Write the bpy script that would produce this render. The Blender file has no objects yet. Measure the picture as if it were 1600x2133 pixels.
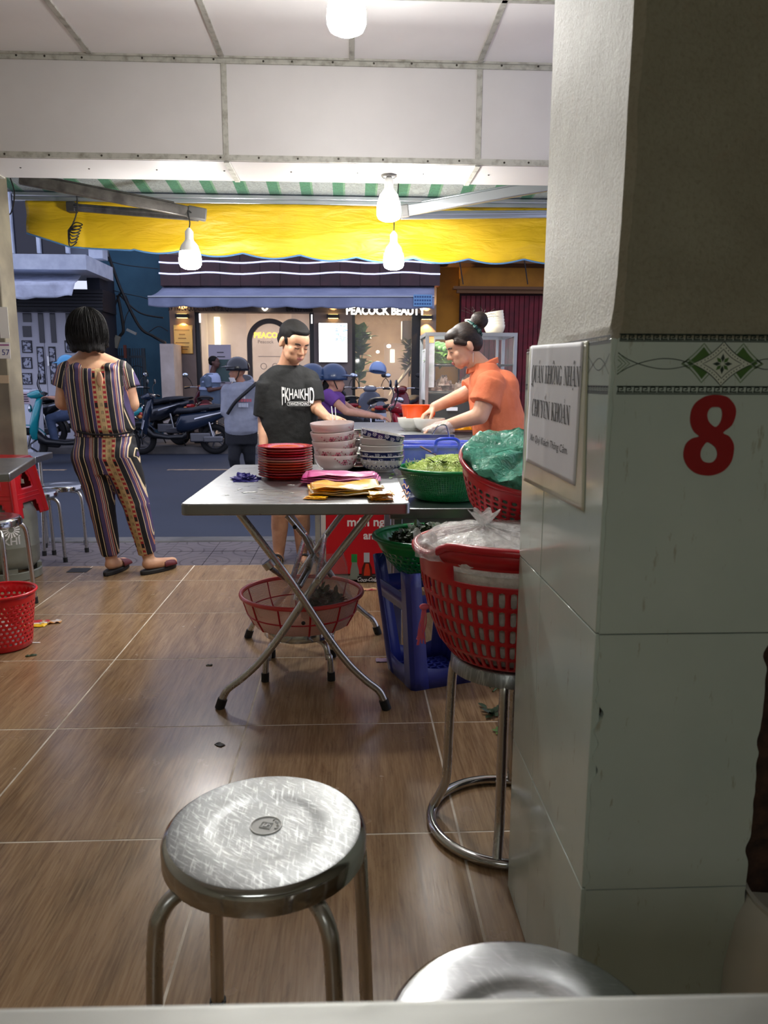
import bpy, bmesh, math, random
from mathutils import Vector as V, Matrix, Euler, noise as mnoise
random.seed(7)
sc = bpy.context.scene
R = math.radians
# ---------------------------------------------------------------- camera
FPX, PW, PH = 1560.0, 1600.0, 2133.0
EYE = V((0, 0, 1.10))
PITCH, ROLL = R(9.94), R(0.2)
YAW = math.atan(71.0 / FPX * math.cos(PITCH))
_f = V((math.sin(YAW) * math.cos(PITCH), math.cos(YAW) * math.cos(PITCH), -math.sin(PITCH)))
_r = V((math.cos(YAW), -math.sin(YAW), 0))
_u = _r.cross(_f)
_r, _u = _r * math.cos(ROLL) + _u * math.sin(ROLL), _u * math.cos(ROLL) - _r * math.sin(ROLL)
cam_data = bpy.data.cameras.new('camera')
cam_data.sensor_fit = 'VERTICAL'; cam_data.sensor_height = 36.0
cam_data.lens = FPX / PH * 36.0
cam_data.clip_start = 0.05; cam_data.clip_end = 200
cam_data.dof.use_dof = True; cam_data.dof.focus_distance = 3.2; cam_data.dof.aperture_fstop = 9.0
cam = bpy.data.objects.new('camera', cam_data)
sc.collection.objects.link(cam)
cam.matrix_world = Matrix(((_r.x, _u.x, -_f.x, EYE.x), (_r.y, _u.y, -_f.y, EYE.y), (_r.z, _u.z, -_f.z, EYE.z), (0, 0, 0, 1)))
sc.camera = cam
# ---------------------------------------------------------------- world: even dusk sky
w = bpy.data.worlds.new('dusk_sky'); sc.world = w; w.use_nodes = True
w.node_tree.nodes['Background'].inputs[0].default_value = (0.50, 0.53, 0.72, 1)
w.node_tree.nodes['Background'].inputs[1].default_value = 1.25
# ---------------------------------------------------------------- exposure
sc.view_settings.view_transform = 'Standard'; sc.view_settings.look = 'None'
sc.view_settings.gamma = 1.0; sc.view_settings.use_curve_mapping = False
sc.view_settings.exposure = 0.35
BULB = 212.0          # radiance of a lit bulb globe
# ---------------------------------------------------------------- helpers
C = sc.collection
def at(px, py, Y):                      # world point on the plane y = Y seen at a place in the photograph
    d = _r * ((px - PW / 2) / FPX) - _u * ((py - PH / 2) / FPX) + _f
    return EYE + d * (Y / d.y)
def onz(px, py, z):                     # same on the level z
    d = _r * ((px - PW / 2) / FPX) - _u * ((py - PH / 2) / FPX) + _f
    return EYE + d * ((z - EYE.z) / d.z)
def s2l(c):
    c /= 255.0
    return c / 12.92 if c <= 0.04045 else ((c + 0.055) / 1.055) ** 2.4
def col(r, g, b): return (s2l(r), s2l(g), s2l(b), 1)
def lerp(a, b, t): return a + (b - a) * t
def frame(d, up=V((0, 0, 1))):
    d = d.normalized()
    if abs(d.dot(up)) > 0.98: up = V((1, 0, 0))
    x = d.cross(up).normalized(); return x, x.cross(d).normalized(), d
class G:                                # collects shapes; mk() links them as ONE mesh object
    def __init__(s): s.v = []; s.f = []; s.mi = []; s.cur = 0; s.M = None
    def add(s, vs, fs):
        o = len(s.v)
        s.v += [tuple(s.M @ V(p)) for p in vs] if s.M is not None else [tuple(p) for p in vs]
        s.f += [tuple(i + o for i in f) for f in fs]; s.mi += [s.cur] * len(fs); return s
    def box(s, c, d, rz=0, rx=0, ry=0):
        m = Euler((rx, ry, rz)).to_matrix(); c = V(c)
        vs = [c + m @ V((x * d[0] / 2, y * d[1] / 2, z * d[2] / 2)) for x in (-1, 1) for y in (-1, 1) for z in (-1, 1)]
        return s.add(vs, [(0, 1, 3, 2), (4, 6, 7, 5), (0, 4, 5, 1), (2, 3, 7, 6), (0, 2, 6, 4), (1, 5, 7, 3)])
    def bar(s, a, b, w, h, up=V((0, 0, 1))):
        a, b = V(a), V(b); x, y, d = frame(b - a, up)
        vs = [p + x * (i * w / 2) + y * (j * h / 2) for p in (a, b) for i, j in ((-1, -1), (1, -1), (1, 1), (-1, 1))]
        return s.add(vs, [(3, 2, 1, 0), (4, 5, 6, 7), (0, 1, 5, 4), (1, 2, 6, 5), (2, 3, 7, 6), (3, 0, 4, 7)])
    def tube(s, pts, r, n=8, cap=True, closed=False):
        pts = [V(p) for p in pts]; k = len(pts); rs = r if isinstance(r, (list, tuple)) else [r] * k
        x = None; vs = []
        for i, p in enumerate(pts):
            a = pts[i - 1] if (i > 0 or closed) else p; b = pts[(i + 1) % k] if (i < k - 1 or closed) else p
            d = (b - a).normalized() if (b - a).length > 1e-9 else V((0, 0, 1))
            if x is None: x = frame(d)[0]; y = d.cross(x)
            else:
                x = (x - d * x.dot(d)); x = x.normalized() if x.length > 1e-6 else frame(d)[0]; y = d.cross(x)
            vs += [p + (x * math.cos(t) + y * math.sin(t)) * rs[i] for t in [2 * math.pi * j / n for j in range(n)]]
        fs = []
        for i in range(k if closed else k - 1):
            q = (i + 1) % k
            fs += [(i * n + j, i * n + (j + 1) % n, q * n + (j + 1) % n, q * n + j) for j in range(n)]
        if cap and not closed: fs += [tuple(range(n))[::-1], tuple(range((k - 1) * n, k * n))]
        return s.add(vs, fs)
    def lathe(s, prof, n=32, c=(0, 0, 0), sy=1.0):
        c = V(c); vs = []; rows = []
        for r, z in prof:
            if r < 1e-5: rows.append([len(vs)]); vs.append(c + V((0, 0, z))); continue
            rows.append(list(range(len(vs), len(vs) + n)))
            vs += [c + V((r * math.cos(2 * math.pi * j / n), r * math.sin(2 * math.pi * j / n) * sy, z)) for j in range(n)]
        fs = []
        for a, b in zip(rows[:-1], rows[1:]):
            for j in range(n):
                q = (j + 1) % n
                if len(a) == 1 and len(b) == 1: continue
                fs.append((a[0], b[q], b[j]) if len(a) == 1 else (a[j], a[q], b[0]) if len(b) == 1 else (a[j], a[q], b[q], b[j]))
        if len(rows[0]) > 1: fs.append(tuple(rows[0])[::-1])
        if len(rows[-1]) > 1: fs.append(tuple(rows[-1]))
        return s.add(vs, fs)
    def shell(s, prof, n=32, c=(0, 0, 0), sy=1.0):   # open lathe without caps
        k0 = len(s.f); s.lathe(prof, n, c, sy); m = [i for i in range(k0, len(s.f)) if len(s.f[i]) > 4]
        for i in reversed(m): s.f.pop(i); s.mi.pop(i)
        return s
    def ell(s, c, r, m=None, nu=20, nv=12):
        c = V(c); r = (r, r, r) if not isinstance(r, (tuple, list)) else r; vs = []
        for i in range(nv + 1):
            p = math.pi * i / nv
            for j in range(nu):
                t = 2 * math.pi * j / nu
                q = V((r[0] * math.sin(p) * math.cos(t), r[1] * math.sin(p) * math.sin(t), r[2] * math.cos(p)))
                vs.append(c + (m @ q if m is not None else q))
        return s.add(vs, [(i * nu + j, (i + 1) * nu + j, (i + 1) * nu + (j + 1) % nu, i * nu + (j + 1) % nu) for i in range(nv) for j in range(nu)])
    def cap(s, a, b, ra, rb, n=14):     # tapered capsule
        a, b = V(a), V(b); d = (b - a); L = d.length; d = d.normalized() if L > 1e-6 else V((0, 0, 1)); pts = []; rs = []
        for k in range(1, 6):
            t = math.pi / 2 * k / 6; pts.append(a - d * ra * math.cos(t)); rs.append(ra * math.sin(t))
        pts.append(a); rs.append(ra); pts.append(b); rs.append(rb)
        for k in range(5, 0, -1):
            t = math.pi / 2 * k / 6; pts.append(b + d * rb * math.cos(t)); rs.append(rb * math.sin(t))
        return s.tube(pts, rs, n)
    def chain(s, pts, rs, n=14):
        for i in range(len(pts) - 1): s.cap(pts[i], pts[i + 1], rs[i], rs[i + 1], n)
        return s
    def prism(s, poly, a, b, ax='y'):   # 2D outline extruded from a to b along an axis
        def P(u, v, t): return {'y': (u, t, v), 'x': (t, u, v), 'z': (u, v, t)}[ax]
        n = len(poly); vs = [P(u, v, a) for u, v in poly] + [P(u, v, b) for u, v in poly]
        return s.add(vs, [tuple(range(n)), tuple(range(n, 2 * n))[::-1]] + [(i, (i + 1) % n, n + (i + 1) % n, n + i) for i in range(n)])
    def grid(s, fn, nu, nv, cu=False):
        vs = [fn(i / nu, j / nv) for j in range(nv + 1) for i in range(nu + (0 if cu else 1))]
        m = nu if cu else nu + 1
        return s.add(vs, [(j * m + i, j * m + (i + 1) % m, (j + 1) * m + (i + 1) % m, (j + 1) * m + i) for j in range(nv) for i in range(nu)])
    def text(s, body, size, M, ext=0.001, fn=None, sx=1.0, bold=0.0, align='CENTER'):
        cu = bpy.data.curves.new('t', 'FONT'); cu.body = body; cu.size = size; cu.extrude = ext; cu.align_x = align; cu.align_y = 'CENTER'
        cu.resolution_u = 3; cu.offset = bold
        o = bpy.data.objects.new('t', cu); me = bpy.data.meshes.new_from_object(o)
        vs = [V(q.co) for q in me.vertices]; vs = [V((q.x * sx, q.y, q.z)) for q in vs]
        if fn: vs = [V(fn(q)) for q in vs]
        s.add([M @ q for q in vs], [tuple(p.vertices) for p in me.polygons])
        bpy.data.objects.remove(o); bpy.data.curves.remove(cu); bpy.data.meshes.remove(me); return s
    def mesh(s, name, mats, smooth=35):
        me = bpy.data.meshes.new(name); me.from_pydata(s.v, [], s.f)
        for m in (mats if isinstance(mats, (list, tuple)) else [mats]): me.materials.append(m)
        if any(s.mi): me.polygons.foreach_set('material_index', s.mi)
        fix(me, smooth); return me
    def mk(s, name, mats, parent=None, smooth=35, bev=0, seg=2, loc=None, rz=0, sub=0, solid=0, kind=None):
        o = bpy.data.objects.new(name, s.mesh(name, mats, smooth)); C.objects.link(o)
        if parent: o.parent = parent
        if loc is not None: o.location = loc
        o.rotation_euler.z = rz
        if solid: weld(o.data, smooth); q = o.modifiers.new('s', 'SOLIDIFY'); q.thickness = solid; q.offset = 0
        if bev: q = o.modifiers.new('b', 'BEVEL'); q.width = bev; q.segments = seg; q.limit_method = 'ANGLE'; q.angle_limit = R(40)
        if sub: q = o.modifiers.new('u', 'SUBSURF'); q.levels = sub; q.render_levels = sub
        if kind: o['kind'] = kind
        return o
def weld(me, smooth):
    bm = bmesh.new(); bm.from_mesh(me); bmesh.ops.remove_doubles(bm, verts=bm.verts, dist=0.0003); bm.to_mesh(me); bm.free(); fix(me, smooth)
def fix(me, smooth=35):
    bm = bmesh.new(); bm.from_mesh(me); bmesh.ops.recalc_face_normals(bm, faces=bm.faces); bm.to_mesh(me); bm.free()
    if smooth:
        me.polygons.foreach_set('use_smooth', [True] * len(me.polygons))
        if smooth < 180: me.set_sharp_from_angle(angle=R(smooth))
    me.update()
def tag(o, label=None, cat=None, group=None, kind=None):
    if label: o['label'] = label
    if cat: o['category'] = cat
    if group: o['group'] = group
    if kind: o['kind'] = kind
    return o
def thing(name, label, cat, loc=(0, 0, 0), rz=0, group=None, kind=None):
    o = bpy.data.objects.new(name, None); C.objects.link(o); o.empty_display_size = 0.1
    o.location = loc; o.rotation_euler = (0, 0, rz); return tag(o, label, cat, group, kind)
def dup(root, loc=None, rz=None, label=None, group=None, rot=None, parent=None, scale=None):
    c = root.copy(); C.objects.link(c)
    if parent: c.parent = parent
    if loc is not None: c.location = loc
    if rz is not None: c.rotation_euler = (0, 0, rz)
    if rot is not None: c.rotation_euler = rot
    if scale: c.scale = scale
    if label: c['label'] = label
    if group: c['group'] = group
    for ch in list(root.children): dup(ch, parent=c)
    return c
def smooth_path(pts, n=6):              # Catmull-Rom
    pts = [V(p) for p in pts]; out = []
    for i in range(len(pts) - 1):
        a, b, c, d = pts[max(i - 1, 0)], pts[i], pts[i + 1], pts[min(i + 2, len(pts) - 1)]
        for k in range(n):
            t = k / n
            out.append(0.5 * ((2 * b) + (c - a) * t + (2 * a - 5 * b + 4 * c - d) * t * t + (3 * b - a - 3 * c + d) * t ** 3))
    return out + [pts[-1]]
def circ(c, r, n=32, ax='z', a0=0, a1=2 * math.pi, ry=None):
    c = V(c); ry = ry or r; o = []
    for k in range(n):
        t = a0 + (a1 - a0) * k / (n if abs(a1 - a0 - 2 * math.pi) < 1e-6 else n - 1)
        u, v = r * math.cos(t), ry * math.sin(t)
        o.append(c + (V((u, v, 0)) if ax == 'z' else V((u, 0, v)) if ax == 'y' else V((0, u, v))))
    return o
# ---------------------------------------------------------------- materials
MATS = {}
def nd(nt, typ, **kw):
    n = nt.nodes.new(typ)
    for k, v in kw.items():
        if k[0] == 'i' and k[1:].isdigit(): n.inputs[int(k[1:])].default_value = v
        elif k in n.inputs.keys(): n.inputs[k].default_value = v
        else: setattr(n, k, v)
    return n
def ramp(nt, stops, fac, interp='LINEAR'):
    r = nt.nodes.new('ShaderNodeValToRGB'); e = r.color_ramp; e.interpolation = interp
    while len(e.elements) < len(stops): e.elements.new(0.5)
    for el, (p, c) in zip(e.elements, stops): el.position = p; el.color = c
    nt.links.new(fac, r.inputs[0]); return r.outputs[0]
def mix(nt, fac, a, b, mode='MIX'):
    m = nt.nodes.new('ShaderNodeMix'); m.data_type = 'RGBA'; m.blend_type = mode
    for sock, v in ((m.inputs[0], fac), (m.inputs[6], a), (m.inputs[7], b)):
        if hasattr(v, 'is_output'): nt.links.new(v, sock)
        else: sock.default_value = v
    return m.outputs[2]
def mth(nt, op, a, b=0.0, c=None):
    m = nt.nodes.new('ShaderNodeMath'); m.operation = op
    for i, v in enumerate((a, b) if c is None else (a, b, c)):
        if hasattr(v, 'is_output'): nt.links.new(v, m.inputs[i])
        else: m.inputs[i].default_value = v
    return m.outputs[0]
def coords(nt, kind='Object', scale=(1, 1, 1), loc=(0, 0, 0), rnd=0):
    tc = nt.nodes.new('ShaderNodeTexCoord'); mp = nt.nodes.new('ShaderNodeMapping')
    mp.inputs['Scale'].default_value = scale; mp.inputs['Location'].default_value = loc
    nt.links.new(tc.outputs[kind], mp.inputs[0]); out = mp.outputs[0]
    if rnd:
        oi = nt.nodes.new('ShaderNodeObjectInfo'); ad = nt.nodes.new('ShaderNodeVectorMath'); ad.operation = 'ADD'
        k = mth(nt, 'MULTIPLY', oi.outputs['Random'], rnd)
        cb = nt.nodes.new('ShaderNodeCombineXYZ'); nt.links.new(k, cb.inputs[0]); nt.links.new(k, cb.inputs[1]); nt.links.new(k, cb.inputs[2])
        nt.links.new(out, ad.inputs[0]); nt.links.new(cb.outputs[0], ad.inputs[1]); out = ad.outputs[0]
    return out
def nz(nt, vec, scale, detail=4, rough=0.55, dist=0.0):
    n = nt.nodes.new('ShaderNodeTexNoise'); n.inputs['Scale'].default_value = scale; n.inputs['Detail'].default_value = detail
    n.inputs['Roughness'].default_value = rough; n.inputs['Distortion'].default_value = dist
    nt.links.new(vec, n.inputs['Vector']); return n.outputs['Fac']
def newmat(name):
    m = bpy.data.materials.new(name); m.use_nodes = True; MATS[name] = m
    return m, m.node_tree, m.node_tree.nodes['Principled BSDF']
def bump(nt, b, h, strength=0.3, dist=0.01):
    n = nt.nodes.new('ShaderNodeBump'); n.inputs['Strength'].default_value = strength; n.inputs['Distance'].default_value = dist
    nt.links.new(h, n.inputs['Height']); nt.links.new(n.outputs[0], b.inputs['Normal'])
def pm(name, c, rough=0.5, metal=0.0, c2=None, ns=6.0, nb=0.0, nbs=60.0, bd=0.004, coat=0.0, trans=0.0, alpha=1.0, emit=0.0, sss=0.0, stretch=(1, 1, 1), rv=0.0, spec=0.5, lo=0.35, hi=0.65, ec=None):
    if name in MATS: return MATS[name]
    m, nt, b = newmat(name)
    b.inputs['Base Color'].default_value = c; b.inputs['Roughness'].default_value = rough; b.inputs['Metallic'].default_value = metal
    b.inputs['Coat Weight'].default_value = coat; b.inputs['Transmission Weight'].default_value = trans; b.inputs['Alpha'].default_value = alpha
    b.inputs['Specular IOR Level'].default_value = spec
    if sss: b.inputs['Subsurface Weight'].default_value = sss; b.inputs['Subsurface Radius'].default_value = (0.012, 0.005, 0.003); b.inputs['Subsurface Scale'].default_value = 1.0
    if emit: b.inputs['Emission Color'].default_value = ec or c; b.inputs['Emission Strength'].default_value = emit
    if c2 or rv:
        f = nz(nt, coords(nt, 'Object', stretch), ns)
        if c2: nt.links.new(ramp(nt, [(lo, c), (hi, c2)], f), b.inputs['Base Color'])
        if rv: nt.links.new(mth(nt, 'MULTIPLY_ADD', f, rv * 2, rough - rv), b.inputs['Roughness'])
    if nb: bump(nt, b, nz(nt, coords(nt, 'Object', stretch), nbs, 5), nb, bd)
    return m
# ================================================================ SETTING
def struct(o): o['kind'] = 'structure'; return o
def wood_tile():
    m, nt, b = newmat('wood_tile')
    v = coords(nt, 'Object', (1, 1, 1), rnd=37.0)
    mp = nt.nodes.new('ShaderNodeMapping'); mp.inputs['Scale'].default_value = (7.0, 0.9, 1); nt.links.new(v, mp.inputs[0])
    g = nz(nt, mp.outputs[0], 1.6, 5, 0.55, 1.6)
    sat = mth(nt, 'FRACT', mth(nt, 'MULTIPLY', g, 9.0))
    mp2 = nt.nodes.new('ShaderNodeMapping'); mp2.inputs['Scale'].default_value = (90, 4, 1); nt.links.new(v, mp2.inputs[0])
    fine = nz(nt, mp2.outputs[0], 2.0, 4, 0.6)
    base = ramp(nt, [(0.25, col(96, 73, 49)), (0.5, col(130, 101, 71)), (0.78, col(158, 129, 96))], g)
    c1 = mix(nt, ramp(nt, [(0.0, (0.42, 0.42, 0.42, 1)), (0.18, (0, 0, 0, 1))], sat), base, col(80, 56, 36))
    c2 = mix(nt, ramp(nt, [(0.35, (0, 0, 0, 1)), (0.7, (0.5, 0.5, 0.5, 1))], fine), c1, col(182, 154, 118))
    oi = nt.nodes.new('ShaderNodeObjectInfo')
    c3 = mix(nt, mth(nt, 'MULTIPLY', oi.outputs['Random'], 0.22), c2, col(100, 78, 60))
    nt.links.new(c3, b.inputs['Base Color'])
    sm = nz(nt, coords(nt, 'Object', (1, 1, 1), rnd=11), 7, 4)
    nt.links.new(mth(nt, 'MULTIPLY_ADD', sm, 0.22, 0.13), b.inputs['Roughness'])
    bump(nt, b, fine, 0.10, 0.001); return m
WOOD = wood_tile()
GROUT = pm('grout', col(222, 212, 196), 0.8, c2=col(176, 164, 146), ns=9)
TS, X0, Y0, YE = 0.6035, -0.340, 1.680, 4.44
flo = G().box((-0.85, 0.72, -0.0337), (5.7, 7.44, 0.066)).mk('floor', GROUT); struct(flo)
tile_me = G().box((0, 0, 0.0), (TS - 0.006, TS - 0.006, 0.006)).mesh('tile', WOOD, 0)
def put_tile(x, y, w, d):
    me = tile_me if w > 0.59 and d > 0.59 else G().box((0, 0, 0), (w - 0.006, d - 0.006, 0.006)).mesh('tile', WOOD, 0)
    t = bpy.data.objects.new('tile', me); C.objects.link(t); t.parent = flo
    t.location = (x + w / 2, y + d / 2, -0.003 + random.uniform(-0.0004, 0.0004))
for i in range(-5, 4):
    for j in range(-5, 5):
        x, y = X0 + i * TS, Y0 + j * TS
        d = min(TS, YE - y)
        if d > 0.05: put_tile(x, y, TS, d)
    if X0 + i * TS > -0.4: put_tile(X0 + i * TS, YE, TS, 0.03)
# pavement, kerb and road in front of the eatery
pav = G().box((0, 4.91, -0.12), (26, 0.94, 0.1)).mk('pavement', pm('pavement_bed', col(58, 56, 60), 0.9)); struct(pav)
def paver_mat():
    m, nt, b = newmat('paver')
    v = coords(nt, 'Object', (1, 1, 1))
    sp = nt.nodes.new('ShaderNodeSeparateXYZ'); nt.links.new(v, sp.inputs[0])
    d1 = mth(nt, 'SQRT', mth(nt, 'ADD', mth(nt, 'POWER', mth(nt, 'ADD', sp.outputs[0], 0.15), 2), mth(nt, 'POWER', mth(nt, 'ADD', sp.outputs[1], 0.15), 2)))
    d2 = mth(nt, 'SQRT', mth(nt, 'ADD', mth(nt, 'POWER', mth(nt, 'ADD', sp.outputs[0], -0.15), 2), mth(nt, 'POWER', mth(nt, 'ADD', sp.outputs[1], -0.15), 2)))
    f = mth(nt, 'FRACT', mth(nt, 'MULTIPLY', mth(nt, 'MINIMUM', d1, d2), 13.0))
    c = mix(nt, ramp(nt, [(0.0, (1, 1, 1, 1)), (0.22, (0, 0, 0, 1))], f), mix(nt, nz(nt, v, 20), col(108, 98, 100), col(88, 82, 88)), col(58, 52, 54))
    nt.links.new(c, b.inputs['Base Color']); b.inputs['Roughness'].default_value = 0.8
    bump(nt, b, f, 0.3, 0.004); return m
pm_me = G().box((0, 0, 0), (0.296, 0.296, 0.02)).mesh('paver', paver_mat(), 0)
for i in range(-22, 16):
    for j in range(3):
        t = bpy.data.objects.new('paver', pm_me); C.objects.link(t); t.parent = pav
        t.location = (i * 0.3 + 0.1, 4.63 + j * 0.3, -0.07 + random.uniform(-0.0012, 0.0012)); t.rotation_euler.z = (i + j) % 2 * math.pi / 2
struct(G().box((0, 5.46, -0.12), (40, 0.16, 0.14)).mk('kerb', pm('kerb_concrete', col(104, 102, 102), 0.85, c2=col(84, 82, 82), ns=5), bev=0.015))
def asphalt():
    m, nt, b = newmat('asphalt'); v = coords(nt, 'Object')
    c = mix(nt, nz(nt, v, 140, 2), col(34, 42, 58), col(48, 56, 74)); c = mix(nt, ramp(nt, [(0.42, (0, 0, 0, 1)), (0.62, (0.55, 0.55, 0.55, 1))], nz(nt, v, 0.7, 4)), c, col(32, 40, 54))
    nt.links.new(c, b.inputs['Base Color']); b.inputs['Roughness'].default_value = 0.72; bump(nt, b, nz(nt, v, 220, 2), 0.25, 0.004); return m
struct(G().box((0, 9.4, -0.23), (60, 7.9, 0.1)).mk('road', asphalt()))
line_m = pm('road_paint', col(176, 150, 120), 0.8, c2=col(110, 100, 92), ns=14)
for xc, lb in ((-4.62, 'faded pale lane dash on the road beside the striped woman'), (-2.12, 'faded pale lane dash on the road left of the folding table')):
    tag(G().box((xc, 10.9, -0.178), (1.05, 0.11, 0.004)).mk('lane_mark', line_m), lb, 'road marking')
struct(G().box((0, 15.6, -0.13), (60, 4.6, 0.16)).mk('far_pavement', pm('far_pave', col(110, 106, 104), 0.85, c2=col(88, 86, 86), ns=3), bev=0.02))
# ---------------------------------------------------------------- ceiling and header beam
PANEL = pm('panel_white', col(210, 206, 204), 0.42, c2=col(203, 199, 197), ns=2.2, nb=0.03, nbs=160)
STRIP = pm('strip_grey', col(178, 176, 166), 0.55, c2=col(128, 124, 112), ns=26, lo=0.45, hi=0.75)
SCREW = pm('screw', col(70, 66, 60), 0.4, metal=0.8)
CZ, HY, HZ, HD = 2.575, 3.82, 2.125, 0.355
cei = G().box((-0.75, 0.4, CZ + 0.06), (5.6, 7.0, 0.08)).mk('ceiling', pm('ceiling_bed', col(200, 198, 192), 0.8)); struct(cei)
CPAN = pm('panel_white_lightened', col(236, 232, 230), 0.45, c2=col(229, 225, 223), ns=2.2, nb=0.03, nbs=160)  # beam panel white, lightened in place of light reaching the ceiling
cp_me = G().box((0, 0, 0), (0.594, 0.594, 0.012)).mesh('panel', CPAN, 0)
cx = [-0.587 + 0.6 * k for k in range(-5, 4)]
for x in cx[:-1]:
    for j in range(7):
        t = bpy.data.objects.new('panel', cp_me); C.objects.link(t); t.parent = cei; t.location = (x + 0.3, HY - 0.3 - 0.6 * j, CZ + 0.006)
for x in cx: G().box((x, HY - 2.1, CZ - 0.003), (0.024, 4.2, 0.008)).mk('strip', STRIP, cei, bev=0.001)
for j in range(1, 7): G().box((-0.6, HY - 0.6 * j, CZ - 0.0035), (4.9, 0.024, 0.007)).mk('strip', STRIP, cei, bev=0.001)
hd = G().box((-0.75, HY + HD / 2 + 0.006, (CZ + HZ) / 2 + 0.05), (5.6, HD - 0.02, CZ - HZ + 0.08)).mk('trim_1', pm('beam_core', col(190, 188, 182), 0.8)); struct(hd)
hx = [-0.583 + 1.2 * k for k in range(-2, 3)]
for a, b_ in zip(hx[:-1], hx[1:]):
    G().box(((a + b_) / 2, HY + 0.003, (CZ + HZ) / 2), (1.192, 0.012, CZ - HZ - 0.004)).mk('panel', PANEL, hd)
    G().box(((a + b_) / 2, HY + HD / 2, HZ + 0.004), (1.192, HD - 0.006, 0.012)).mk('panel', PANEL, hd)
scr = G()
for x in hx:
    G().box((x, HY - 0.005, (CZ + HZ) / 2), (0.026, 0.008, CZ - HZ)).mk('strip', STRIP, hd, bev=0.001)
    G().box((x, HY + HD / 2, HZ - 0.004), (0.026, HD, 0.008)).mk('strip', STRIP, hd, bev=0.001)
for z, o in ((CZ - 0.014, 1), (HZ + 0.012, 1)):
    G().box((-0.75, HY - 0.007, z), (5.6, 0.010, 0.026)).mk('strip', STRIP, hd, bev=0.001)
    for k in range(22):
        x = -2.9 + k * 0.19 + random.uniform(-0.05, 0.05); scr.ell((x, HY - 0.0125, z + random.uniform(-0.003, 0.003)), (0.005, 0.0025, 0.005), None, 8, 5)
G().box((-0.75, HY - 0.01, CZ - 0.004), (5.6, 0.03, 0.008)).mk('strip', STRIP, hd)
for k in range(12): scr.ell((-2.6 + k * 0.33, HY + HD * 0.45, HZ - 0.0035), (0.005, 0.005, 0.0025), None, 8, 5)
scr.mk('screw', SCREW, hd, kind='stuff')
# ---------------------------------------------------------------- room walls (out of the frame, they close the room)
PAINT = pm('wall_paint', col(176, 172, 156), 0.75, c2=col(160, 156, 140), ns=3)
struct(G().box((-2.75, 0.5, 1.25), (0.12, 6.9, 2.7)).mk('wall_left', PAINT))
struct(G().box((-0.6, -3.0, 1.25), (4.4, 0.12, 2.7)).mk('wall_back', PAINT))
struct(G().box((1.66, -0.4, 1.25), (0.12, 5.2, 2.7)).mk('wall_right', PAINT))
struct(G().box((1.15, 1.50, 1.25), (1.1, 0.05, 2.66)).mk('dark_gap_sheet', pm('gap_dark', col(14, 13, 12), 0.9)))  # added near-black sheet; its colour stands for the darkness of the gap
# ---------------------------------------------------------------- tiled pillar on the right
PX, PY, PW_, PD = 0.343, 0.990, 0.250, 0.486
def plaster():
    m, nt, b = newmat('plaster'); v = coords(nt, 'Object')
    c = mix(nt, ramp(nt, [(0.35, (0, 0, 0, 1)), (0.7, (1, 1, 1, 1))], nz(nt, v, 5, 6, 0.65)), col(152, 148, 128), col(134, 127, 106))
    c = mix(nt, ramp(nt, [(0.5, (0, 0, 0, 1)), (0.8, (0.5, 0.5, 0.5, 1))], nz(nt, v, 160, 3)), c, col(112, 106, 86))
    c = mix(nt, ramp(nt, [(0.60, (0, 0, 0, 1)), (0.74, (0.35, 0.35, 0.35, 1))], nz(nt, v, 9, 5, 0.7, 1.5)), c, col(164, 138, 112))
    nt.links.new(c, b.inputs['Base Color']); b.inputs['Roughness'].default_value = 0.55
    h = mix(nt, 0.4, nz(nt, v, 150, 5, 0.7), nz(nt, coords(nt, 'Object', (1, 1, 0.45)), 22, 5, 0.65, 0.8)); bump(nt, b, h, 0.65, 0.006); return m
def glaze(name, a, b2):
    m, nt, b = newmat(name); v = coords(nt, 'Object')
    c = mix(nt, ramp(nt, [(0.3, (0, 0, 0, 1)), (0.75, (1, 1, 1, 1))], nz(nt, v, 4, 4)), a, b2)
    c = mix(nt, ramp(nt, [(0.64, (0, 0, 0, 1)), (0.72, (0.5, 0.5, 0.5, 1))], nz(nt, coords(nt, 'Object', (1, 1, 0.25)), 60, 4, 0.7)), c, col(140, 124, 92))
    nt.links.new(c, b.inputs['Base Color'])
    nt.links.new(mth(nt, 'MULTIPLY_ADD', nz(nt, v, 25, 4), 0.16, 0.04), b.inputs['Roughness'])
    bump(nt, b, nz(nt, v, 6, 2), 0.04, 0.01); return m
GLZ = glaze('pillar_tile', col(196, 207, 198), col(182, 196, 188)); MORTAR = pm('mortar', col(74, 50, 38), 0.95, c2=col(40, 28, 24), ns=40, nb=0.8, nbs=80)
pil = G().box((PX + 0.012 + (PW_ + 0.3) / 2 - 0.012, PY + 0.016 + PD / 2 - 0.016, 0.577), (PW_ + 0.276, PD - 0.03, 1.150)).mk('pillar', MORTAR); struct(pil)
def rough_face():                       # plaster shaft, its arris worn uneven
    g = G(); N = 60
    def ring(z, k):
        j = 0.004 * mnoise.noise((0.3, z * 9, 0.7)) + 0.003 * mnoise.noise((4.3, z * 31, 0.7)); x0, y0 = PX + 0.011, PY + 0.010
        fl = 0.012 * math.exp(-(z - 1.155) * 26)
        return [(x0 + 0.010 + j - fl, y0 - fl * .8, z), (x0 - fl + j * .5, y0 + 0.012 + j, z), (x0 + 0.018 - fl, PY + PD + 0.0, z), (PX + PW_ + 0.3, PY + PD, z), (PX + PW_ + 0.3, y0 - fl * .8, z)]
    vs = []; zz = [1.155 + (2.58 - 1.155) * (k / N) ** 1.4 for k in range(N + 1)]
    for k, z in enumerate(zz): vs += ring(z, k)
    fs = [(k * 5 + i, k * 5 + (i + 1) % 5, (k + 1) * 5 + (i + 1) % 5, (k + 1) * 5 + i) for k in range(N) for i in range(5)]
    g.add(vs, fs + [(0, 1, 2, 3, 4)]); return g
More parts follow.
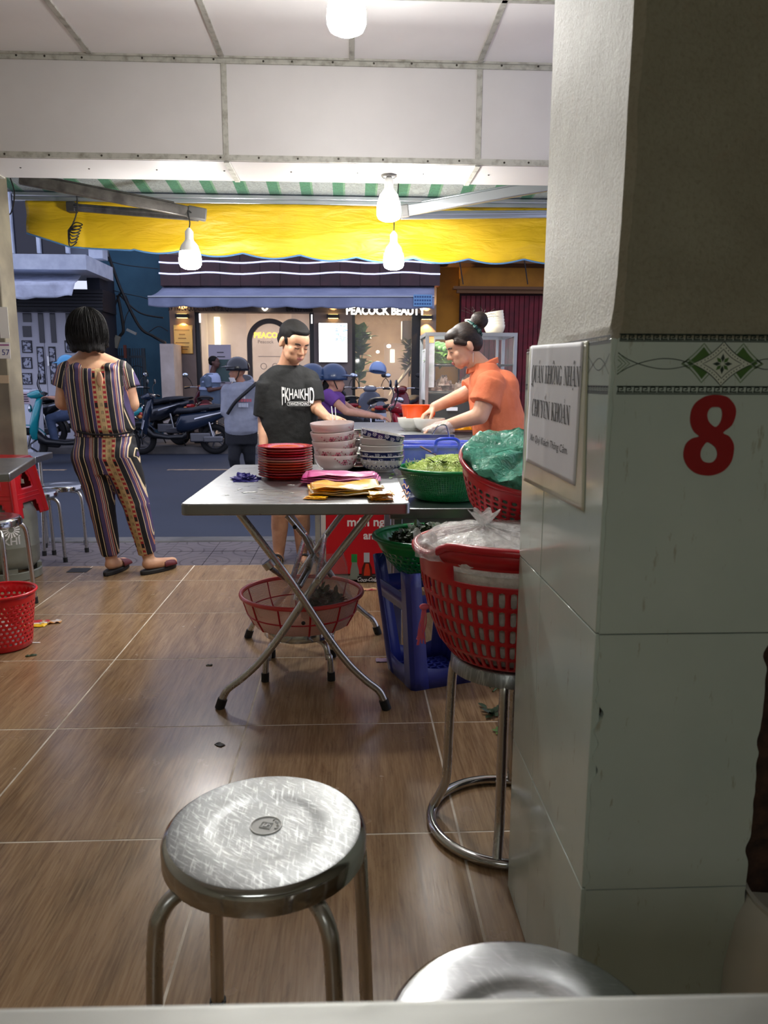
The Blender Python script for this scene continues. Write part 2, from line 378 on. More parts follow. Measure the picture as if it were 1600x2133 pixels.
rough_face().mk('plaster', plaster(), pil, smooth=30)
def jag(z0, z1, x, n, amp, s):
    return [(x + (abs(mnoise.noise((s, z * 23, 1.1))) ** 1.5 * amp * (1 + 2.2 * max(0, mnoise.noise((s + 3, z * 8, 2)))) * (1.5 if z < 0.75 else 0.5)), z) for z in [lerp(z0, z1, k / n) for k in range(n + 1)]]
ZR = [0.0, 0.3515, 0.7505, 1.157]
front_tiles = []
for k in range(3):
    z0, z1 = ZR[k] + 0.001, ZR[k + 1] - 0.001
    lf = jag(z0, z1, PX + 0.0045, 70, 0.016, 5.0); rt = [(PX + PW_ - (x - PX - 0.0045) * 0.8, z) for x, z in jag(z0, z1, PX + 0.0045, 70, 0.012, 9.0)]
    front_tiles.append(G().prism(lf[::-1] + rt if False else lf + rt[::-1], PY, PY + 0.012, 'y').mk('tile', GLZ, pil, smooth=0))
    for y0, y1 in ((PY + 0.004, 1.303), (1.305, PY + PD)):
        if k == 2 and y0 < 1.2: left_tile = G().box((PX + 0.006, (y0 + y1) / 2, (z0 + z1) / 2), (0.012, y1 - y0, z1 - z0)).mk('tile', GLZ, pil, bev=0.0012)
        else: G().box((PX + 0.006 + random.uniform(-.0004, .0004), (y0 + y1) / 2, (z0 + z1) / 2), (0.012, y1 - y0, z1 - z0)).mk('tile', GLZ, pil, bev=0.0012)
# printed border of the top tiles, thin prints on the glaze
GR1, GR2, GR3 = pm('print_dark', col(36, 52, 46), 0.3), pm('print_green', col(72, 110, 52), 0.3), pm('print_grey', col(120, 142, 112), 0.3)
def fp(px, py): p = at(px, py, PY - 0.0004); return V((p.x, p.z))
def stripf(g, pts, wd, y=PY - 0.0003, closed=False, ax='y', x=PX - 0.0003):
    n = len(pts); q = []
    for i, p in enumerate(pts):
        a = pts[i - 1] if i or closed else p; b = pts[(i + 1) % n] if i < n - 1 or closed else p
        d = (b - a).normalized(); nn = V((-d.y, d.x)) * wd / 2; q += [p + nn, p - nn]
    vs = [(u.x, y, u.y) if ax == 'y' else (x, u.x, u.y) for u in q]
    g.add(vs, [(2 * i, 2 * i + 1, 2 * ((i + 1) % n) + 1, 2 * ((i + 1) % n)) for i in range(n if closed else n - 1)])
def polyf(g, pts, y=PY - 0.0003, ax='y', x=PX - 0.0003): g.add([(p.x, y, p.y) if ax == 'y' else (x, p.x, p.y) for p in pts], [tuple(range(len(pts)))])
gd, gg, gy = G(), G(), G()
mm = 0.00063
za, zb, zc = fp(1450, 704).y, fp(1450, 813).y, fp(1450, 758).y
def key_band(g, u0, u1, zc_, h, ax, hw):
    for dz in (-h * 0.5, -h * 0.36, h * 0.5, h * 0.42): stripf(g, [V((u0, zc_ + dz)), V((u1, zc_ + dz))], hw, ax=ax)
    n = int((u1 - u0) / (0.0108)); p = (u1 - u0) / n
    for k in range(n):
        u = u0 + k * p; z = zc_ - h * 0.2
        for (a, b_) in (((.05, 0), (.95, 0)), ((.2, 0), (.2, .55)), ((.2, .55), (.75, .55)), ((.75, .55), (.75, .25)), ((.45, .25), (.75, .25))):
            stripf(g, [V((u + a[0] * p, z + a[1] * h)), V((u + b_[0] * p, z + b_[1] * h))], hw * 1.7, ax=ax)
key_band(gd, PX + 0.009, PX + PW_ - 0.002, za, 0.0095, 'y', 0.0009); key_band(gd, PX + 0.009, PX + PW_ - 0.002, zb, 0.0105, 'y', 0.0009)
D0 = fp(1505, 758)
def dia(c, a, h, k=10, cv=0.22):        # concave sided diamond
    o = []; cs = [V((a, 0)), V((0, h)), V((-a, 0)), V((0, -h))]
    for i in range(4):
        p, q = cs[i], cs[(i + 1) % 4]
        for j in range(k):
            t = j / k; o.append(c + p.lerp(q, t) * (1 - cv * 4 * t * (1 - t) * 0.62))
    return o
Wd, Hd = 0.0405, 0.0288
for s in (-1, 1):
    cc = D0 + V((s * 0.0265, 0.001)); polyf(gg, dia(cc, 0.0215, 0.021, cv=0.12), PY - 0.0002); stripf(gy, dia(cc, 0.0265, 0.0255, cv=0.12), 0.0016, closed=True)
    cc2 = D0 + V((s * 0.046, 0.0)); stripf(gy, dia(cc2, 0.009, 0.0055, cv=0.05), 0.002, closed=True)
gw = G(); polyf(gw, dia(D0, Wd, Hd), PY - 0.00035)
stripf(gd, dia(D0, Wd, Hd), 0.0011, PY - 0.0005, True); stripf(gd, dia(D0, Wd * 0.66, Hd * 0.66), 0.0009, PY - 0.0005, True)
for q in dia(D0, Wd * 0.84, Hd * 0.84, 9): polyf(gd, [q + V((math.cos(t), math.sin(t))) * 0.00085 for t in [k * math.pi / 4 for k in range(8)]], PY - 0.0005)
for k in range(8):
    a = k * math.pi / 4; d = V((math.cos(a), math.sin(a) )); n = V((-d.y, d.x)); L = 0.0135 if k % 2 == 0 else 0.0118
    polyf(gd if k % 2 == 0 else gg, [D0 + d * 0.002, D0 + d * L * .55 + n * 0.0026, D0 + d * L, D0 + d * L * .55 - n * 0.0026], PY - 0.0006)
def lens(g, u0, u1, zc_, h, ax='y', wd=0.001):
    for s in (-1, 1): stripf(g, [V((lerp(u0, u1, k / 24), zc_ + s * h * math.sin(math.pi * k / 24))) for k in range(25)], wd, ax=ax)
ulx = fp(1329, 757).x; lens(gd, ulx, D0.x - Wd + 0.001, zc, 0.0068); lens(gd, D0.x + Wd - 0.001, D0.x + Wd + 0.04, zc, 0.0068)
for s in (-1, 1): stripf(gd, [V((ulx, zc)), V((lerp(ulx, PX + .008, .5), zc + s * 0.0055)), V((PX + 0.0085, zc + s * 0.0135))], 0.001)
for k in range(3):
    d = 0.006 + k * 0.005; stripf(gy, [V((PX + 0.0085, zc + d * .9)), V((PX + 0.0085 + d, zc)), V((PX + 0.0085, zc - d * .9))], 0.0012)
gw.mk('print', pm('print_pale', col(206, 212, 198), 0.2), front_tiles[2], 0); gg.mk('print', GR2, front_tiles[2], 0); gy.mk('print', GR3, front_tiles[2], 0); gd.mk('print', GR1, front_tiles[2], 0)
gl = G(); key_band(gl, PY + 0.006, 1.30, za - 0.001, 0.0095, 'x', 0.0009); key_band(gl, PY + 0.006, 1.30, zb, 0.0105, 'x', 0.0009)
lens(gl, PY + 0.025, PY + 0.075, zc, 0.008, 'x'); lens(gl, 1.20, 1.285, zc, 0.008, 'x')
for s in (-1, 1): stripf(gl, [V((PY + 0.007, zc + s * 0.0135)), V((PY + 0.025, zc))], 0.001, ax='x'); stripf(gl, [V((PY + 0.075, zc)), V((PY + 0.10, zc + s * 0.014))], 0.001, ax='x')
gl.mk('print', GR1, left_tile, 0)
gl = G(); key_band(gl, 1.31, PY + PD - .003, za - 0.001, 0.0095, 'x', 0.0009); key_band(gl, 1.31, PY + PD - .003, zb, 0.0105, 'x', 0.0009); lens(gl, 1.40, PY + PD - .005, zc, 0.008, 'x'); gl.mk('print', GR1, pil, 0)
def fill2d(splines, M, ext=0.0004):      # filled outline with holes
    cu = bpy.data.curves.new('t', 'CURVE'); cu.dimensions = '2D'; cu.fill_mode = 'BOTH'; cu.extrude = ext
    for pts in splines:
        s = cu.splines.new('POLY'); s.points.add(len(pts) - 1); s.use_cyclic_u = True
        for p, q in zip(s.points, pts): p.co = (q[0], q[1], 0, 1)
    o = bpy.data.objects.new('t', cu); me = bpy.data.meshes.new_from_object(o)
    g = G(); g.add([M @ q.co for q in me.vertices], [tuple(p.vertices) for p in me.polygons])
    bpy.data.objects.remove(o); bpy.data.curves.remove(cu); bpy.data.meshes.remove(me); return g
def cls(pts, n=5):
    k = len(pts); o = []
    for i in range(k):
        a, b, c, d = [V((*pts[(i + j) % k], 0)) for j in (-1, 0, 1, 2)]
        sh = (i in getattr(cls, 'sharp', ()))
        for j in range(n):
            t = j / n; o.append(0.5 * ((2 * b) + (c - a) * t + (2 * a - 5 * b + 4 * c - d) * t * t + (3 * b - a - 3 * c + d) * t ** 3))
    return o
E8 = [(1060, 712), (1130, 720), (1190, 745), (1255, 830), (1262, 920), (1220, 1030), (1130, 1105), (1190, 1140), (1235, 1210), (1243, 1290), (1215, 1410), (1140, 1500), (1040, 1545), (950, 1552), (850, 1530), (770, 1470), (725, 1390), (718, 1310), (745, 1220), (810, 1165), (880, 1145), (830, 1100), (795, 1030), (787, 950), (805, 860), (850, 790), (930, 735), (1000, 715)]
H1 = [(1040, 838), (1090, 842), (1115, 870), (1120, 930), (1100, 1000), (1050, 1047), (985, 995), (965, 930), (975, 880), (1005, 845)]
H2 = [(965, 1205), (1040, 1250), (1068, 1310), (1060, 1370), (1020, 1412), (970, 1418), (920, 1400), (895, 1350), (900, 1290), (925, 1245)]
def to8(pts): return [fp(1280 + x / 5, 680 + y / 5) for x, y in pts]
MF = Matrix(((1, 0, 0, 0), (0, 0, -1, PY - 0.0008), (0, 1, 0, 0), (0, 0, 0, 1)))
tag(fill2d([cls(to8(E8), 3), cls(to8(H1), 3), cls(to8(H2), 3)], MF, 0.0006).mk('number_sign', pm('red_vinyl', col(150, 14, 22), 0.35), smooth=0), 'dark red number 8 stuck on the front of the tiled pillar', 'number sign')
# ================================================================ LAMPS
GLOW = pm('bulb_globe', col(250, 252, 255), 0.4, emit=BULB, ec=(1.0, 0.985, 0.95, 1))
BULBW = pm('bulb_housing', col(232, 232, 228), 0.35); CORD = pm('black_cord', col(22, 21, 20), 0.6)
def bulb(label, p, r=0.0625, cordpts=None, mount=False):   # p: lowest point of the globe
    t = thing('led_bulb', label, 'lamp', p)
    gb = G().lathe([(0.0, 0.0), (r * .55, 0.002), (r * .86, 0.012), (r * .98, 0.028), (r, 0.046), (r * .975, 0.070), (r * .90, 0.094)], 28).mk('globe', GLOW, t, 60)
    g = G().lathe([(r * .905, 0.0945), (r * .88, 0.104), (r * .76, 0.128), (r * .46, 0.150), (r * .40, 0.158), (0.0, 0.159)], 28); g.mk('housing', BULBW, t, 40)
    G().lathe([(0.0235, 0.156), (0.0235, 0.200), (0.013, 0.214), (0.006, 0.222), (0.0, 0.222)], 18).mk('socket', BULBW, t, 40)
    if mount: G().lathe([(0.0, 0.218), (0.03, 0.218), (0.034, 0.222), (0.034, mount - 0.004), (0.042, mount), (0, mount)], 20).mk('ceiling_mount', pm('mount_grey', col(180, 178, 170), 0.5), t, 40)
    if cordpts: G().tube([V(q) - V(p) for q in cordpts], 0.0035, 6).mk('cord', CORD, t)
    return t
p1 = at(722, 71, 2.60)
bulb('large lit bulb hanging from the white ceiling, cut by the top of the frame', p1, 0.0625, [p1 + V((0, 0, .215)), (p1.x, p1.y, CZ - .002)])
p2 = at(810, 461, 4.02); bulb('lit bulb screwed to the underside of the white beam', p2, 0.0625, None, HZ - 0.008 - p2.z)
p3 = at(820, 562, 4.66)
bulb('lit bulb hanging low on a cord behind the beam bulb', p3, 0.0620, smooth_path([p3 + V((0, 0, .215)), p3 + V((0.004, 0, .30)), p3 + V((0.02, 0.02, 0.36)), p3 + V((0.03, 0.0, 0.585))], 4))
p4 = at(397, 561, 4.42)
bulb('lit bulb hanging from the elbow of the left awning arm', p4, 0.0620, smooth_path([p4 + V((0, 0, .215)), p4 + V((0.006, 0, .25)), p4 + V((-0.004, 0.01, .315)), at(402, 447, 4.50)], 4))
# the room's own lamp, further back on the ceiling
t = thing('ceiling_lamp', 'white square ceiling lamp at the back of the room', 'lamp', (-0.5, -2.35, CZ - 0.05))
G().box((0, 0, 0.028), (1.24, 1.0, 0.04)).mk('housing', BULBW, t, bev=.004); G().box((0, 0, 0.005), (1.18, 0.94, 0.006)).mk('diffuser', pm('diffuser_glow', col(250, 252, 255), 0.4, emit=4.4, ec=(.95, 1, .98, 1)), t)
# ================================================================ AWNING of the eatery
ALU = pm('aluminium', col(178, 182, 188), 0.32, metal=0.85, rv=0.08, ns=30); DARKALU = pm('dull_aluminium', col(120, 116, 112), 0.4, metal=0.7, c2=col(84, 80, 78), ns=12)
aw = thing('awning', 'retractable awning with yellow valance and green striped canopy above the street', 'awning', (0, 4.3, 2.2))
A0 = V((0, 4.3, 2.2))
def canopy_mat():
    m, nt, b = newmat('striped_canopy'); v = coords(nt, 'Object'); sp = nt.nodes.new('ShaderNodeSeparateXYZ'); nt.links.new(v, sp.inputs[0])
    f = mth(nt, 'FRACT', mth(nt, 'MULTIPLY', sp.outputs[0], 5.0))
    c = ramp(nt, [(0, col(150, 158, 160)), (0.48, col(70, 122, 98)), (0.80, col(110, 148, 122)), (0.86, col(150, 158, 160))], f, 'CONSTANT')
    branch = nz(nt, coords(nt, 'Object', (1, 1.6, 1)), 15, 6, 0.75, 2.4)
    c = mix(nt, ramp(nt, [(0.47, (0, 0, 0, 1)), (0.495, (.85, .85, .85, 1)), (0.52, (0, 0, 0, 1))], branch), c, col(40, 44, 40))  # dark branching lines: branch shadow painted into the canvas colour
    nt.links.new(c, b.inputs['Base Color']); b.inputs['Roughness'].default_value = 0.8; return m
L0, R0 = at(28, 409, 5.05), at(1320, 428, 5.05)
yf = 5.05
zL, zR = L0.z, R0.z
def zb_(x): return lerp(zL, zR, (x - L0.x) / (R0.x - L0.x))
XL, XR = -2.6, R0.x
G().grid(lambda u, v: V((lerp(XL, XR, u), lerp(4.22, yf, v), lerp(2.40, zb_(lerp(XL, XR, u)) + 0.03, v) - 0.02 * math.sin(math.pi * v))) - A0, 40, 8).mk('canopy', canopy_mat(), aw, solid=0.003)
fb = G()
for dz, dy, h, d in ((0.012, 0, 0.028, 0.05), (-0.016, -0.006, 0.030, 0.035)):
    a, b_ = V((L0.x, yf + dy, zL + dz)) - A0, V((XR, yf + dy, zR + dz)) - A0; fb.bar(a, b_, d, h)
fb.mk('front_bar', ALU, aw, bev=0.006, seg=3)
def valance_mat():
    m, nt, b = newmat('yellow_valance'); v = coords(nt, 'Object')
    c = mix(nt, ramp(nt, [(0.3, (0, 0, 0, 1)), (0.75, (1, 1, 1, 1))], nz(nt, v, 2.2, 5)), col(192, 157, 8), col(168, 132, 4))
    c = mix(nt, ramp(nt, [(0.69, (0, 0, 0, 1)), (0.75, (.55, .55, .55, 1))], nz(nt, coords(nt, 'Object', (1.2, 1, .8)), 24, 5, .7, 1)), c, col(120, 96, 8))
    nt.links.new(c, b.inputs['Base Color']); b.inputs['Roughness'].default_value = 0.5
    bump(nt, b, nz(nt, coords(nt, 'Object', (1, 1, 4)), 5, 4, 0.5, 0.5), 0.5, 0.03); return m
def val_top(x): return zb_(x) - 0.03
def val_pt(u, v):
    x = lerp(-2.02, XR, u); t = val_top(x)
    px_ = 729 + x * 1560 / 5.0
    bot_px = 462 if px_ < 20 else lerp(462, 518, min(1, (px_ - 20) / 160.0)) if px_ < 180 else lerp(518, 530, min(1, (px_ - 180) / 200.0)) if px_ < 380 else lerp(530, 548, min(1, (px_ - 380) / 500.0))
    bz = at(px_, bot_px, yf).z
    sc_ = abs(math.sin(math.pi * (px_ - 516) / 113.0)) if px_ > 300 else 0.6
    bz -= 0.028 * (sc_ - 0.7)
    z = lerp(t, bz, v)
    fold = 0.014 * math.sin(x * 3.1 + v * 2.6) * v + 0.010 * math.sin(x * 7.7 - v * 5) * v + 0.006 * math.sin(v * 9 + x * 4)
    return V((x, yf - 0.02 + fold - 0.05 * math.sin(v * 1.5) * (0.4 if px_ < 200 else 0.15), z)) - A0
va = G().grid(val_pt, 180, 14).mk('valance', valance_mat(), aw, 180, solid=0.002)
G().tube([val_pt(k / 240, 1.0) for k in range(241)], 0.0055, 6).mk('hem', pm('hem_blue', col(70, 110, 150), 0.7), va)
def arm(root, elbow, tip, side):
    ar = G().bar(V(root) - A0, V(elbow) - A0, 0.030, 0.058)
    d = (V(elbow) - V(root)).normalized()
    ar.bar(V(root) - A0 + V((0, 0, .034)), V(elbow) - A0 + V((0, 0, .034)) - d * .1, 0.012, 0.012)
    o = ar.mk('arm', DARKALU if side < 0 else ALU, aw, bev=0.005)
    G().bar(V(elbow) - A0 - d * 0.03, V(elbow) - A0 + d * 0.075, 0.048, 0.066).mk('elbow', pm('elbow_grey', col(96, 94, 92), 0.5), o, bev=0.008)
    e2 = V(elbow) - A0 + V((0, 0.035, -0.012)) + d * 0.02
    f = G().bar(e2, V(tip) - A0, 0.026, 0.046); f.bar(e2 + V((0, -.016, .004)), V(tip) - A0 + V((0, -.016, .004)), 0.008, 0.014); f.mk('forearm', DARKALU if side < 0 else ALU, aw, bev=0.004)
    G().box(V(tip) - A0, (0.055, 0.06, 0.06)).mk('bracket', pm('bracket_dark', col(48, 46, 46), 0.5), aw, bev=0.006)
eL = at(402, 443, 4.50)
arm(at(40, 372, 4.30), eL, at(150, 432, 5.0), -1)
arm(at(1190, 378, 4.30), at(842, 440, 4.52), at(1180, 446, 4.98), 1)
cr = G()
q = at(158, 445, 4.88); cr.tube(smooth_path([at(160, 395, 4.9), at(160, 440, 4.88), at(150, 470, 4.87), at(143, 480, 4.86)], 5), 0.004, 6)
for k in range(7):
    a = at(142, 480, 4.86); e = at(172 - 2 * k, 468 + 6 * k, 4.85); m = (a + e) / 2 + V((0.0, -0.01 * k, 0.016 - 0.012 * k))
    cr.tube(smooth_path([a, m + V((0, 0, .012)), e, m - V((0, 0, .012)), a], 5), 0.0035, 6)
tag(cr.mk('cable_coil', CORD), 'small coil of black cable hanging from the left awning bracket', 'cable')
tag(G().tube(smooth_path([at(22, 372, 4.6), at(30, 405, 4.75), at(22, 445, 4.85), at(6, 440, 4.9)], 6), 0.004, 6).mk('cable_loop', CORD), 'thin cable loop at the left end of the yellow valance', 'cable')
# ================================================================ STEEL FURNITURE
def steel(name, rough, c=col(196, 198, 198), sc_=40, stretch=(1, 1, 1), bs=0.05, scratch=0.25, marks=0.0):
    m, nt, b = newmat(name); b.inputs['Metallic'].default_value = 1.0
    f = nz(nt, coords(nt, 'Object', stretch), sc_, 5, 0.65)
    g = nz(nt, coords(nt, 'Object', (1, 1, 1)), 8, 4)
    nt.links.new(mth(nt, 'MULTIPLY_ADD', f, scratch, rough), b.inputs['Roughness'])
    cc = mix(nt, g, c, tuple(x * 0.82 for x in c[:3]) + (1,))
    if marks:
        for k, (st_, rz_) in enumerate((((40, 4, 1), .95), ((46, 5, 1), 1.15), ((36, 4, 1), .2))):
            tc = nt.nodes.new('ShaderNodeTexCoord'); mp = nt.nodes.new('ShaderNodeMapping'); mp.vector_type = 'TEXTURE'; mp.inputs['Rotation'].default_value = (0, 0, rz_); mp.inputs['Scale'].default_value = tuple(1 / q for q in st_); nt.links.new(tc.outputs['Object'], mp.inputs[0])
            q = ramp(nt, [(.56, (0, 0, 0, 1)), (.74, (marks,) * 3 + (1,))], nz(nt, mp.outputs[0], 7.0, 3, .6, .3)); cc = mix(nt, q, cc, (.86, .88, .88, 1))
    nt.links.new(cc, b.inputs['Base Color']); bump(nt, b, f, bs, 0.002); return m
TUBE = steel('steel_tube', 0.16, col(200, 198, 194), 30, (1, 1, .3)); SEATTOP = steel('steel_seat', 0.27, col(140, 142, 142), 26, (5, 1, 1), 0.12, 0.32, .42); RIM = steel('steel_rim', 0.08, col(190, 190, 188), 60, (1, 1, 1), 0.02, 0.1)
TTOP = steel('steel_top', 0.17, col(158, 160, 162), 18, (1, 4, 1), 0.10, 0.32); RUBBER = pm('black_rubber', col(24, 23, 22), 0.7)
def stool_proto(name, label, h=0.46, r=0.146, emblem=False, group=None, mat=None):
    t = thing(name, label, 'stool', (0, 0, 0), 0, group)
    prof = [(0.0, h - 0.0035), (r * .20, h - 0.0035), (r * .46, h - .0035), (r * .50, h - 0.0031), (r * .55, h - .0012), (r * .60, h - 0.0002), (r * .64, h), (r * .93, h), (r * .955, h - 0.001)]
    s = G().shell(prof, 56).mk('seat', mat or SEATTOP, t, 30)
    G().shell([(r * .95, h - 0.001), (r * .99, h - 0.005), (r * 1.012, h - 0.012), (r * 1.012, h - 0.036), (r * .985, h - 0.039), (r * .97, h - 0.036), (0, h - 0.020)], 56).mk('rim', RIM, t, 50)
    for k in range(4):
        a = math.pi / 4 + k * math.pi / 2; c_, s_ = math.cos(a), math.sin(a)
        P = lambda q, z: V((q * c_, q * s_, z))
        pts = smooth_path([P(r * .55, h - .045), P(r * .92, h - .047), P(r * 1.10, h - .066), P(r * 1.17, h - .105), P(r * 1.22, h * .5), P(r * 1.28, 0.02)], 5)
        lg = G().tube(pts, 0.0115, 12).mk('leg', TUBE, t, 60)
        G().tube([P(r * 1.275, 0.032), P(r * 1.285, 0.0)], 0.0145, 12).mk('rubber_foot', RUBBER, lg, 60)
    if emblem:
        G().lathe([(0, h - .0033), (.0225, h - .0033), (.0225, h - .0036), (0, h - .0036)], 40).mk('emblem_disc', pm('emblem_dull', col(132, 132, 130), .5, metal=.6), s, 0, loc=(0, .004, 0))
        g = G(); z = h - 0.0028
        g.tube(circ((0, 0, z), 0.0225, 40), 0.0012, 6, closed=True)
        for sx, q in ((1, 0.0078),):
            g.tube([(-q, -q * .85, z), (q, -q * .85, z), (q, q * .85, z), (-q, q * .85, z)], 0.0011, 4, closed=True)
        M = Matrix.Translation((0, 0, z)); g.text('LP', 0.010, M, 0.0010)
        for k, ch in enumerate('INOX'):
            a = R(70 - k * 26); g.text(ch, 0.0062, Matrix.Translation((0.0168 * math.cos(a), 0.0168 * math.sin(a), z)) @ Matrix.Rotation(a - math.pi / 2, 4, 'Z'), 0.0010)
        g.mk('emblem', pm('emblem_bright', col(246, 248, 248), 0.5), s, 0, loc=(0.0, 0.004, 0), rz=R(-8))
    return t
st = stool_proto('steel_stool', 'scratched steel stool with a stamped emblem, alone in the foreground', emblem=True)
st.location = (-0.127, 1.005, 0.0); st.rotation_euler.z = R(-9)
s2 = stool_proto('steel_stool', 'steel stool half hidden behind the near table, right of centre', mat=steel('steel_seat_shiny', 0.16, col(170, 172, 174), 20, (5, 1, 1), 0.012, 0.14, .25)); s2.location = (0.172, 0.625, 0.0); s2.rotation_euler.z = R(20)
# near table top at the bottom of the frame
def flat_table(name, label, cx, cy, wx, wy, h, rz=0, th=0.032, legs=True, m=None):
    t = thing(name, label, 'table', (cx, cy, 0), rz)
    G().box((0, 0, h - th / 2), (wx, wy, th)).mk('tabletop', m or TTOP, t, bev=0.006, seg=3)
    if legs:
        for sx in (-1, 1):
            for sy in (-1, 1):
                x, y = sx * (wx / 2 - .07), sy * (wy / 2 - .07)
                lg = G().tube([(x, y, h - th), (x * 1.04, y * 1.04, 0.0)], 0.014, 12).mk('leg', TUBE, t, 60)
    return t
flat_table('near_table', 'blurred steel table edge along the bottom of the photo', -0.02, 0.378 - 0.30, 1.25, 0.60, 0.75, R(-0.9), m=steel('steel_worn', 0.42, col(206, 208, 204), 14, (1, 3, 1), .12, .25))
# ---- folding table in the middle
TX0, TX1, TY0, TY1, TH = at(374, 1051, 2.25).x, at(855, 1051, 2.25).x, 2.25, 3.33, 0.732
TCX, TCY = (TX0 + TX1) / 2, (TY0 + TY1) / 2
ft = thing('folding_table', 'folding steel table loaded with plates, bowls and bags', 'table', (TCX, TCY, 0))
g = G(); hw, hl, rr = (TX1 - TX0) / 2, (TY1 - TY0) / 2, 0.022
out = [(sx * (hw - rr) + rr * math.cos(a), sy * (hl - rr) + rr * math.sin(a)) for sx, sy, a0 in ((1, 1, 0), (-1, 1, 90), (-1, -1, 180), (1, -1, 270)) for a in [R(a0 + k * 18) for k in range(6)]]
g.prism(out, TH - 0.036, TH, 'z'); g.mk('tabletop', TTOP, ft, bev=0.004, seg=2)
def xleg(y, a, b, foot, sgn):            # one tube of a crossed pair, bent outwards at the foot
    fx, tx = foot - TCX, a - TCX
    pts = smooth_path([(tx, y, TH - .04), (lerp(tx, fx, .35), y, TH * .62), (lerp(tx, fx, .60), y, TH * .355), (lerp(tx, fx, .74), y, 0.165), (lerp(tx, fx, .86), y, 0.105), (lerp(tx, fx, .955), y, 0.065), (fx, y, 0.016)], 6)
    o = G().tube(pts, 0.0125, 12).mk('leg', TUBE, ft, 60)
    G().tube([(lerp(tx, fx, .985), y, 0.034), (fx + sgn * 0.004, y, 0.0)], 0.0165, 12).mk('rubber_foot', RUBBER, o, 60); return o
FYA, FYB = 2.39 - TCY, 3.16 - TCY
fxl, fxr = onz(457, 1476, 0.01).x, onz(804, 1478, 0.01).x
tl, tr = at(492, 1068, 2.39).x, at(782, 1068, 2.39).x
for y, dy in ((FYA, .013), (FYB, -.013)):
    xleg(y, tl, 0, fxr, 1); xleg(y + dy * 2.2, tr, 0, fxl, -1)
br = G()
def at_t(px, py, Y): return at(px, py, Y) - V((TCX, TCY, 0))
def frac(tx, fx, f, z, y): return V((lerp(tx, fx, f) - TCX, y, z))
for f, z, s in ((0.36, TH * .615, 0), (0.36, TH * .615, 1)):
    tx, fx = (tl, fxr) if s == 0 else (tr, fxl)
    br.tube([frac(tx, fx, f, z, FYA), frac(tx, fx, f, z, FYB)], 0.010, 10)
k1 = at_t(652, 1156, 2.78); k2 = at_t(622, 1222, 2.62)
br.tube([at_t(598, 1075, 2.72), at_t(634, 1118, 2.75), k1], 0.010, 10); br.tube([k1, at_t(640, 1190, 2.68), k2], 0.013, 10)
br.tube([k2, at_t(598, 1208, 2.52), at_t(560, 1180, 2.42)], 0.009, 10); br.tube([at_t(565, 1182, 2.38), at_t(556, 1170, 2.38)], 0.02, 10)
br.tube([k1, at_t(672, 1178, 2.78), at_t(690, 1200, 2.80)], 0.009, 10); br.tube([k2, at_t(616, 1250, 2.60)], 0.009, 8)
br.mk('folding_brace', TUBE, ft, 60)
for px, py in ((563, 1183), (632, 1298), (614, 1098)): G().ell(at_t(px, py, 2.375), (0.007, 0.005, 0.007), None, 10, 6).mk('bolt', RUBBER, ft)
# ================================================================ PERFORATED BASKETS
def profile_eval(prof):
    L = [0]
    for a, b in zip(prof[:-1], prof[1:]): L.append(L[-1] + math.hypot(b[0] - a[0], b[1] - a[1]))
    def ev(v):
        s = v * L[-1]
        for i in range(len(L) - 1):
            if s <= L[i + 1] or i == len(L) - 2:
                t = (s - L[i]) / max(1e-9, L[i + 1] - L[i]); return lerp(prof[i][0], prof[i + 1][0], t), lerp(prof[i][1], prof[i + 1][1], t)
    return ev
def perf(prof, rows, ncol, name, m, parent, hx=0.6, hy=0.75, sy=1.0, thick=0.003, skip=None, shift=False, pw=4.0):
    ev = profile_eval(prof); bm = bmesh.new()
    def S(u, v): r, z = ev(v); t = 2 * math.pi * u; return V((r * math.cos(t), r * math.sin(t) * sy, z))
    for ri, (v0, v1, hole) in enumerate(rows):
        for c in range(ncol):
            of = 0.5 if (shift and ri % 2) else 0.0
            u0, u1 = (c + of) / ncol, (c + 1 + of) / ncol; um, vm = (u0 + u1) / 2, (v0 + v1) / 2
            sk = skip(um, vm) if skip else False
            if sk == 'open': continue
            if not hole or sk:
                bm.faces.new([bm.verts.new(S(*q)) for q in ((u0, v0), (um, v0), (u1, v0), (u1, vm), (u1, v1), (um, v1), (u0, v1), (u0, vm))]); continue
            ou = [(u0, v0), (um, v0), (u1, v0), (u1, vm), (u1, v1), (um, v1), (u0, v1), (u0, vm)]
            k = 0.5 ** (1 / pw)
            inn = [(um + dx * hx * (u1 - u0) / 2, vm + dy * hy * (v1 - v0) / 2) for dx, dy in ((-k, -k), (0, -1), (k, -k), (1, 0), (k, k), (0, 1), (-k, k), (-1, 0))]
            O = [bm.verts.new(S(*q)) for q in ou]; I = [bm.verts.new(S(*q)) for q in inn]
            for i in range(8): bm.faces.new((O[i], O[(i + 1) % 8], I[(i + 1) % 8], I[i]))
    bmesh.ops.remove_doubles(bm, verts=bm.verts, dist=0.0002)
    me = bpy.data.meshes.new(name); bm.to_mesh(me); bm.free(); me.materials.append(m); fix(me, 40)
    o = bpy.data.objects.new(name, me); C.objects.link(o); o.parent = parent
    q = o.modifiers.new('s', 'SOLIDIFY'); q.thickness = thick; q.offset = 0; return o
def plastic(name, c, rough=0.3, **k): return pm(name, c, rough, coat=0.15, sss=0, **k)
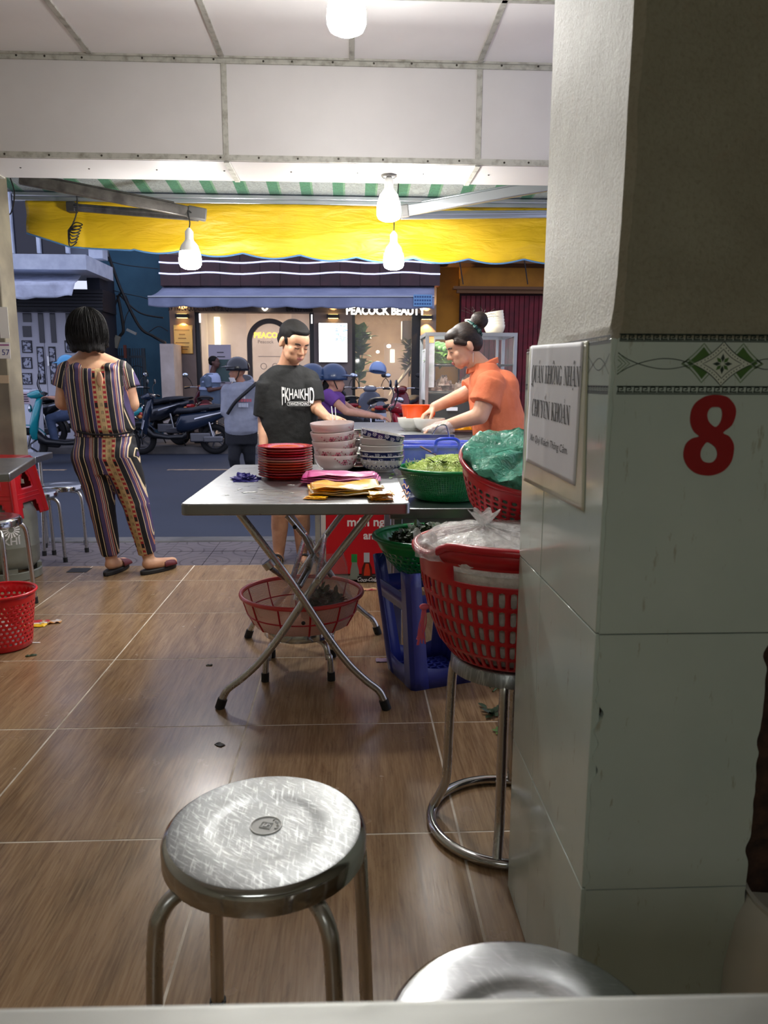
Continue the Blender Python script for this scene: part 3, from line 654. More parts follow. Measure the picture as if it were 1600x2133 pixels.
def bag_mat(name, c, alpha=0.35, rough=0.18, bs=0.9):
    if name in MATS: return MATS[name]
    m, nt, b = newmat(name); b.inputs['Base Color'].default_value = c; b.inputs['Roughness'].default_value = rough
    v = coords(nt, 'Object'); f = nz(nt, v, 18, 5, 0.6, 1.5)
    nt.links.new(ramp(nt, [(0.30, (alpha * .5,) * 3 + (1,)), (0.62, (alpha,) * 3 + (1,)), (0.72, (min(1, alpha * 1.9),) * 3 + (1,))], f), b.inputs['Alpha'])
    bump(nt, b, nz(nt, v, 26, 4, 0.6, 2.0), bs, 0.012); return m
RED = plastic('red_plastic', col(184, 14, 32)); GREEN = plastic('green_plastic', col(0, 128, 62)); DGREEN = plastic('deep_green_plastic', col(0, 122, 58), 0.35); BLUE = plastic('blue_plastic', col(40, 74, 214), 0.35); NAVY = plastic('navy_plastic', col(52, 62, 150), 0.35)
# ---- ring-foot stool with the basket of noodles
RX, RY = 0.385, 1.715
rs = thing('ring_foot_stool', 'steel stool on a ring foot carrying the red noodle basket', 'stool', (RX, RY, 0), R(18))
G().tube(circ((0, 0, 0.0125), 0.186, 56), 0.0125, 12, closed=True).mk('ring_foot', RIM, rs, 60)
for k in range(4):
    a = R(145 + k * 90); c_, s_ = math.cos(a), math.sin(a); P = lambda q, z: V((q * c_, q * s_, z))
    G().tube(smooth_path([P(.10, .43), P(.128, .422), P(.140, .39), P(.146, .25), P(.150, .12), P(.156, .08), P(.182, .022)], 5), 0.0115, 12).mk('leg', TUBE, rs, 60)
G().lathe([(0, .455), (.135, .455), (.143, .448), (.145, .418), (.139, .416), (0, .425)], 48).mk('seat', SEATTOP, rs, 50)
BZ = 0.456
nb_ = thing('noodle_basket', 'round red slotted basket with cut handle, full of noodles in clear plastic', 'basket', (RX + 0.005, RY, BZ), R(-119))
NR, NH = 0.238, 0.262
prof = [(0.135, 0.0), (0.150, 0.006), (0.180, 0.045), (0.205, 0.11), (0.222, 0.19), (0.230, NH)]
rows = [(0, .07, False)]
for k in range(5): rows += [(0.07 + k * .152, 0.07 + k * .152 + .132, True), (0.07 + k * .152 + .132, 0.07 + (k + 1) * .152, False)]
rows += [(.83, .845, False), (.845, .965, 'handle'), (.965, 1.0, False)]
hdist = lambda u: min(abs(((u + .5) % 1) - .5), abs((u % 1) - .5))
SK = lambda u, v: 'open' if (.845 < v < .965 and hdist(u) < .062) else (v > .84 or False)
bk = perf(prof, rows, 56, 'basket_wall', RED, nb_, 0.55, 0.94, skip=SK, pw=5)
G().lathe([(0, 0.0), (.134, 0.0), (.136, .004), (0, .004)], 40).mk('base', RED, nb_)
def rimpt(t):                            # rim lifts over the two handles
    lift = 0.034 * (1 / (1 + math.exp((hdist(t) - 0.078) * 110)))
    a = 2 * math.pi * t; return V((NR * math.cos(a), NR * math.sin(a), NH + lift))
G().tube([rimpt(k / 120) for k in range(120)], 0.0095, 10, closed=True).mk('rim', RED, nb_, 70)
for t0 in (0.0, 0.5):
    hd_ = G(); n = 24
    for k in range(n):
        ta, tb = t0 - .11 + .22 * k / n, t0 - .11 + .22 * (k + 1) / n
        hd_.add([rimpt(ta), rimpt(tb), V((0.230 * math.cos(2 * math.pi * tb), .230 * math.sin(2 * math.pi * tb), NH - .004)), V((.230 * math.cos(2 * math.pi * ta), .230 * math.sin(2 * math.pi * ta), NH - .004))], [(0, 1, 2, 3)])
    hd_.mk('handle', RED, nb_, solid=0.005)
NOOD = pm('noodles', col(226, 224, 216), 0.5, c2=col(190, 188, 178), ns=34, nb=0.7, nbs=70)
def blob(fn, nu=64, nv=28): return G().grid(fn, nu, nv, True)
def nood(u, v):
    a = 2 * math.pi * u; r = 0.212 * math.sin(min(1, v * 1.02) * math.pi * .5 + .0) ** .6 if v < .5 else 0
    z = 0
    if v < 0.5: r = lerp(0.13, 0.214, (v * 2) ** .6); z = lerp(0.006, 0.235, v * 2)
    else:
        q = (v - .5) * 2; r = 0.214 * math.cos(q * math.pi / 2); z = 0.235 + 0.05 * math.sin(q * math.pi / 2)
    k = 1 + 0.03 * mnoise.noise((math.cos(a) * 3, math.sin(a) * 3, z * 20)); return V((r * k * math.cos(a), r * k * math.sin(a), z))
tag(blob(nood).mk('rice_noodles', NOOD, None, 60, loc=(RX + .005, RY, BZ + .001), kind='stuff'), 'white rice noodles filling the red slotted basket', 'noodles')
def bagtop(u, v):                        # clear film bulging out of the basket, gathered at a knot
    a = 2 * math.pi * u; knot = V((-0.085, -0.04, 0.318))
    base = V((0.225 * math.cos(a), 0.225 * math.sin(a), 0.238))
    h = v; p = base.lerp(knot, h); bul = math.sin(math.pi * min(1, h ** .8)) * 0.045
    out_ = V((math.cos(a), math.sin(a), 0.55)).normalized(); pl = 0.010 * math.sin(a * 19 + 3 * h) * h * (1 - h * .5) + 0.012 * mnoise.noise((math.cos(a) * 3, math.sin(a) * 3, h * 4)) * (1 - h)
    p = p + out_ * (bul + pl)
    if h < .05: p = base + V((0, 0, 0.0))
    return p
CLEAR = bag_mat('clear_film', (0.94, 0.94, 0.94, 1), 0.62, .12)
bg = blob(bagtop, 110, 22)
fl_ = lambda u, v: V((-0.085, -0.04, .316)) + V((math.cos(2 * math.pi * u) * (.006 + .028 * v), math.sin(2 * math.pi * u) * (.006 + .028 * v), 
        .032 * v)) * (1 + .18 * math.sin(u * 44))
bg.grid(fl_, 44, 5, True)
bg = bg.mk('noodle_bag', CLEAR, None, 180, loc=(RX + .005, RY, BZ + .001)); tag(bg, 'clear plastic bag gathered over the noodles in the red basket', 'bag')
# loose film corner over the left of the rim
def flap(u, v):
    p0, p1, p2, p3 = at(858, 1100, 1.62), at(905, 1112, 1.66), at(925, 1168, 1.60), at(862, 1152, 1.57)
    p = p0.lerp(p1, u).lerp(p3.lerp(p2, u), v); n = mnoise.noise((u * 3, v * 3, 1)); return p + V((0, -0.03 - .02 * n, .012 * n + (.012 * math.sin(u * 9) if v < .15 else 0)))
G().grid(flap, 18, 12).mk('film_corner', CLEAR, bg, 180).location = -bg.location
tas = G()
for k in range(14):
    a = at(884 + random.uniform(-3, 4), 1262, 1.66); b_ = at(870 + random.uniform(-2, 16), 1338 + random.uniform(-12, 6), 1.65); tas.tube(smooth_path([a, (a + b_) / 2 + V((random.uniform(-.006, .006), -.005, 0)), b_], 4), 0.0016, 4)
tas.ell(at(884, 1264, 1.66), (.012, .008, .008), None, 10, 6)
tag(tas.mk('pink_string', pm('pink_twine', col(214, 92, 110), 0.7)), 'pink twine tassel hanging on the left side of the noodle basket', 'string')
# ---- second red basket, tipped, with the teal bag, leaning on the noodle bag
tp = at(1093, 966, 1.90)
tb = thing('red_colander', 'red round-holed colander holding a teal plastic bag, above the noodle basket', 'basket', tp + V((0.0, 0.056, -0.155)))
tb.rotation_euler = (R(20), R(4), R(0))
prof = [(0.075, 0.0), (0.10, 0.006), (0.14, 0.055), (0.163, 0.12), (0.172, 0.165)]
rows = [(0, .08, False)] + [(0.08 + k * .0862, 0.08 + (k + 1) * .0862, True) for k in range(9)] + [(0.856, 1.0, False)]
perf(prof, rows, 44, 'basket_wall', RED, tb, 0.62, 0.66, pw=2.6)
G().lathe([(0, 0), (.0755, 0), (.0755, .004), (0, .004)], 32).mk('base', RED, tb); G().tube(circ((0, 0, .166), .175, 60), .007, 8, closed=True).mk('rim', RED, tb, 70)
TEAL = bag_mat('teal_film', col(104, 206, 176), 0.92, 0.16, 1.0)
def teal(u, v):
    p = teal0(u, v); return V((p.x, p.y, p.z if p.z < .17 else .17 + (p.z - .17) * .45))
def teal0(u, v):
    a = 2 * math.pi * u; ru = 1 + .09 * mnoise.noise((math.cos(a) * 2.5, math.sin(a) * 2.5, v * 3)) + .05 * mnoise.noise((math.cos(a) * 7, math.sin(a) * 7, v * 9)) + 0.018 * math.sin(a * 23 + v * 4)
    if v < .45: q = v / .45; r = lerp(.10, .160, q ** .5); z = lerp(.02, .17, q)
    elif v < .75: q = (v - .45) / .3; r = lerp(.160, .172 , math.sin(q * math.pi)); z = .17 + .045 * q
    else: q = (v - .75) / .25; r = .160 * (1 - q) + .0; z = .215 + .025 * math.sin(q * 1.5)
    z += 0.05 * mnoise.noise((math.cos(a) * 3 + v, math.sin(a) * 3, v * 6)) + .02 * mnoise.noise((math.cos(a) * 9, math.sin(a) * 9 + v * 4, v * 9)); return V((r * ru * math.cos(a), r * ru * math.sin(a), z))
b2_ = blob(teal, 80, 26).mk('teal_bag', TEAL, None, 180, loc=tb.location); b2_.rotation_euler = tb.rotation_euler; tag(b2_, 'teal green plastic bag stuffed in the red colander', 'bag')
# ================================================================ ON THE FOLDING TABLE
def plate_me(m):
    return G().lathe([(0, .003), (.066, .003), (.070, .001), (.072, .003), (.098, .0125), (.104, .015), (.1045, .017), (.102, .0175), (.072, .007), (.066, .0055), (0, .0055)], 48).mesh('plate', m, 40)
PCOL = [((200, 26, 30), 'bright red plate, topmost of the plate stack'), ((218, 112, 112), 'salmon pink plate right under the topmost red one'), ((196, 34, 40), 'red plate third from the top of the plate stack'),
        ((188, 20, 32), 'deep red plate fourth from the top of the plate stack'), ((214, 108, 122), 'dusty pink plate below the two middle red plates'), ((222, 168, 150), 'pale beige pink plate in the middle of the plate stack'),
        ((214, 92, 60), 'dull orange plate just below the pale beige one'), ((216, 78, 44), 'orange plate fifth from the bottom of the plate stack'), ((206, 92, 66), 'faded orange plate fourth from the bottom of the plate stack'),
        ((196, 52, 44), 'brick red plate third from the bottom of the plate stack'), ((190, 70, 78), 'dark pink plate second from the bottom of the plate stack'), ((198, 22, 24), 'scarlet plate at the very bottom of the plate stack')]
pc = onz(596, 973, TH) ; pc.y = 2.86; pc.x = at(595, 960, 2.86).x
for k, (c, lb) in enumerate(reversed(PCOL)):
    o = bpy.data.objects.new('plate', plate_me(pm('melamine_%d_%d_%d' % c, col(*c), 0.16, coat=0.3))); C.objects.link(o)
    o.location = (pc.x + random.uniform(-.0015, .0015), pc.y + random.uniform(-.0015, .0015), TH + k * 0.0098); tag(o, lb, 'plate', 'stacked coloured plates on the folding table')
def flowers_print(t, r0, z0, z1, m1, m2, a0, a1, seed, n=26, rfun=None):   # sprigs printed on the outside of a bowl
    rnd = random.Random(seed); g1, g2 = G(), G()
    def P(a, z): r = rfun(z) + 0.0006; return V((r * math.cos(a), r * math.sin(a), z))
    def disc(g, a, z, s):
        c = P(a, z); ta = V((-math.sin(a), math.cos(a), 0)); up = V((0, 0, 1)); g.add([c + ta * s * math.cos(q) + up * s * math.sin(q) for q in [k * math.pi / 4 for k in range(8)]], [tuple(range(8))])
    for sp in range(4):
        a = lerp(a0, a1, (sp + .5) / 4) + rnd.uniform(-.05, .05); zc = lerp(z0, z1, .5); s = (z1 - z0) * .20
        for k in range(6): q = k * math.pi / 3; disc(g1, a + s * 1.1 * math.cos(q) / rfun(zc), zc + s * 1.1 * math.sin(q), s * .55)
        disc(g2, a, zc, s * .6)
        for k in range(9):
            da = (0.10 + .07 * k) * (1 if k % 2 else -.7); z = zc + rnd.uniform(-.4, .42) * (z1 - z0); disc(g1 if k % 3 else g2, a + da, z, rnd.uniform(.0016, .0036))
        pts = [P(a + q * .12, zc + math.sin(q * 1.3) * (z1 - z0) * .3) for q in range(-3, 5)]; g2.tube(smooth_path(pts, 4), .0005, 4)
    g1.mk('print', m1, t, 0); g2.mk('print', m2, t, 0)
BR = lambda z: 0.0
def bowl(label, loc, m, rot=(0, 0, 0), r=0.092, h=0.072, foot=0.05, group=None, name='bowl', prints=None, n=44):
    t = thing(name, label, 'bowl', loc, 0, group); t.rotation_euler = rot
    pr = [(foot * .86, 0.0), (foot, 0.0), (foot, .006), (foot * 1.2, .009), (r * .83, h * .32), (r * .94, h * .6), (r, h * .97), (r - .001, h), (r - .004, h), (r * .90, h * .6), (r * .78, h * .34), (foot * 1.1, .014), (0, .012)]
    G().shell(pr, n).mk('body', m, t, 40)
    if prints: prints(t, r, h)
    return t
def rf(r, h, foot=.05):
    ev = [(foot * 1.2, .009), (r * .83, h * .32), (r * .94, h * .6), (r, h * .97)]
    def f(z):
        for a, b in zip(ev[:-1], ev[1:]):
            if z <= b[1]: return lerp(a[0], b[0], (z - a[1]) / (b[1] - a[1]))
        return r
    return f
CREAM = pm('bowl_cream', col(224, 214, 204), 0.12, coat=0.3); PINKW = pm('bowl_pinkish', col(226, 206, 202), 0.12, coat=0.3, c2=col(228, 214, 206), ns=3); GREYW = pm('bowl_grey_white', col(206, 204, 198), 0.14, coat=0.3)
PK1, PK2 = pm('print_rose', col(196, 106, 124), .3), pm('print_wine', col(120, 40, 54), .3); NV1, NV2 = pm('print_navy', col(28, 38, 92), .25), pm('print_white', col(214, 216, 224), .25)
bp_ = at(700, 975, 3.08); bx, by = bp_.x, 3.08
FL = ['flower printed pink bowl tilted on top of the pink bowl stack', 'second bowl from the top of the pink flowered stack', 'middle bowl of the pink flowered stack', 'second bowl from the bottom of the pink flowered stack', 'bottom bowl of the pink flowered stack with a large rose spray']
zs = [0, .030, .060, .096, .130]; tl_ = [0, R(-1), R(5), R(6), R(5)]
for k in range(5):
    a0 = R(-150 if k % 2 else -85)
    bowl(FL[4 - k], (bx + (0, -.002, -.004, -.010, -.012)[k], by, TH + zs[k]), PINKW, (0, -tl_[k] * .8, R(k * 14)), 0.091, .070, .050, 'pink flowered bowls stacked on the table', prints=lambda t, r, h: flowers_print(t, r, h * .35, h * .9, PK1, PK2, a0, a0 + R(150), k, rfun=rf(r, h)))
qx = at(795, 975, 3.08).x
def navy_band(t, r, h, z0=.35, z1=.92, inv=False):
    f = rf(r, h); G().shell([(f(lerp(z0, z1, i / 4) * h) + .0005, lerp(z0, z1, i / 4) * h) for i in range(5)], 44).mk('print', NV1, t, 40)
    g = G()
    for k in range(22):
        a = k * 2 * math.pi / 22; zc = h * (z0 + z1) / 2 + (.004 if k % 2 else -.003); c = V(((f(zc) + .0012) * math.cos(a), (f(zc) + .0012) * math.sin(a), zc)); ta = V((-math.sin(a), math.cos(a), 0))
        for j in range(5):
            q = j * 2 * math.pi / 5; p = c + ta * .0062 * math.cos(q) + V((0, 0, .0062 * math.sin(q))); g.tube([p + ta * .0034 * math.cos(s) + V((0, 0, .0034 * math.sin(s))) for s in [i * math.pi / 3 for i in range(6)]], .0007, 4, closed=True)
    g.mk('print', NV2, t, 0)
def navy_scroll(t, r, h):
    f = rf(r, h); g = G()
    for k in range(26):
        a = k * 2 * math.pi / 26; pts = [V(((f(z) + .001) * math.cos(a + da), (f(z) + .001) * math.sin(a + da), z)) for da, z in ((0, h * .3), (.05, h * .42), (.14, h * .46), (.17, h * .36), (.11, h * .33), (.09, h * .39))]
        g.tube(smooth_path(pts, 4), .0010, 4); c = V(((f(h * .56) + .001) * math.cos(a), (f(h * .56) + .001) * math.sin(a), h * .56)); ta = V((-math.sin(a), math.cos(a), 0)); g.add([c + ta * .0030 * math.cos(q) + V((0, 0, .0042 * math.sin(q))) for q in [i * math.pi / 4 for i in range(8)]], [tuple(range(8))])
    g.mk('print', NV1, t, 0)
GB = 'blue and white bowls stacked on the table'
bowl('bottom bowl of the blue stack with navy scrolls on white', (qx, by, TH), GREYW, (0, 0, .3), .088, .052, .046, GB, prints=navy_scroll)
bowl('navy flowered bowl second from the bottom of the blue stack', (qx + .001, by, TH + .013), GREYW, (0, 0, .9), .091, .054, .046, GB, prints=lambda t, r, h: navy_band(t, r, h, .42, .93))
bowl('upper navy flowered bowl of the two in the blue stack', (qx - .001, by, TH + .034), GREYW, (0, 0, .2), .0915, .054, .046, GB, prints=lambda t, r, h: navy_band(t, r, h, .42, .93))
bowl('plain white bowl lower of the pair in the blue stack', (qx, by, TH + .052), GREYW, (0, 0, .3), .092, .058, .046, GB)
bowl('plain white bowl just under the tilted navy one', (qx + .001, by, TH + .080), GREYW, (0, 0, .3), .0925, .060, .046, GB)
bowl('navy rimmed bowl tilted on top of the blue stack', (qx - .006, by - .006, TH + .096), pm('bowl_marbled', col(200, 198, 192), .14, c2=col(170, 168, 164), ns=60), (0, R(11), 0), .090, .066, .046, GB, prints=lambda t, r, h: navy_band(t, r, h, .62, .98))
# steel trays and lids standing between the bowl stacks
for k in range(4):
    o = G().lathe([(0, 0), (.085, 0), (.10, .012), (.108, .0125), (.108, .015), (.098, .0145), (.083, .003), (0, .003)], 40).mk('steel_dish', RIM, None, 40, loc=(at(748, 960, 3.24).x + .004 * k, 3.225, TH + .0 + k * .017)); tag(o, ['lowest steel dish between the bowl stacks', 'second steel dish between the bowl stacks', 'third steel dish between the bowl stacks', 'top steel dish between the bowl stacks'][k], 'dish', 'steel dishes behind the bowls')
pt = thing('steel_pot', 'small steel pot with a loop handle behind the two bowl stacks', 'pot', (at(748, 930, 3.22).x + .006, 3.225, TH + .068))
G().shell([(0, 0), (.055, 0), (.058, .004), (.058, .085), (.062, .088), (.062, .091), (.056, .089), (.055, .01), (0, .006)], 32).mk('body', RIM, pt, 40)
G().tube(smooth_path([(-.055, -.03, .04), (-.06, -.055, .05), (-.02, -.075, .055), (.03, -.07, .055), (.05, -.035, .045)], 5), .004, 8).mk('handle', RIM, pt, 60)
# bags and wrappers
def crumple(name, label, cat, p, w, d, h, m, seed, rz=0, amp=.35, nu=40, nv=26, flat=.55, kind=None):
    def fn(u, v):
        a = 2 * math.pi * u; q = math.sin(v * math.pi / 2) if v < 1 else 1; sq = 1 / max(abs(math.cos(a)), abs(math.sin(a))) ** flat
        n1 = mnoise.noise((math.cos(a) * 2.2 + seed, math.sin(a) * 2.2, v * 3)); n2 = mnoise.noise((math.cos(a) * 6 + seed, math.sin(a) * 6, v * 9))
        r = (1 - v) ** .55 * (1 + amp * .6 * n1 + amp * .4 * n2) * sq * .85
        return V((w / 2 * r * math.cos(a), d / 2 * r * math.sin(a), max(0.001, h * (v ** .8) * (1 + .5 * n1 + .4 * n2) if v > 0 else 0.0)))
    o = blob(fn, nu, nv).mk(name, m, None, 40, loc=p, rz=rz); return tag(o, label, cat)
def sheets(name, label, cat, p, w, d, n, th, m, rz, seed, group=None, sag=0.006):   # a sheaf of folded film sheets
    t = thing(name, label, cat, p, rz, group); rnd = random.Random(seed)
    for k in range(n):
        ox, oy, a = rnd.uniform(-.012, .012), rnd.uniform(-.010, .010), rnd.uniform(-.06, .06); s_ = rnd.uniform(.9, 1.02)
        def fn(u, v, k=k):
            x, y = (u - .5) * w * s_, (v - .5) * d * s_; z = th * (k + .5) + sag * mnoise.noise((u * 3 + seed, v * 3, k * .35)) * (1 + k * .15) + .0015 * mnoise.noise((u * 11, v * 9, k * 1.3 + seed))
            return V((x * math.cos(a) - y * math.sin(a) + ox, x * math.sin(a) + y * math.cos(a) + oy, max(th * .3, z + sag * .6)))
        G().grid(fn, 22, 12).mk('sheet', m[k % len(m)], t, 40, solid=0.0012)
    return t
YEL = pm('yellow_film', col(255, 190, 14), 0.28, coat=.3, c2=col(252, 236, 190), ns=9, lo=.5, hi=.58, stretch=(1, .35, 1)); YEL2 = pm('amber_film', col(252, 172, 6), 0.28, coat=.3); YEL3 = pm('milky_film', col(252, 234, 186), 0.3, coat=.3, c2=col(255, 204, 40), ns=7, lo=.45, hi=.55)
yc = onz(722, 1022, TH)
sheets('yellow_bag_bundle', 'bundle of folded yellow plastic bags on the front of the folding table', 'bags', (yc.x - .005, 2.475, TH), .235, .21, 6, .0042, [YEL2, YEL, YEL3, YEL, YEL2, YEL], R(4), 3, sag=.008)
ys = onz(795, 1038, TH); sheets('yellow_bag_packet', 'small squarish packet of yellow bags at the right of the yellow bundle', 'bags', (ys.x, 2.325, TH), .070, .06, 5, .0048, [YEL2, YEL, YEL3], R(3), 9, sag=.002)
yl = onz(655, 1037, TH); sheets('yellow_bag_scrap', 'loose yellow bag corner at the left of the yellow bundle', 'bags', (yl.x, 2.33, TH), .07, .035, 2, .004, [YEL2, YEL], R(-12), 5, sag=.002)
PINK = pm('pink_film', col(232, 90, 168), 0.3, coat=.3, c2=col(240, 150, 200), ns=10)
pk = onz(718, 990, TH); sheets('pink_bag_bundle', 'bundle of pink plastic bags behind the yellow ones', 'bags', (pk.x - .004, 2.70, TH), .27, .14, 6, .0058, [PINK], R(-2), 12, sag=.007)
crumple('purple_cloth', 'crumpled indigo plastic glove on the left back of the folding table', 'glove', (onz(520, 992, TH).x, 2.80, TH), .12, .13, .022, pm('indigo_film', col(62, 56, 150), 0.5, c2=col(40, 36, 110), ns=18), 4.0, amp=.6)
sc_m = pm('white_scrap', col(226, 226, 222), .5)
for k, (px, py, w_, r_) in enumerate(((520, 1026, .05, .5), (543, 1021, .02, 0), (500, 1020, .025, 1.2), (606, 1011, .026, -.3), (609, 1028, .012, .2), (473, 1032, .014, .4))):
    p = onz(px, py, TH); o = G().grid(lambda u, v: V(((u - .5) * w_, (v - .5) * w_ * .35 + .006 * math.sin(u * 3), .0006 + .002 * abs(mnoise.noise((u * 4, v * 3, k))))), 8, 4).mk('paper_scrap', sc_m, None, 30, loc=p, rz=r_, solid=.0006)
    tag(o, ['long curved white scrap at the left of the folding table', 'short white scrap beside the curved one on the table', 'white scrap nearest the left table edge', 'white paper scrap in front of the red plate stack', 'tiny white scrap left of the yellow bags', 'small white speck near the front left of the table'][k], 'scrap')
LEAF = pm('leaf_green', col(92, 132, 44), 0.5, c2=col(60, 98, 30), ns=20); LEAFD = pm('leaf_dark', col(44, 66, 28), 0.5, c2=col(26, 42, 18), ns=20)
def leafpts(g, p, d, up, L, W, curl=.2):
    d = d.normalized(); s = d.cross(up).normalized(); n = s.cross(d)
    vs = [p, p + d * L * .3 + s * W * .5 + n * L * curl * .3, p + d * L * .3 - s * W * .5 + n * L * curl * .3, p + d * L * .7 + s * W * .42 + n * L * curl * .35, p + d * L * .7 - s * W * .42 + n * L * curl * .35, p + d * L, p + d * L * .3 + n * L * curl * .12, p + d * L * .7 + n * L * curl * .15]
    g.add(vs, [(0, 6, 1), (0, 2, 6), (6, 7, 3, 1), (2, 4, 7, 6), (7, 5, 3), (4, 5, 7)])
def rv(): return V((random.uniform(-1, 1), random.uniform(-1, 1), random.uniform(-.3, 1))).normalized()
g = G()
for px, py in ((818, 990), (826, 994), (806, 989), (812, 997), (832, 1000), (828, 987)): leafpts(g, onz(px, py, TH + .002), V((random.uniform(-1, 1), random.uniform(-1, 1), .1)), V((0, 0, 1)), random.uniform(.02, .045), .014)
tag(g.mk('herb_scraps', LEAF, None, 60, kind='stuff'), 'green herb leaves fallen on the right of the folding table', 'herbs')
gn = G()
for k in range(3): gn.tube(smooth_path([onz(838, 1012 + k * 12, TH + .001), onz(843, 1008 + k * 12, TH + .001), onz(847, 1018 + k * 12, TH + .001), onz(851, 1012 + k * 12, TH + .001)], 4), .0018, 5)
tag(gn.mk('painted_mark', pm('mark_orange', col(232, 170, 110), .5), None, 60), 'faded orange painted scribble on the right edge of the folding table', 'mark')
# ================================================================ RIGHT OF THE TABLE: low counter, colanders, upturned stool
GSKIRT = pm('grey_green_panel', col(150, 160, 150), .5, c2=col(128, 138, 128), ns=4)
CTH = 0.60
ct = thing('low_counter', 'low steel counter right of the folding table, under the green colander', 'counter', (0.155, 2.93, 0))
G().box((.40, .48, CTH - .022), (.80, .96, .044)).mk('worktop', TTOP, ct, bev=.004)
G().box((.42, .06, CTH - .15), (.74, .02, .20)).mk('front_panel', GSKIRT, ct)
for x in (.035, .77):
    for y in (.05, .90): G().box((x, y, (CTH - .044) / 2), (.035, .035, CTH - .044)).mk('leg', ALU, ct, bev=.003)
# big green colander with shredded greens
gx, gy = 0.415, 3.19
gc = thing('green_colander', 'big fine-meshed green colander of shredded greens on the low counter', 'colander', (gx, gy, CTH))
prof = [(.120, 0), (.135, .005), (.170, .05), (.193, .10), (.205, .132)]
rows = [(0, .06, False)] + [(.06 + k * .0573, .06 + (k + 1) * .0573, True) for k in range(15)] + [(.92, 1.0, False)]
perf(prof, rows, 110, 'basket_wall', DGREEN, gc, .45, .45, thick=.002, pw=3)
G().lathe([(0, .0), (.121, .0), (.121, .004), (0, .004)], 40).mk('base', DGREEN, gc); G().tube(circ((0, 0, .133), .208, 64), .0075, 8, closed=True).mk('rim', DGREEN, gc, 70)
SHRED = pm('shredded_greens', col(226, 234, 160), .55, c2=col(186, 208, 112), ns=12)
g = G(); rnd = random.Random(5)
def mound(x, y, R_, h): d = min(1, math.hypot(x, y) / R_); return h * (1 - d * d) ** .8
g.grid(lambda u, v: V((.176 * v * math.cos(2 * math.pi * u), .176 * v * math.sin(2 * math.pi * u), .10 + mound(.176 * v * math.cos(2 * math.pi * u) - .03, .176 * v * math.sin(2 * math.pi * u), .21, .072) + .008 * mnoise.noise((v * 9 * math.cos(6.28 * u), v * 9 * math.sin(6.28 * u), 1)))), 40, 10, True)
for k in range(900):
    a, q = rnd.uniform(0, 6.283), .18 * math.sqrt(rnd.random()); x, y = q * math.cos(a), q * math.sin(a); z = .105 + mound(x - .03, y, .21, .072); d = rnd.uniform(0, 6.283); L = rnd.uniform(.012, .03)
    p = V((x, y, z)); e = V((math.cos(d), math.sin(d), 0)) * L; g.tube([p - e * .6, p + V((0, 0, rnd.uniform(.004, .014))), p + e * .7 + V((rnd.uniform(-.008, .008), 0, rnd.uniform(-.004, .012)))], .0013, 3, cap=False)
for k in range(26): a = rnd.uniform(0, 6.28); q = V((-.10 + .06 * math.cos(a), .03 * math.sin(a) - .02, .125)); g.tube(smooth_path([q, q + V((rnd.uniform(-.03, .01), 0, .02)), q + V((rnd.uniform(-.04, .01), 0, rnd.uniform(.03, .05)))], 3), .0012, 3)
tag(g.mk('shredded_greens', SHRED, None, 50, loc=(gx, gy, CTH + .001), kind='stuff'), 'pale green shredded vegetable heaped in the big green colander', 'vegetables')
g = G()
for k in range(9): leafpts(g, V((gx - .045 + .05 * math.cos(k), gy - .10 + .02 * math.sin(k * 2), CTH + .163)), V((math.cos(k * 2.2), -.4 + .3 * math.sin(k), .2)), V((0, 0, 1)), .05, .026)
tag(g.mk('herb_sprig', LEAFD, None, 60), 'dark herb sprig lying on the shredded greens', 'herbs')
# blue rectangular basket with film, label and ladle
bbx, bby = at(922, 930, 3.52).x, 3.52
bb = thing('blue_basket', 'blue rectangular slotted basket with white label behind the green colander', 'basket', (bbx, bby, CTH))
W2, D2, H2_ = .192, .145, .205
rim_ = G().tube([(-W2, -D2, H2_), (W2 + .01, -D2, H2_), (W2 + .01, D2, H2_), (-W2, D2, H2_)], .009, 8, closed=True); rim_.mk('rim', BLUE, bb, 60)
g = G(); k0 = .88
for sx, sy, L, ax in ((0, -1, W2, 'x'), (0, 1, W2, 'x'), (-1, 0, D2, 'y'), (1, 0, D2, 'y')):
    def pt_(t, z): q = lerp(k0, 1, z / H2_); return V((t * L * q, sy * D2 * q, z)) if ax == 'x' else V((sx * W2 * q, t * L * q, z))
    for z0, z1 in ((0, .03), (.072, .088), (.145, .205)): g.add([pt_(-1, z0), pt_(1, z0), pt_(1, z1), pt_(-1, z1)], [(0, 1, 2, 3)])
    n = 26
    for i in range(n + 1):
        t = -1 + 2 * i / n; dt = .42 / n
        g.add([pt_(t - dt, .0), pt_(t + dt, .0), pt_(t + dt, .15), pt_(t - dt, .15)], [(0, 1, 2, 3)])
g.mk('basket_wall', BLUE, bb, 0, solid=.003); G().box((0, 0, .003), (2 * W2 * k0, 2 * D2 * k0, .005)).mk('base', BLUE, bb)
hh = G().tube(smooth_path([(-.05, -D2 - .004, H2_ - .02), (-.045, -D2 - .006, H2_ + .028), (.0, -D2 - .006, H2_ + .038), (.05, -D2 - .006, H2_ + .03), (.06, -D2 - .004, H2_ - .02)], 5), .008, 8).mk('handle', BLUE, bb, 60)
tag(G().box((0, 0, .082), (2 * W2 * k0 - .03, 2 * D2 * k0 - .03, .14)).mk('napkin_stack', pm('white_paper', col(226, 228, 234), .8, c2=col(200, 204, 214), ns=30), None, loc=(bbx, bby, CTH + .0), bev=.01), 'stack of white paper inside the blue rectangular basket', 'paper')
tag(G().box((0, 0, 0), (.088, .003, .036), rz=R(2), ry=R(4)).mk('paper_label', pm('label_white', col(232, 232, 228), .5), None, loc=(at(906, 930, 3.36).x, bby - D2 - .022, CTH + .155)), 'white paper label stuck to the front of the blue basket', 'label')
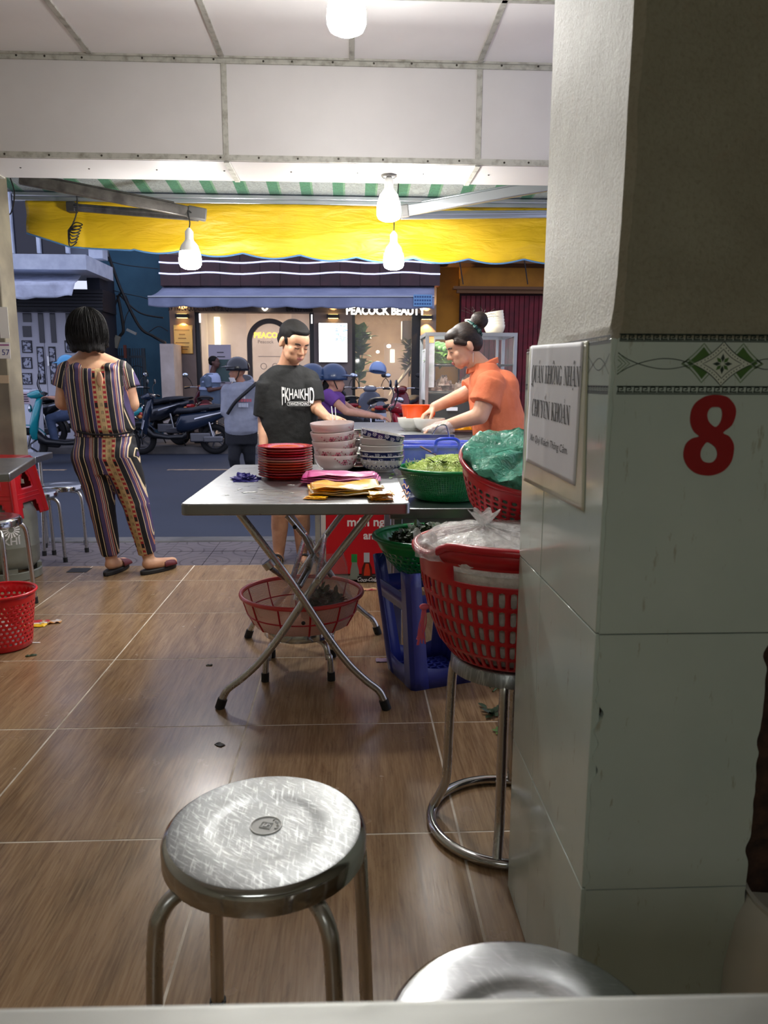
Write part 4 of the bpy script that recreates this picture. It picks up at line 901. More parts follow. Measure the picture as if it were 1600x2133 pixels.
def film(u, v):
    x = lerp(-.20, .19, u); q = v; y = lerp(-D2 - .018, D2, max(0, (q - .45) / .55)); z = lerp(.12, H2_ + .018, min(1, q / .45)); n = mnoise.noise((u * 5, v * 4, 2))
    return V((x, y - .008 * n, z + .012 * n + .010 * math.sin(u * 11) * (q < .5)))
tag(G().grid(film, 40, 22).mk('clear_bag', bag_mat('clear_bag_film', (.86, .90, .96, 1), .13), None, 180, loc=(bbx, bby, CTH)), 'clear plastic bag lying over the blue rectangular basket', 'bag')
la = thing('ladle', 'steel ladle with long handle leaning from the greens to the blue basket', 'ladle', at(950, 972, 3.22))
o_ = la.location.copy(); G().bar(at(876, 930, 3.345) - o_, at(965, 978, 3.22) - o_, .018, .003).mk('handle', RIM, la)
G().shell([(0, -.035), (.02, -.03), (.035, -.012), (.038, .0), (.036, 0), (.033, -.012), (.018, -.028), (0, -.032)], 24).mk('bowl', RIM, la, loc=at(970, 982, 3.21) - o_)
la2 = G().tube(smooth_path([at(900, 905, 3.44), at(912, 888, 3.44), at(928, 886, 3.44), at(934, 900, 3.44), at(936, 912, 3.44)], 6), .004, 8); tag(la2.mk('wire_handle', RIM, None, 60), 'bent steel wire handle standing up from the blue basket', 'handle tool')
# upturned indigo stool with the herb colander
us = thing('plastic_stool', 'indigo plastic stool standing upside down, legs up', 'stool', (.295, 2.69, 0), R(18.8))
b0, b1, HH = .122, .168, .448
def corner(sx, sy):
    g = G(); wl = .062
    for z0, z1 in ((.0, HH),):
        def q(t, z, ax):
            e = lerp(b0, b1, z / HH); w_ = lerp(.064, .05, z / HH); c_ = .012
            return V((sx * (e - c_ - (w_ - c_) * t), sy * e, z)) if ax == 'x' else V((sx * e, sy * (e - c_ - (w_ - c_) * t), z))
        n = 8
        for i in range(n):
            za, zb2 = z0 + (z1 - z0) * i / n, z0 + (z1 - z0) * (i + 1) / n
            for ax in 'xy': g.add([q(0, za, ax), q(1, za, ax), q(1, zb2, ax), q(0, zb2, ax)], [(0, 1, 2, 3)])
            g.add([q(0, za, 'x'), q(0, za, 'y'), q(0, zb2, 'y'), q(0, zb2, 'x')], [(0, 1, 2, 3)])
    return g
for sx, sy in ((-1, -1), (1, -1), (1, 1), (-1, 1)): corner(sx, sy).mk('leg', NAVY, us, 40, solid=.006)
for ang in range(4):
    M = Matrix.Rotation(ang * math.pi / 2, 4, 'Z'); g = G(); g.M = M
    def row(za, zb2, ins=.05, dip=0):
        n = 12
        for i in range(n):
            t0, t1 = -1 + 2 * i / n, -1 + 2 * (i + 1) / n
            def w_(t, z): e = lerp(b0, b1, z / HH); return V((t * (e - ins), -e, z))
            d0, d1 = dip * (1 - t0 * t0), dip * (1 - t1 * t1)
            g.add([w_(t0, za + 0), w_(t1, za + 0), w_(t1, zb2 - d1), w_(t0, zb2 - d0)], [(0, 1, 2, 3)])
    row(0.0, .095, .03, .022); g.mk('apron', NAVY, us, 40, solid=.005); g = G(); g.M = M
    row(.30, .365, .03, 0); g.mk('rail', NAVY, us, 40, solid=.005)
G().box((0, 0, .012), (2 * b0 - .01, 2 * b0 - .01, .014)).mk('seat', NAVY, us, bev=.004)
g = G()
for k in range(7): g.box((-.09 + .03 * k, 0, .024), (.008, .2, .012))
for k in range(7): g.box((0, -.09 + .03 * k, .024), (.2, .008, .012))
g.mk('seat_ribs', NAVY, us)
hx_, hy_ = .285, 2.695
hc = thing('herb_colander', 'green round-holed colander of dark herbs wedged in the upturned stool', 'colander', (hx_, hy_, .392))
prof = [(.085, 0), (.10, .006), (.150, .06), (.185, .115), (.196, .145)]
rows = [(0, .10, False)] + [(.10 + k * .11, .10 + (k + 1) * .11, True) for k in range(6)] + [(.76, 1.0, False)]
perf(prof, rows, 40, 'basket_wall', GREEN, hc, .56, .62, thick=.003, shift=True, pw=2.0)
G().lathe([(0, 0), (.086, 0), (.086, .004), (0, .004)], 32).mk('base', GREEN, hc); G().tube(circ((0, 0, .147), .200, 60), .0095, 8, closed=True).mk('rim', DGREEN, hc, 70)
def herbs(name, label, p, R_, z0, h, n, m, seed, L=(.03, .06), kind='stuff'):
    g = G(); rnd = random.Random(seed)
    g.grid(lambda u, v: V((R_ * .9 * v * math.cos(6.2832 * u), R_ * .9 * v * math.sin(6.2832 * u), z0 + h * .7 * (1 - v * v) + .01 * mnoise.noise((v * 5 * math.cos(6.28 * u), v * 5 * math.sin(6.28 * u), seed)))), 24, 6, True)
    for k in range(n):
        a, q = rnd.uniform(0, 6.283), R_ * .85 * math.sqrt(rnd.random()); d = (q / R_) ** 2
        pp = V((q * math.cos(a), q * math.sin(a), z0 + h * (1 - d) * rnd.uniform(.6, 1.0))); dd = V((rnd.uniform(-1, 1), rnd.uniform(-1, 1), rnd.uniform(-.1, .8)))
        leafpts(g, pp, dd, V((rnd.uniform(-.4, .4), rnd.uniform(-.4, .4), 1)), rnd.uniform(*L), rnd.uniform(.012, .024), .25)
    return tag(g.mk(name, m, None, 60, loc=p, kind=kind), label, 'herbs')
herbs('dark_herbs', 'dark green herbs heaped in the round-holed colander', (hx_, hy_, .393), .165, .10, .085, 520, LEAFD, 3, (.018, .036))
# ---- low stool under the table with the pink mesh basket
mx, my = at(629, 1240, 2.77).x, 2.77
ls = stool_proto('low_steel_stool', 'low steel stool under the folding table holding the pink mesh basket', .185, .135); ls.location = (mx - .01, my, 0)
MESH = None
def net():
    m, nt, b = newmat('pink_net'); v = coords(nt, 'Object'); b.inputs['Base Color'].default_value = col(232, 184, 168); b.inputs['Roughness'].default_value = .45
    sp = nt.nodes.new('ShaderNodeSeparateXYZ'); nt.links.new(v, sp.inputs[0])
    an = mth(nt, 'ARCTAN2', sp.outputs[1], sp.outputs[0]); f1 = mth(nt, 'FRACT', mth(nt, 'MULTIPLY', an, 46.0)); f2 = mth(nt, 'FRACT', mth(nt, 'MULTIPLY', sp.outputs[2], 190.0))
    hole = mth(nt, 'MULTIPLY', mth(nt, 'GREATER_THAN', f1, .55), mth(nt, 'GREATER_THAN', f2, .5)); nt.links.new(mth(nt, 'SUBTRACT', 1.0, hole), b.inputs['Alpha']); return m
mb = thing('mesh_basket', 'shallow pink net basket with red ribs under the folding table', 'basket', (mx, my, .187))
prof = [(.165, 0), (.18, .004), (.205, .05), (.222, .105), (.226, .118)]
G().shell(prof, 72).mk('net_wall', net(), mb, 60); G().lathe([(0, 0.001), (.166, 0.001), (.166, .003), (0, .003)], 40).mk('base', pm('net_base', col(226, 170, 152), .5), mb)
PRIM = plastic('faded_red_plastic', col(206, 66, 66))
G().tube(circ((0, 0, .12), .229, 72), .0085, 8, closed=True).mk('rim', PRIM, mb, 70)
for k in range(12):
    a = k * math.pi / 6 + .2; G().tube([(r * 1.004 * math.cos(a), r * 1.004 * math.sin(a), z) for r, z in prof], .0035, 6).mk('rib', RED, mb, 60)
G().tube(circ((0, 0, .052), .2075, 64), .0028, 6, closed=True).mk('rib', RED, mb, 60)
herbs('bagged_herbs', 'green herbs in a clear bag inside the pink net basket', (mx + .085, my - .02, .19), .10, .03, .10, 320, LEAFD, 8, (.02, .045))
def hb(u, v):
    a = 6.2832 * u; q = 1 + .08 * math.sin(a * 9 + v * 5) * v + .12 * mnoise.noise((math.cos(a) * 2, math.sin(a) * 2, v * 3)); r = lerp(.115, .125, math.sin(v * 3)) * (1 - .35 * v)
    return V((r * q * math.cos(a) * 1.05, r * q * math.sin(a) * .8, .012 + .24 * v + .03 * v * math.sin(a + 2.5)))
tag(blob(hb, 60, 16).mk('herb_bag', bag_mat('thin_film', (.80, .80, .80, 1), .26), None, 180, loc=(mx + .075, my - .01, .19)), 'open clear bag of herbs standing in the pink net basket', 'bag')
# ---- odds and ends on the floor
def litter(name, label, cat, px, py, m, w_, d, rz=0, seed=1, z=.001, amp=.006):
    p = onz(px, py, 0); g = G().grid(lambda u, v: V(((u - .5) * w_ * (1 - .3 * abs(v - .5)), (v - .5) * d, z + amp * abs(mnoise.noise((u * 3 + seed, v * 3, seed))))), 10, 6); return tag(g.mk(name, m, None, 40, loc=p, rz=rz, solid=.0008), label, cat)
def wrap_mat():
    m, nt, b = newmat('wrapper'); v = coords(nt, 'Object'); sp = nt.nodes.new('ShaderNodeSeparateXYZ'); nt.links.new(v, sp.inputs[0])
    nt.links.new(ramp(nt, [(0, col(236, 188, 20)), (.42, col(230, 226, 220)), (.60, col(190, 24, 30))], mth(nt, 'MULTIPLY_ADD', sp.outputs[1], 9.0, .5), 'CONSTANT'), b.inputs['Base Color']); b.inputs['Roughness'].default_value = .3; return m
litter('snack_wrapper', 'red and yellow snack wrapper on the floor beside the red bin', 'wrapper', 76, 1300, wrap_mat(), .11, .10, R(8), 1, amp=.012)
litter('torn_wrapper', 'torn silver end of wrapper right of the snack wrapper', 'wrapper', 105, 1297, pm('silver_film', col(214, 208, 196), .25, metal=.4, c2=col(226, 150, 40), ns=14), .10, .05, R(20), 3, amp=.02)
litter('paper_strip', 'thin white strip on the floor below the red bin', 'scrap', 72, 1339, sc_m, .05, .010, 0, 2, amp=.001)
litter('dark_leaf', 'small dark green leaf on the floor left, on a tile joint', 'leaf', 65, 1366, LEAFD, .045, .018, R(20), 5)
litter('dry_leaf', 'small black leaf fragment on the floor left of the foreground stool', 'leaf', 458, 1552, pm('black_leaf', col(30, 24, 18), .6), .022, .03, R(50), 6, amp=.004)
litter('dark_scrap', 'small black oval scrap on the floor left of the folding table', 'scrap', 436, 1386, MATS['black_leaf'], .026, .014, 0, 7)
litter('chip_wrapper', 'pink and cream wrapper on the floor in front of the red panel', 'wrapper', 768, 1228, pm('cream_wrap', col(226, 200, 150), .35, c2=col(190, 50, 70), ns=12), .09, .05, R(10), 8, amp=.015)
litter('red_onion_skin', 'pale purple onion skin on the floor left of the indigo stool', 'scrap', 795, 1376, pm('onion_skin', col(150, 120, 150), .5), .05, .04, 0, 9, amp=.008)
g = G(); rnd = random.Random(4)
for k in range(14):
    p = onz(rnd.uniform(1010, 1062), rnd.uniform(1474, 1494), .004); leafpts(g, p, V((rnd.uniform(-1, 1), rnd.uniform(-1, 1), .15)), V((0, 0, 1)), rnd.uniform(.025, .05), .02, .15)
tag(g.mk('fallen_herbs', LEAFD, None, 60, kind='stuff'), 'dark herb leaves fallen on the floor between ring-foot stool and pillar', 'herbs')
g = G()
for px, py in ((1030, 1428), (1042, 1430), (1036, 1436)): g.tube(smooth_path([onz(px - 9, py + 4, .003), onz(px, py - 3, .006), onz(px + 9, py + 2, .003)], 5), .003, 5)
tag(g.mk('cucumber_peel', LEAF, None, 60), 'curled green peel on the floor behind the ring-foot stool', 'peel')
g = G()
for k in range(5): leafpts(g, onz(1036 + k, 1520 + k * 2, .003), V((math.cos(k * 1.4), math.sin(k * 1.4), .2)), V((0, 0, 1)), .022, .014)
tag(g.mk('parsley_bit', LEAF, None, 60), 'small light green leaf on the floor left of the pillar foot', 'leaf')
# white tub at the right edge
tag(G().shell([(0, 0), (.10, 0), (.118, .02), (.130, .12), (.128, .22), (.115, .30), (.100, .335), (.104, .345), (.098, .346), (.09, .33), (0, .32)], 48).mk('white_tub', pm('white_glaze', col(206, 204, 196), .12, coat=.3), None, 40, loc=(onz(1700, 2060, .2).x, onz(1700, 2060, .2).y + .02, 0)), 'rounded white tub at the right edge beside the dark gap', 'tub')
# ================================================================ LEFT SIDE
lp = at(32, 947, 4.41)
ppm = pm('left_pillar_paint', col(132, 124, 106), .7, c2=col(108, 100, 86), ns=5, nb=.2, nbs=30)
p_l = G().box((lp.x - .06, 4.50, 1.17), (.12, .18, 2.46)).mk('pillar_left', ppm, bev=.008); struct(p_l)
G().box((lp.x - .24, 4.52, 1.17), (.25, .16, 2.46)).mk('plaster', pm('yellow_plaster', col(206, 184, 132), .8, c2=col(170, 146, 98), ns=9, nb=.6, nbs=40, bd=.01), p_l)
for px, py, w_, h_, nm in ((4, 672, .05, .17, 0), (6, 730, .06, .09, 1), (5, 790, .05, .045, 2)):
    q = at(px, py, 4.407); o = G().box((0, 0, 0), (w_, .002, h_)).mk('sticker', pm(['sticker_white', 'sticker_cream', 'sticker_tan'][nm], [col(214, 210, 204), col(220, 216, 216), col(190, 168, 140)][nm], .6), None, loc=(q.x + .01, 4.4085, q.z))
    tag(o, ['tall white sticker on the left post, highest of three', 'white sticker with purple print on the left post', 'small tan sticker on the left post, lowest of three'][nm], 'sticker')
    if nm == 1: g = G(); g.box((0, -.0015, .03), (.05, .001, .008)); g.mk('print', pm('print_mauve', col(150, 80, 130), .6), o); g = G(); g.text('57', .045, Matrix.Translation((.004, -.0016, -.012)) @ Matrix.Rotation(math.pi / 2, 4, 'X'), .0003); g.mk('print', pm('print_indigo', col(60, 60, 120), .6), o)
# gas cylinder with its plinth ring, shoulder and collar
cx_, cy_ = onz(8, 1212, 0).x - .02, 4.215
gcyl = thing('gas_cylinder', 'grey gas cylinder with white sunburst emblem under the red stool', 'gas cylinder', (cx_, cy_, 0))
GAS = pm('gas_grey', col(132, 134, 122), .4, c2=col(116, 118, 106), ns=6, nb=.06, nbs=60); rg = .165
G().shell([(rg * .99, 0.0), (rg * 1.03, .004), (rg * 1.03, .045), (rg * 1.0, .05), (rg * .97, .05), (rg * .96, .0)], 48).mk('foot_ring', GAS, gcyl, 40)
for k in range(4): a = k * math.pi / 2 + .5; G().box((rg * .93 * math.cos(a), rg * .93 * math.sin(a), .055), (.025, .06, .03), rz=a).mk('foot_bracket', GAS, gcyl)
G().lathe([(0, .05), (rg * .8, .058), (rg * .97, .09), (rg, .12), (rg, .180), (rg * 1.012, .184), (rg * 1.012, .192), (rg, .196), (rg, .335), (rg * .97, .375), (rg * .80, .425), (rg * .4, .462), (0, .465)], 56).mk('body', GAS, gcyl, 40)
G().shell([(.085, .44), (.085, .655), (.09, .66), (.09, .44)], 32).mk('collar', GAS, gcyl, 40); G().lathe([(0, .46), (.02, .46), (.02, .60), (.012, .605), (.012, .63), (0, .63)], 12).mk('valve', RIM, gcyl)
gp = G(); M0 = lambda a, z: Matrix.Translation(((rg + .0012) * math.cos(a), (rg + .0012) * math.sin(a), z)) @ Matrix.Rotation(a + math.pi / 2, 4, 'Z') @ Matrix.Rotation(math.pi / 2, 4, 'X')
a_e = R(-57); ez = .294
for k in range(16):
    q = 2 * math.pi * k / 16; r0, r1 = .014, .042
    for s_ in (1,):
        d = V((math.cos(q), math.sin(q))); n = V((-d.y, d.x)); pts = [d * r0 + n * .002, d * r1 + n * .0045, d * (r1 + .004), d * r1 - n * .0045, d * r0 - n * .002]
        gp.add([((rg + .0012) * math.cos(a_e + p.x / rg), (rg + .0012) * math.sin(a_e + p.x / rg), ez + p.y) for p in pts], [(0, 1, 2, 3, 4)])
for word, x0, z, s_ in (('S', -.100, .290, .056), ('U KHÍ', -.030, .228, .056)):
    def wrapf(q, x0=x0, z=z): return q
    t_ = G(); t_.text(word, s_, Matrix.Identity(4), .0002, bold=.0015)
    gp.add([((rg + .0012) * math.cos(a_e + (v[0] + x0) / rg), (rg + .0012) * math.sin(a_e + (v[0] + x0) / rg), z + v[1]) for v in t_.v], t_.f)
gp.mk('print', pm('white_paint', col(252, 252, 250), .5), gcyl, 0)
# red plastic stool capped over the cylinder
RS = plastic('red_stool_plastic', col(206, 20, 30), .32)
rst = thing('red_plastic_stool', 'red plastic stool set over the gas cylinder', 'stool', (cx_ + .0, cy_, .352), R(-5))
bt, bb_, HS = .112, .156, .322
def rwall(ang):
    bm = bmesh.new(); e = lambda z: lerp(bb_, bt, z / HS)
    def P(t, z): return Matrix.Rotation(ang, 3, 'Z') @ V((t * e(z), -e(z), z))
    nx, nz_ = 24, 24; vv = [[bm.verts.new(P(-1 + 2 * i / nx, HS * j / nz_)) for i in range(nx + 1)] for j in range(nz_ + 1)]
    for j in range(nz_):
        for i in range(nx):
            t, z = -1 + 2 * (i + .5) / nx, (j + .5) / nz_
            if z < .26 and abs(t) < .60 * (1 - .25 * (z / .26) ** 2): continue          # arch between the feet
            if .48 < z < .74 and abs(t) < .42 * math.sqrt(max(0, 1 - ((z - .48) / .27) ** 2)): continue   # hand hole
            bm.faces.new((vv[j][i], vv[j][i + 1], vv[j + 1][i + 1], vv[j + 1][i]))
    me = bpy.data.meshes.new('side'); bm.to_mesh(me); bm.free(); me.materials.append(RS); fix(me, 40)
    o = bpy.data.objects.new('side', me); C.objects.link(o); o.parent = rst; q = o.modifiers.new('s', 'SOLIDIFY'); q.thickness = .006; q.offset = 0
    for z in (.33, .40): g = G(); g.tube([P(-.95, HS * z) + Matrix.Rotation(ang, 3, 'Z') @ V((0, -.003, 0)), P(.95, HS * z) + Matrix.Rotation(ang, 3, 'Z') @ V((0, -.003, 0))], .004, 6); g.mk('ridge', RS, o, 60)
    g = G(); g.tube([P(.52 * math.cos(q), HS * (.50 + .34 * math.sin(q))) + Matrix.Rotation(ang, 3, 'Z') @ V((0, -.003, 0)) for q in [math.pi * k / 14 for k in range(15)]], .004, 6); g.mk('ridge', RS, o, 60)
    g = G(); g.ell(P(0, HS * .845) + Matrix.Rotation(ang, 3, 'Z') @ V((0, -.003, 0)), (.012, .012, .012), None, 12, 8); g.mk('badge', pm('silver_badge', col(200, 196, 196), .3), o)
for k in range(4): rwall(k * math.pi / 2)
G().box((0, 0, HS), (2 * bt + .008, 2 * bt + .008, .012)).mk('seat', RS, rst, bev=.006, seg=3)
for sx in (-1, 1):
    for sy in (-1, 1): G().bar((sx * bb_, sy * bb_, 0), (sx * (bt - .004), sy * (bt - .004), HS - .004), .034, .034, V((sx, sy, 0))).mk('corner_post', RS, rst, bev=.009, seg=3)
# steel tables cut by the left edge
tc = at(40, 973, 3.07)
lt = flat_table('left_table', 'steel table corner cut by the left edge, in front of the red stool', tc.x - .37 - .05, 3.07 + .02, .80, .62, .75, R(14), .034, False)
for sx in (-.3, .05): G().tube([(sx, -.2, .72), (sx - .1, .2, 0)], .014, 12).mk('leg', TUBE, lt, 60); G().tube([(sx, .2, .72), (sx - .1, -.2, 0)], .014, 12).mk('leg', TUBE, lt, 60)
flat_table('street_table', 'small grey steel table on the pavement behind the red stool', at(103, 947, 5.22).x - .34, 5.22, .60, .34, .72 - .066, R(3), .045, True).location.z = -.0605
for nm, px, Yc, z, lb, rz in (('a', 130, 5.15, -.06, 'shiny steel stool on the pavement, nearest the striped woman', .35), ('b', 70, 4.82, -.06, 'steel stool half hidden behind the gas cylinder', .62), ('c', -30, 3.55, 0.0, 'steel stool cut by the left edge above the red bin', -.02)):
    o = dup(s2, (at(px, 1040, Yc).x, Yc, z), rz, lb)
g = G(); q = onz(262, 1145, -.06); g.tube([q, q + V((-.03, .1, .62))], .012, 10); g.tube([q + V((0, 0, .03)), q], .016, 10)
# red perforated bin
bn = thing('red_bin', 'red perforated plastic bin on the floor at the left edge', 'bin', (-1.452, 3.06, 0))
prof = [(.095, 0), (.108, .006), (.118, .10), (.130, .20), (.134, .236)]
rows = [(0, .14, False)] + [(.14 + k * .0725, .14 + (k + 1) * .0725, True) for k in range(10)] + [(.865, 1.0, False)]
perf(prof, rows, 34, 'bin_wall', RS, bn, .58, .60, shift=True, pw=2.4, thick=.0025)
G().lathe([(0, 0), (.096, 0), (.096, .004), (0, .004)], 32).mk('base', RS, bn); G().tube(circ((0, 0, .238), .138, 56), .006, 8, closed=True).mk('rim', RS, bn, 70)
crumple('bin_litter', 'white paper waste showing through the red bin', 'paper', (-1.452, 3.06, .006), .17, .17, .09, sc_m, 2.0)
dr = onz(165, 1188, 0.0)
tag(G().box((0, 0, .0008), (.115, .10, .0016)).mk('floor_drain', pm('drain_black', col(14, 13, 12), .7), None, loc=(dr.x, dr.y, 0.0004)), 'black square drain opening in the tiled floor edge', 'drain')
# ================================================================ FOOD CART
CX0, CX1, CX2 = -.165, .56, 1.12
fc = thing('food_cart', 'steel food cart with red drink panel and glass display case', 'food cart', (CX0, 4.02, 0))
o0 = V((CX0, 4.02, 0))
def cbox(nm, x0, x1, y0, y1, z0, z1, m, bev=.004): return G().box(((x0 + x1) / 2 - CX0, (y0 + y1) / 2 - 4.02, (z0 + z1) / 2), (x1 - x0, y1 - y0, z1 - z0)).mk(nm, m, fc, bev=bev)
CARTG = pm('cart_grey', col(150, 148, 140), .5, c2=col(120, 116, 108), ns=5)
cbox('worktop', CX0 - .02, CX1, 4.0, 4.62, .785, .82, TTOP); cbox('worktop', CX0 - .02, CX2, 4.62, 5.16, .785, .82, TTOP)
cbox('cabinet', CX0, CX1, 4.025, 4.60, .045, .785, CARTG); cbox('cabinet', CX0, CX2, 4.63, 5.14, .045, .785, CARTG); cbox('base_sill', CX0, CX1, 4.018, 4.60, 0.012, .045, CARTG)
for x in (CX0 + .03, CX1 - .04, CX2 - .05):
    for y in (4.08, 5.08):
        if y < 4.5 and x > CX1: continue
        zb0 = 0 if y < 4.44 + .03 else -.06; cbox('foot', x - .02, x + .02, y - .02, y + .02, zb0, .05, RUBBER)
redp = cbox('red_panel', CX0 + .028, .20, 4.0095, 4.0245, .05, .75, pm('red_panel', col(186, 8, 26), .4), .002)
cbox('photo_strip', CX0 + .001, CX0 + .0285, 4.012, 4.0245, .05, .75, pm('photo_grey', col(206, 200, 194), .5, c2=col(70, 62, 58), ns=7, lo=.45, hi=.6, stretch=(1, 1, .6)), .001)
cbox('side_post', CX0 - .03, CX0 - .002, 4.005, 4.05, 0.0, .785, CARTG)
FX = Matrix.Translation((-CX0, -4.02, 0)) @ Matrix.Translation((0, 4.0088, 0)) @ Matrix.Rotation(math.pi / 2, 4, 'X')
def ftext(body, px, py, size, m, bold=.001, sx=1.0, fn=None):
    q = at(px, py, 4.0088); g = G(); g.text(body, size, FX @ Matrix.Translation((q.x, q.z, 0)), .0004, bold=bold, sx=sx, fn=fn, align='CENTER'); return g
PW1 = pm('print_white_paint', col(226, 222, 218), .5)
sub = [ftext('món ng', 762, 1088, .068, PW1, .0018), ftext('an', 768, 1116, .062, PW1, .0018)]
for g in sub: o = g.mk('lettering', PW1, redp, 0); o.location = (0, 0, 0)
def flat(pts, m, y=4.009, nm='print'):
    q = [at(px, py, 4.0) for px, py in pts]; g = G(); g.add([(p.x - CX0, y - 4.02, p.z) for p in q], [tuple(range(len(q)))]); return g.mk(nm, m, redp, 0)
flat([(759, 1156), (770, 1156), (770, 1172), (775, 1184), (776, 1208), (753, 1208), (754, 1184), (759, 1172)], pm('print_cola', col(70, 16, 10), .3)); flat([(758, 1152), (770, 1152), (770, 1172), (758, 1172)], pm('print_silver', col(180, 186, 190), .4), 4.0086)
flat([(762, 1175), (768, 1175), (771, 1190), (771, 1200), (758, 1200), (759, 1188)], pm('print_amber', col(190, 50, 20), .3), 4.0084)
flat([(733, 1157), (744, 1157), (744, 1175), (748, 1190), (748, 1208), (729, 1208), (730, 1190), (733, 1175)], pm('print_glass', col(120, 130, 120), .3)); flat([(732, 1155), (744, 1155), (744, 1172), (732, 1172)], pm('print_cap_green', col(24, 130, 60), .4), 4.0086)
flat([(745, 1201), (786, 1201), (786, 1213), (744, 1213)], pm('print_black', col(22, 18, 18), .4), 4.0082)
g = ftext('Coca-Cola', 765, 1207.5, .030, PW1, .0004, .82, fn=lambda v: (v.x + v.y * .45, v.y + .0016 * math.sin(v.x * 90), v.z)); o = g.mk('lettering', PW1, redp, 0); o.location.y = -.0012
flat([(786, 1175), (792, 1168), (798, 1176), (798, 1213), (787, 1213)], pm('print_beige', col(206, 160, 120), .5), 4.0085)
# display case on the cart
KX0, KX1, KY0, KY1, KZ0, KZ1 = at(889, 800, 4.74).x, at(1071, 800, 4.74).x, 4.74, 5.12, .82, 1.385
gf = G()
for x in (KX0, KX1):
    for y in (KY0, KY1): gf.box((x - CX0, y - 4.02, (KZ0 + KZ1) / 2), (.020, .020, KZ1 - KZ0))
for z in (KZ0 + .01, KZ1):
    for y in (KY0, KY1): gf.box(((KX0 + KX1) / 2 - CX0, y - 4.02, z), (KX1 - KX0 + .02, .022, .022))
    for x in (KX0, KX1): gf.box((x - CX0, (KY0 + KY1) / 2 - 4.02, z), (.022, KY1 - KY0, .022))
gf.box((at(1035, 750, KY1).x - CX0, KY1 - 4.02, (1.10 + KZ1) / 2), (.016, .016, KZ1 - 1.10)); gf.box((at(1052, 750, KY1).x - CX0, KY1 - 4.02, 1.12), (.16, .016, .016))
gf.mk('case_frame', ALU, fc)
def glassm():
    m, nt, b = newmat('case_glass'); b.inputs['Base Color'].default_value = (.9, .95, .95, 1); b.inputs['Alpha'].default_value = .035; b.inputs['Roughness'].default_value = .04; b.inputs['Specular IOR Level'].default_value = .8; return m
GLASS = glassm()
for nm, x0, x1, y0, y1, z0, z1 in (('pane', KX0, KX1, KY0, KY0 + .004, KZ0, KZ1), ('pane', KX0, KX0 + .004, KY0, KY1, KZ0, KZ1), ('pane', KX1 - .004, KX1, KY0, KY1, KZ0, KZ1), ('top_pane', KX0, KX1, KY0, KY1, KZ1, KZ1 + .005)): cbox(nm, x0, x1, y0, y1, z0, z1, GLASS, 0)
cbox('shelf', KX0 + .01, KX1 - .01, KY0 + .02, KY1 - .02, 1.195, 1.205, pm('shelf_steel', col(90, 90, 88), .3, metal=.7)); cbox('shelf', KX0 + .01, KX1 - .01, KY0 + .02, KY1 - .02, 1.02, 1.034, MATS['shelf_steel']); cbox('back_panel', KX0 + .01, KX1 - .01, KY1 - .012, KY1 - .004, KZ0 + .02, 1.015, pm('case_dark', col(30, 28, 28), .6))
cbox('side_sticker', KX0 - .004, KX0 - .001, KY0 + .03, KY1 - .05, .98, 1.30, pm('milky_sticker', col(206, 204, 210), .4, c2=col(150, 160, 156), ns=8), 0)
tag(G().box((0, 0, 0), (.036, .003, .30)).mk('case_label', MATS['milky_sticker'], None, loc=(KX0 + .028, KY0 - .0025, 1.21)), 'tall milky label on the left edge of the glass case', 'label')
tag(G().box((0, 0, 0), (.030, .003, .045)).mk('case_price_tag', pm('tag_orange', col(232, 180, 110), .5), None, loc=(KX0 + .026, KY0 - .0045, 1.355)), 'small orange tag at the top left corner of the glass case', 'label')
VEGM = [pm('cucumber', col(96, 150, 76), .4, c2=col(150, 186, 120), ns=20), pm('cabbage', col(120, 160, 70), .5, c2=col(80, 120, 44), ns=14)]
rnd = random.Random(3)
vegs = []
for k in range(5):
    x = KX0 + .05 + .028 * k; a = V((x - .02, KY0 + .06, 1.315 - .006 * k)); o = G().chain([a, a + V((.05, .05, .014)), a + V((.11, .11, .0))], [.016, .020, .014]).mk('gourd', VEGM[0], None, 60); tag(o, ['leftmost', 'second', 'middle', 'fourth', 'rightmost'][k] + ' green gourd lying on the greens in the glass case', 'vegetable', 'green gourds on top of the greens')
g = G()
for k in range(170):
    p = V((rnd.uniform(KX0 + .03, KX0 + .22), rnd.uniform(KY0 + .03, KY0 + .16), rnd.uniform(1.215, 1.295))); leafpts(g, p, V((rnd.uniform(-1, 1), rnd.uniform(-1, .3), rnd.uniform(-.5, .4))), V((0, 0, 1)), rnd.uniform(.04, .07), .03, .3)
g.box((KX0 + .12, KY0 + .10, 1.245), (.17, .12, .07)); tag(g.mk('leafy_greens', VEGM[1], None, 50, kind='stuff'), 'leafy greens piled on the upper shelf of the glass case', 'vegetables')
MEAT = pm('meat', col(190, 168, 150), .45, c2=col(120, 92, 80), ns=16, nb=.5, nbs=30)
for k, (x, z, w_) in enumerate(((.06, 1.036, .13), (.15, 1.036, .14), (.24, 1.036, .15), (.33, 1.038, .14), (.12, 1.07, .10), (.28, 1.075, .12))):
    crumple('boiled_meat', ['leftmost boiled meat piece on the lower shelf of the case', 'second boiled meat piece from the left on the case shelf', 'third boiled meat piece from the left on the case shelf', 'rightmost boiled meat piece on the lower shelf of the case', 'left upper boiled meat piece lying on the others', 'right upper boiled meat piece lying on the others'][k], 'meat', (KX0 + x, KY0 + .10 + .03 * (k % 2), z), w_, .11, .055, MEAT, k * 1.7, amp=.5, nu=28, nv=14)['group'] = 'boiled meat on the lower shelf'
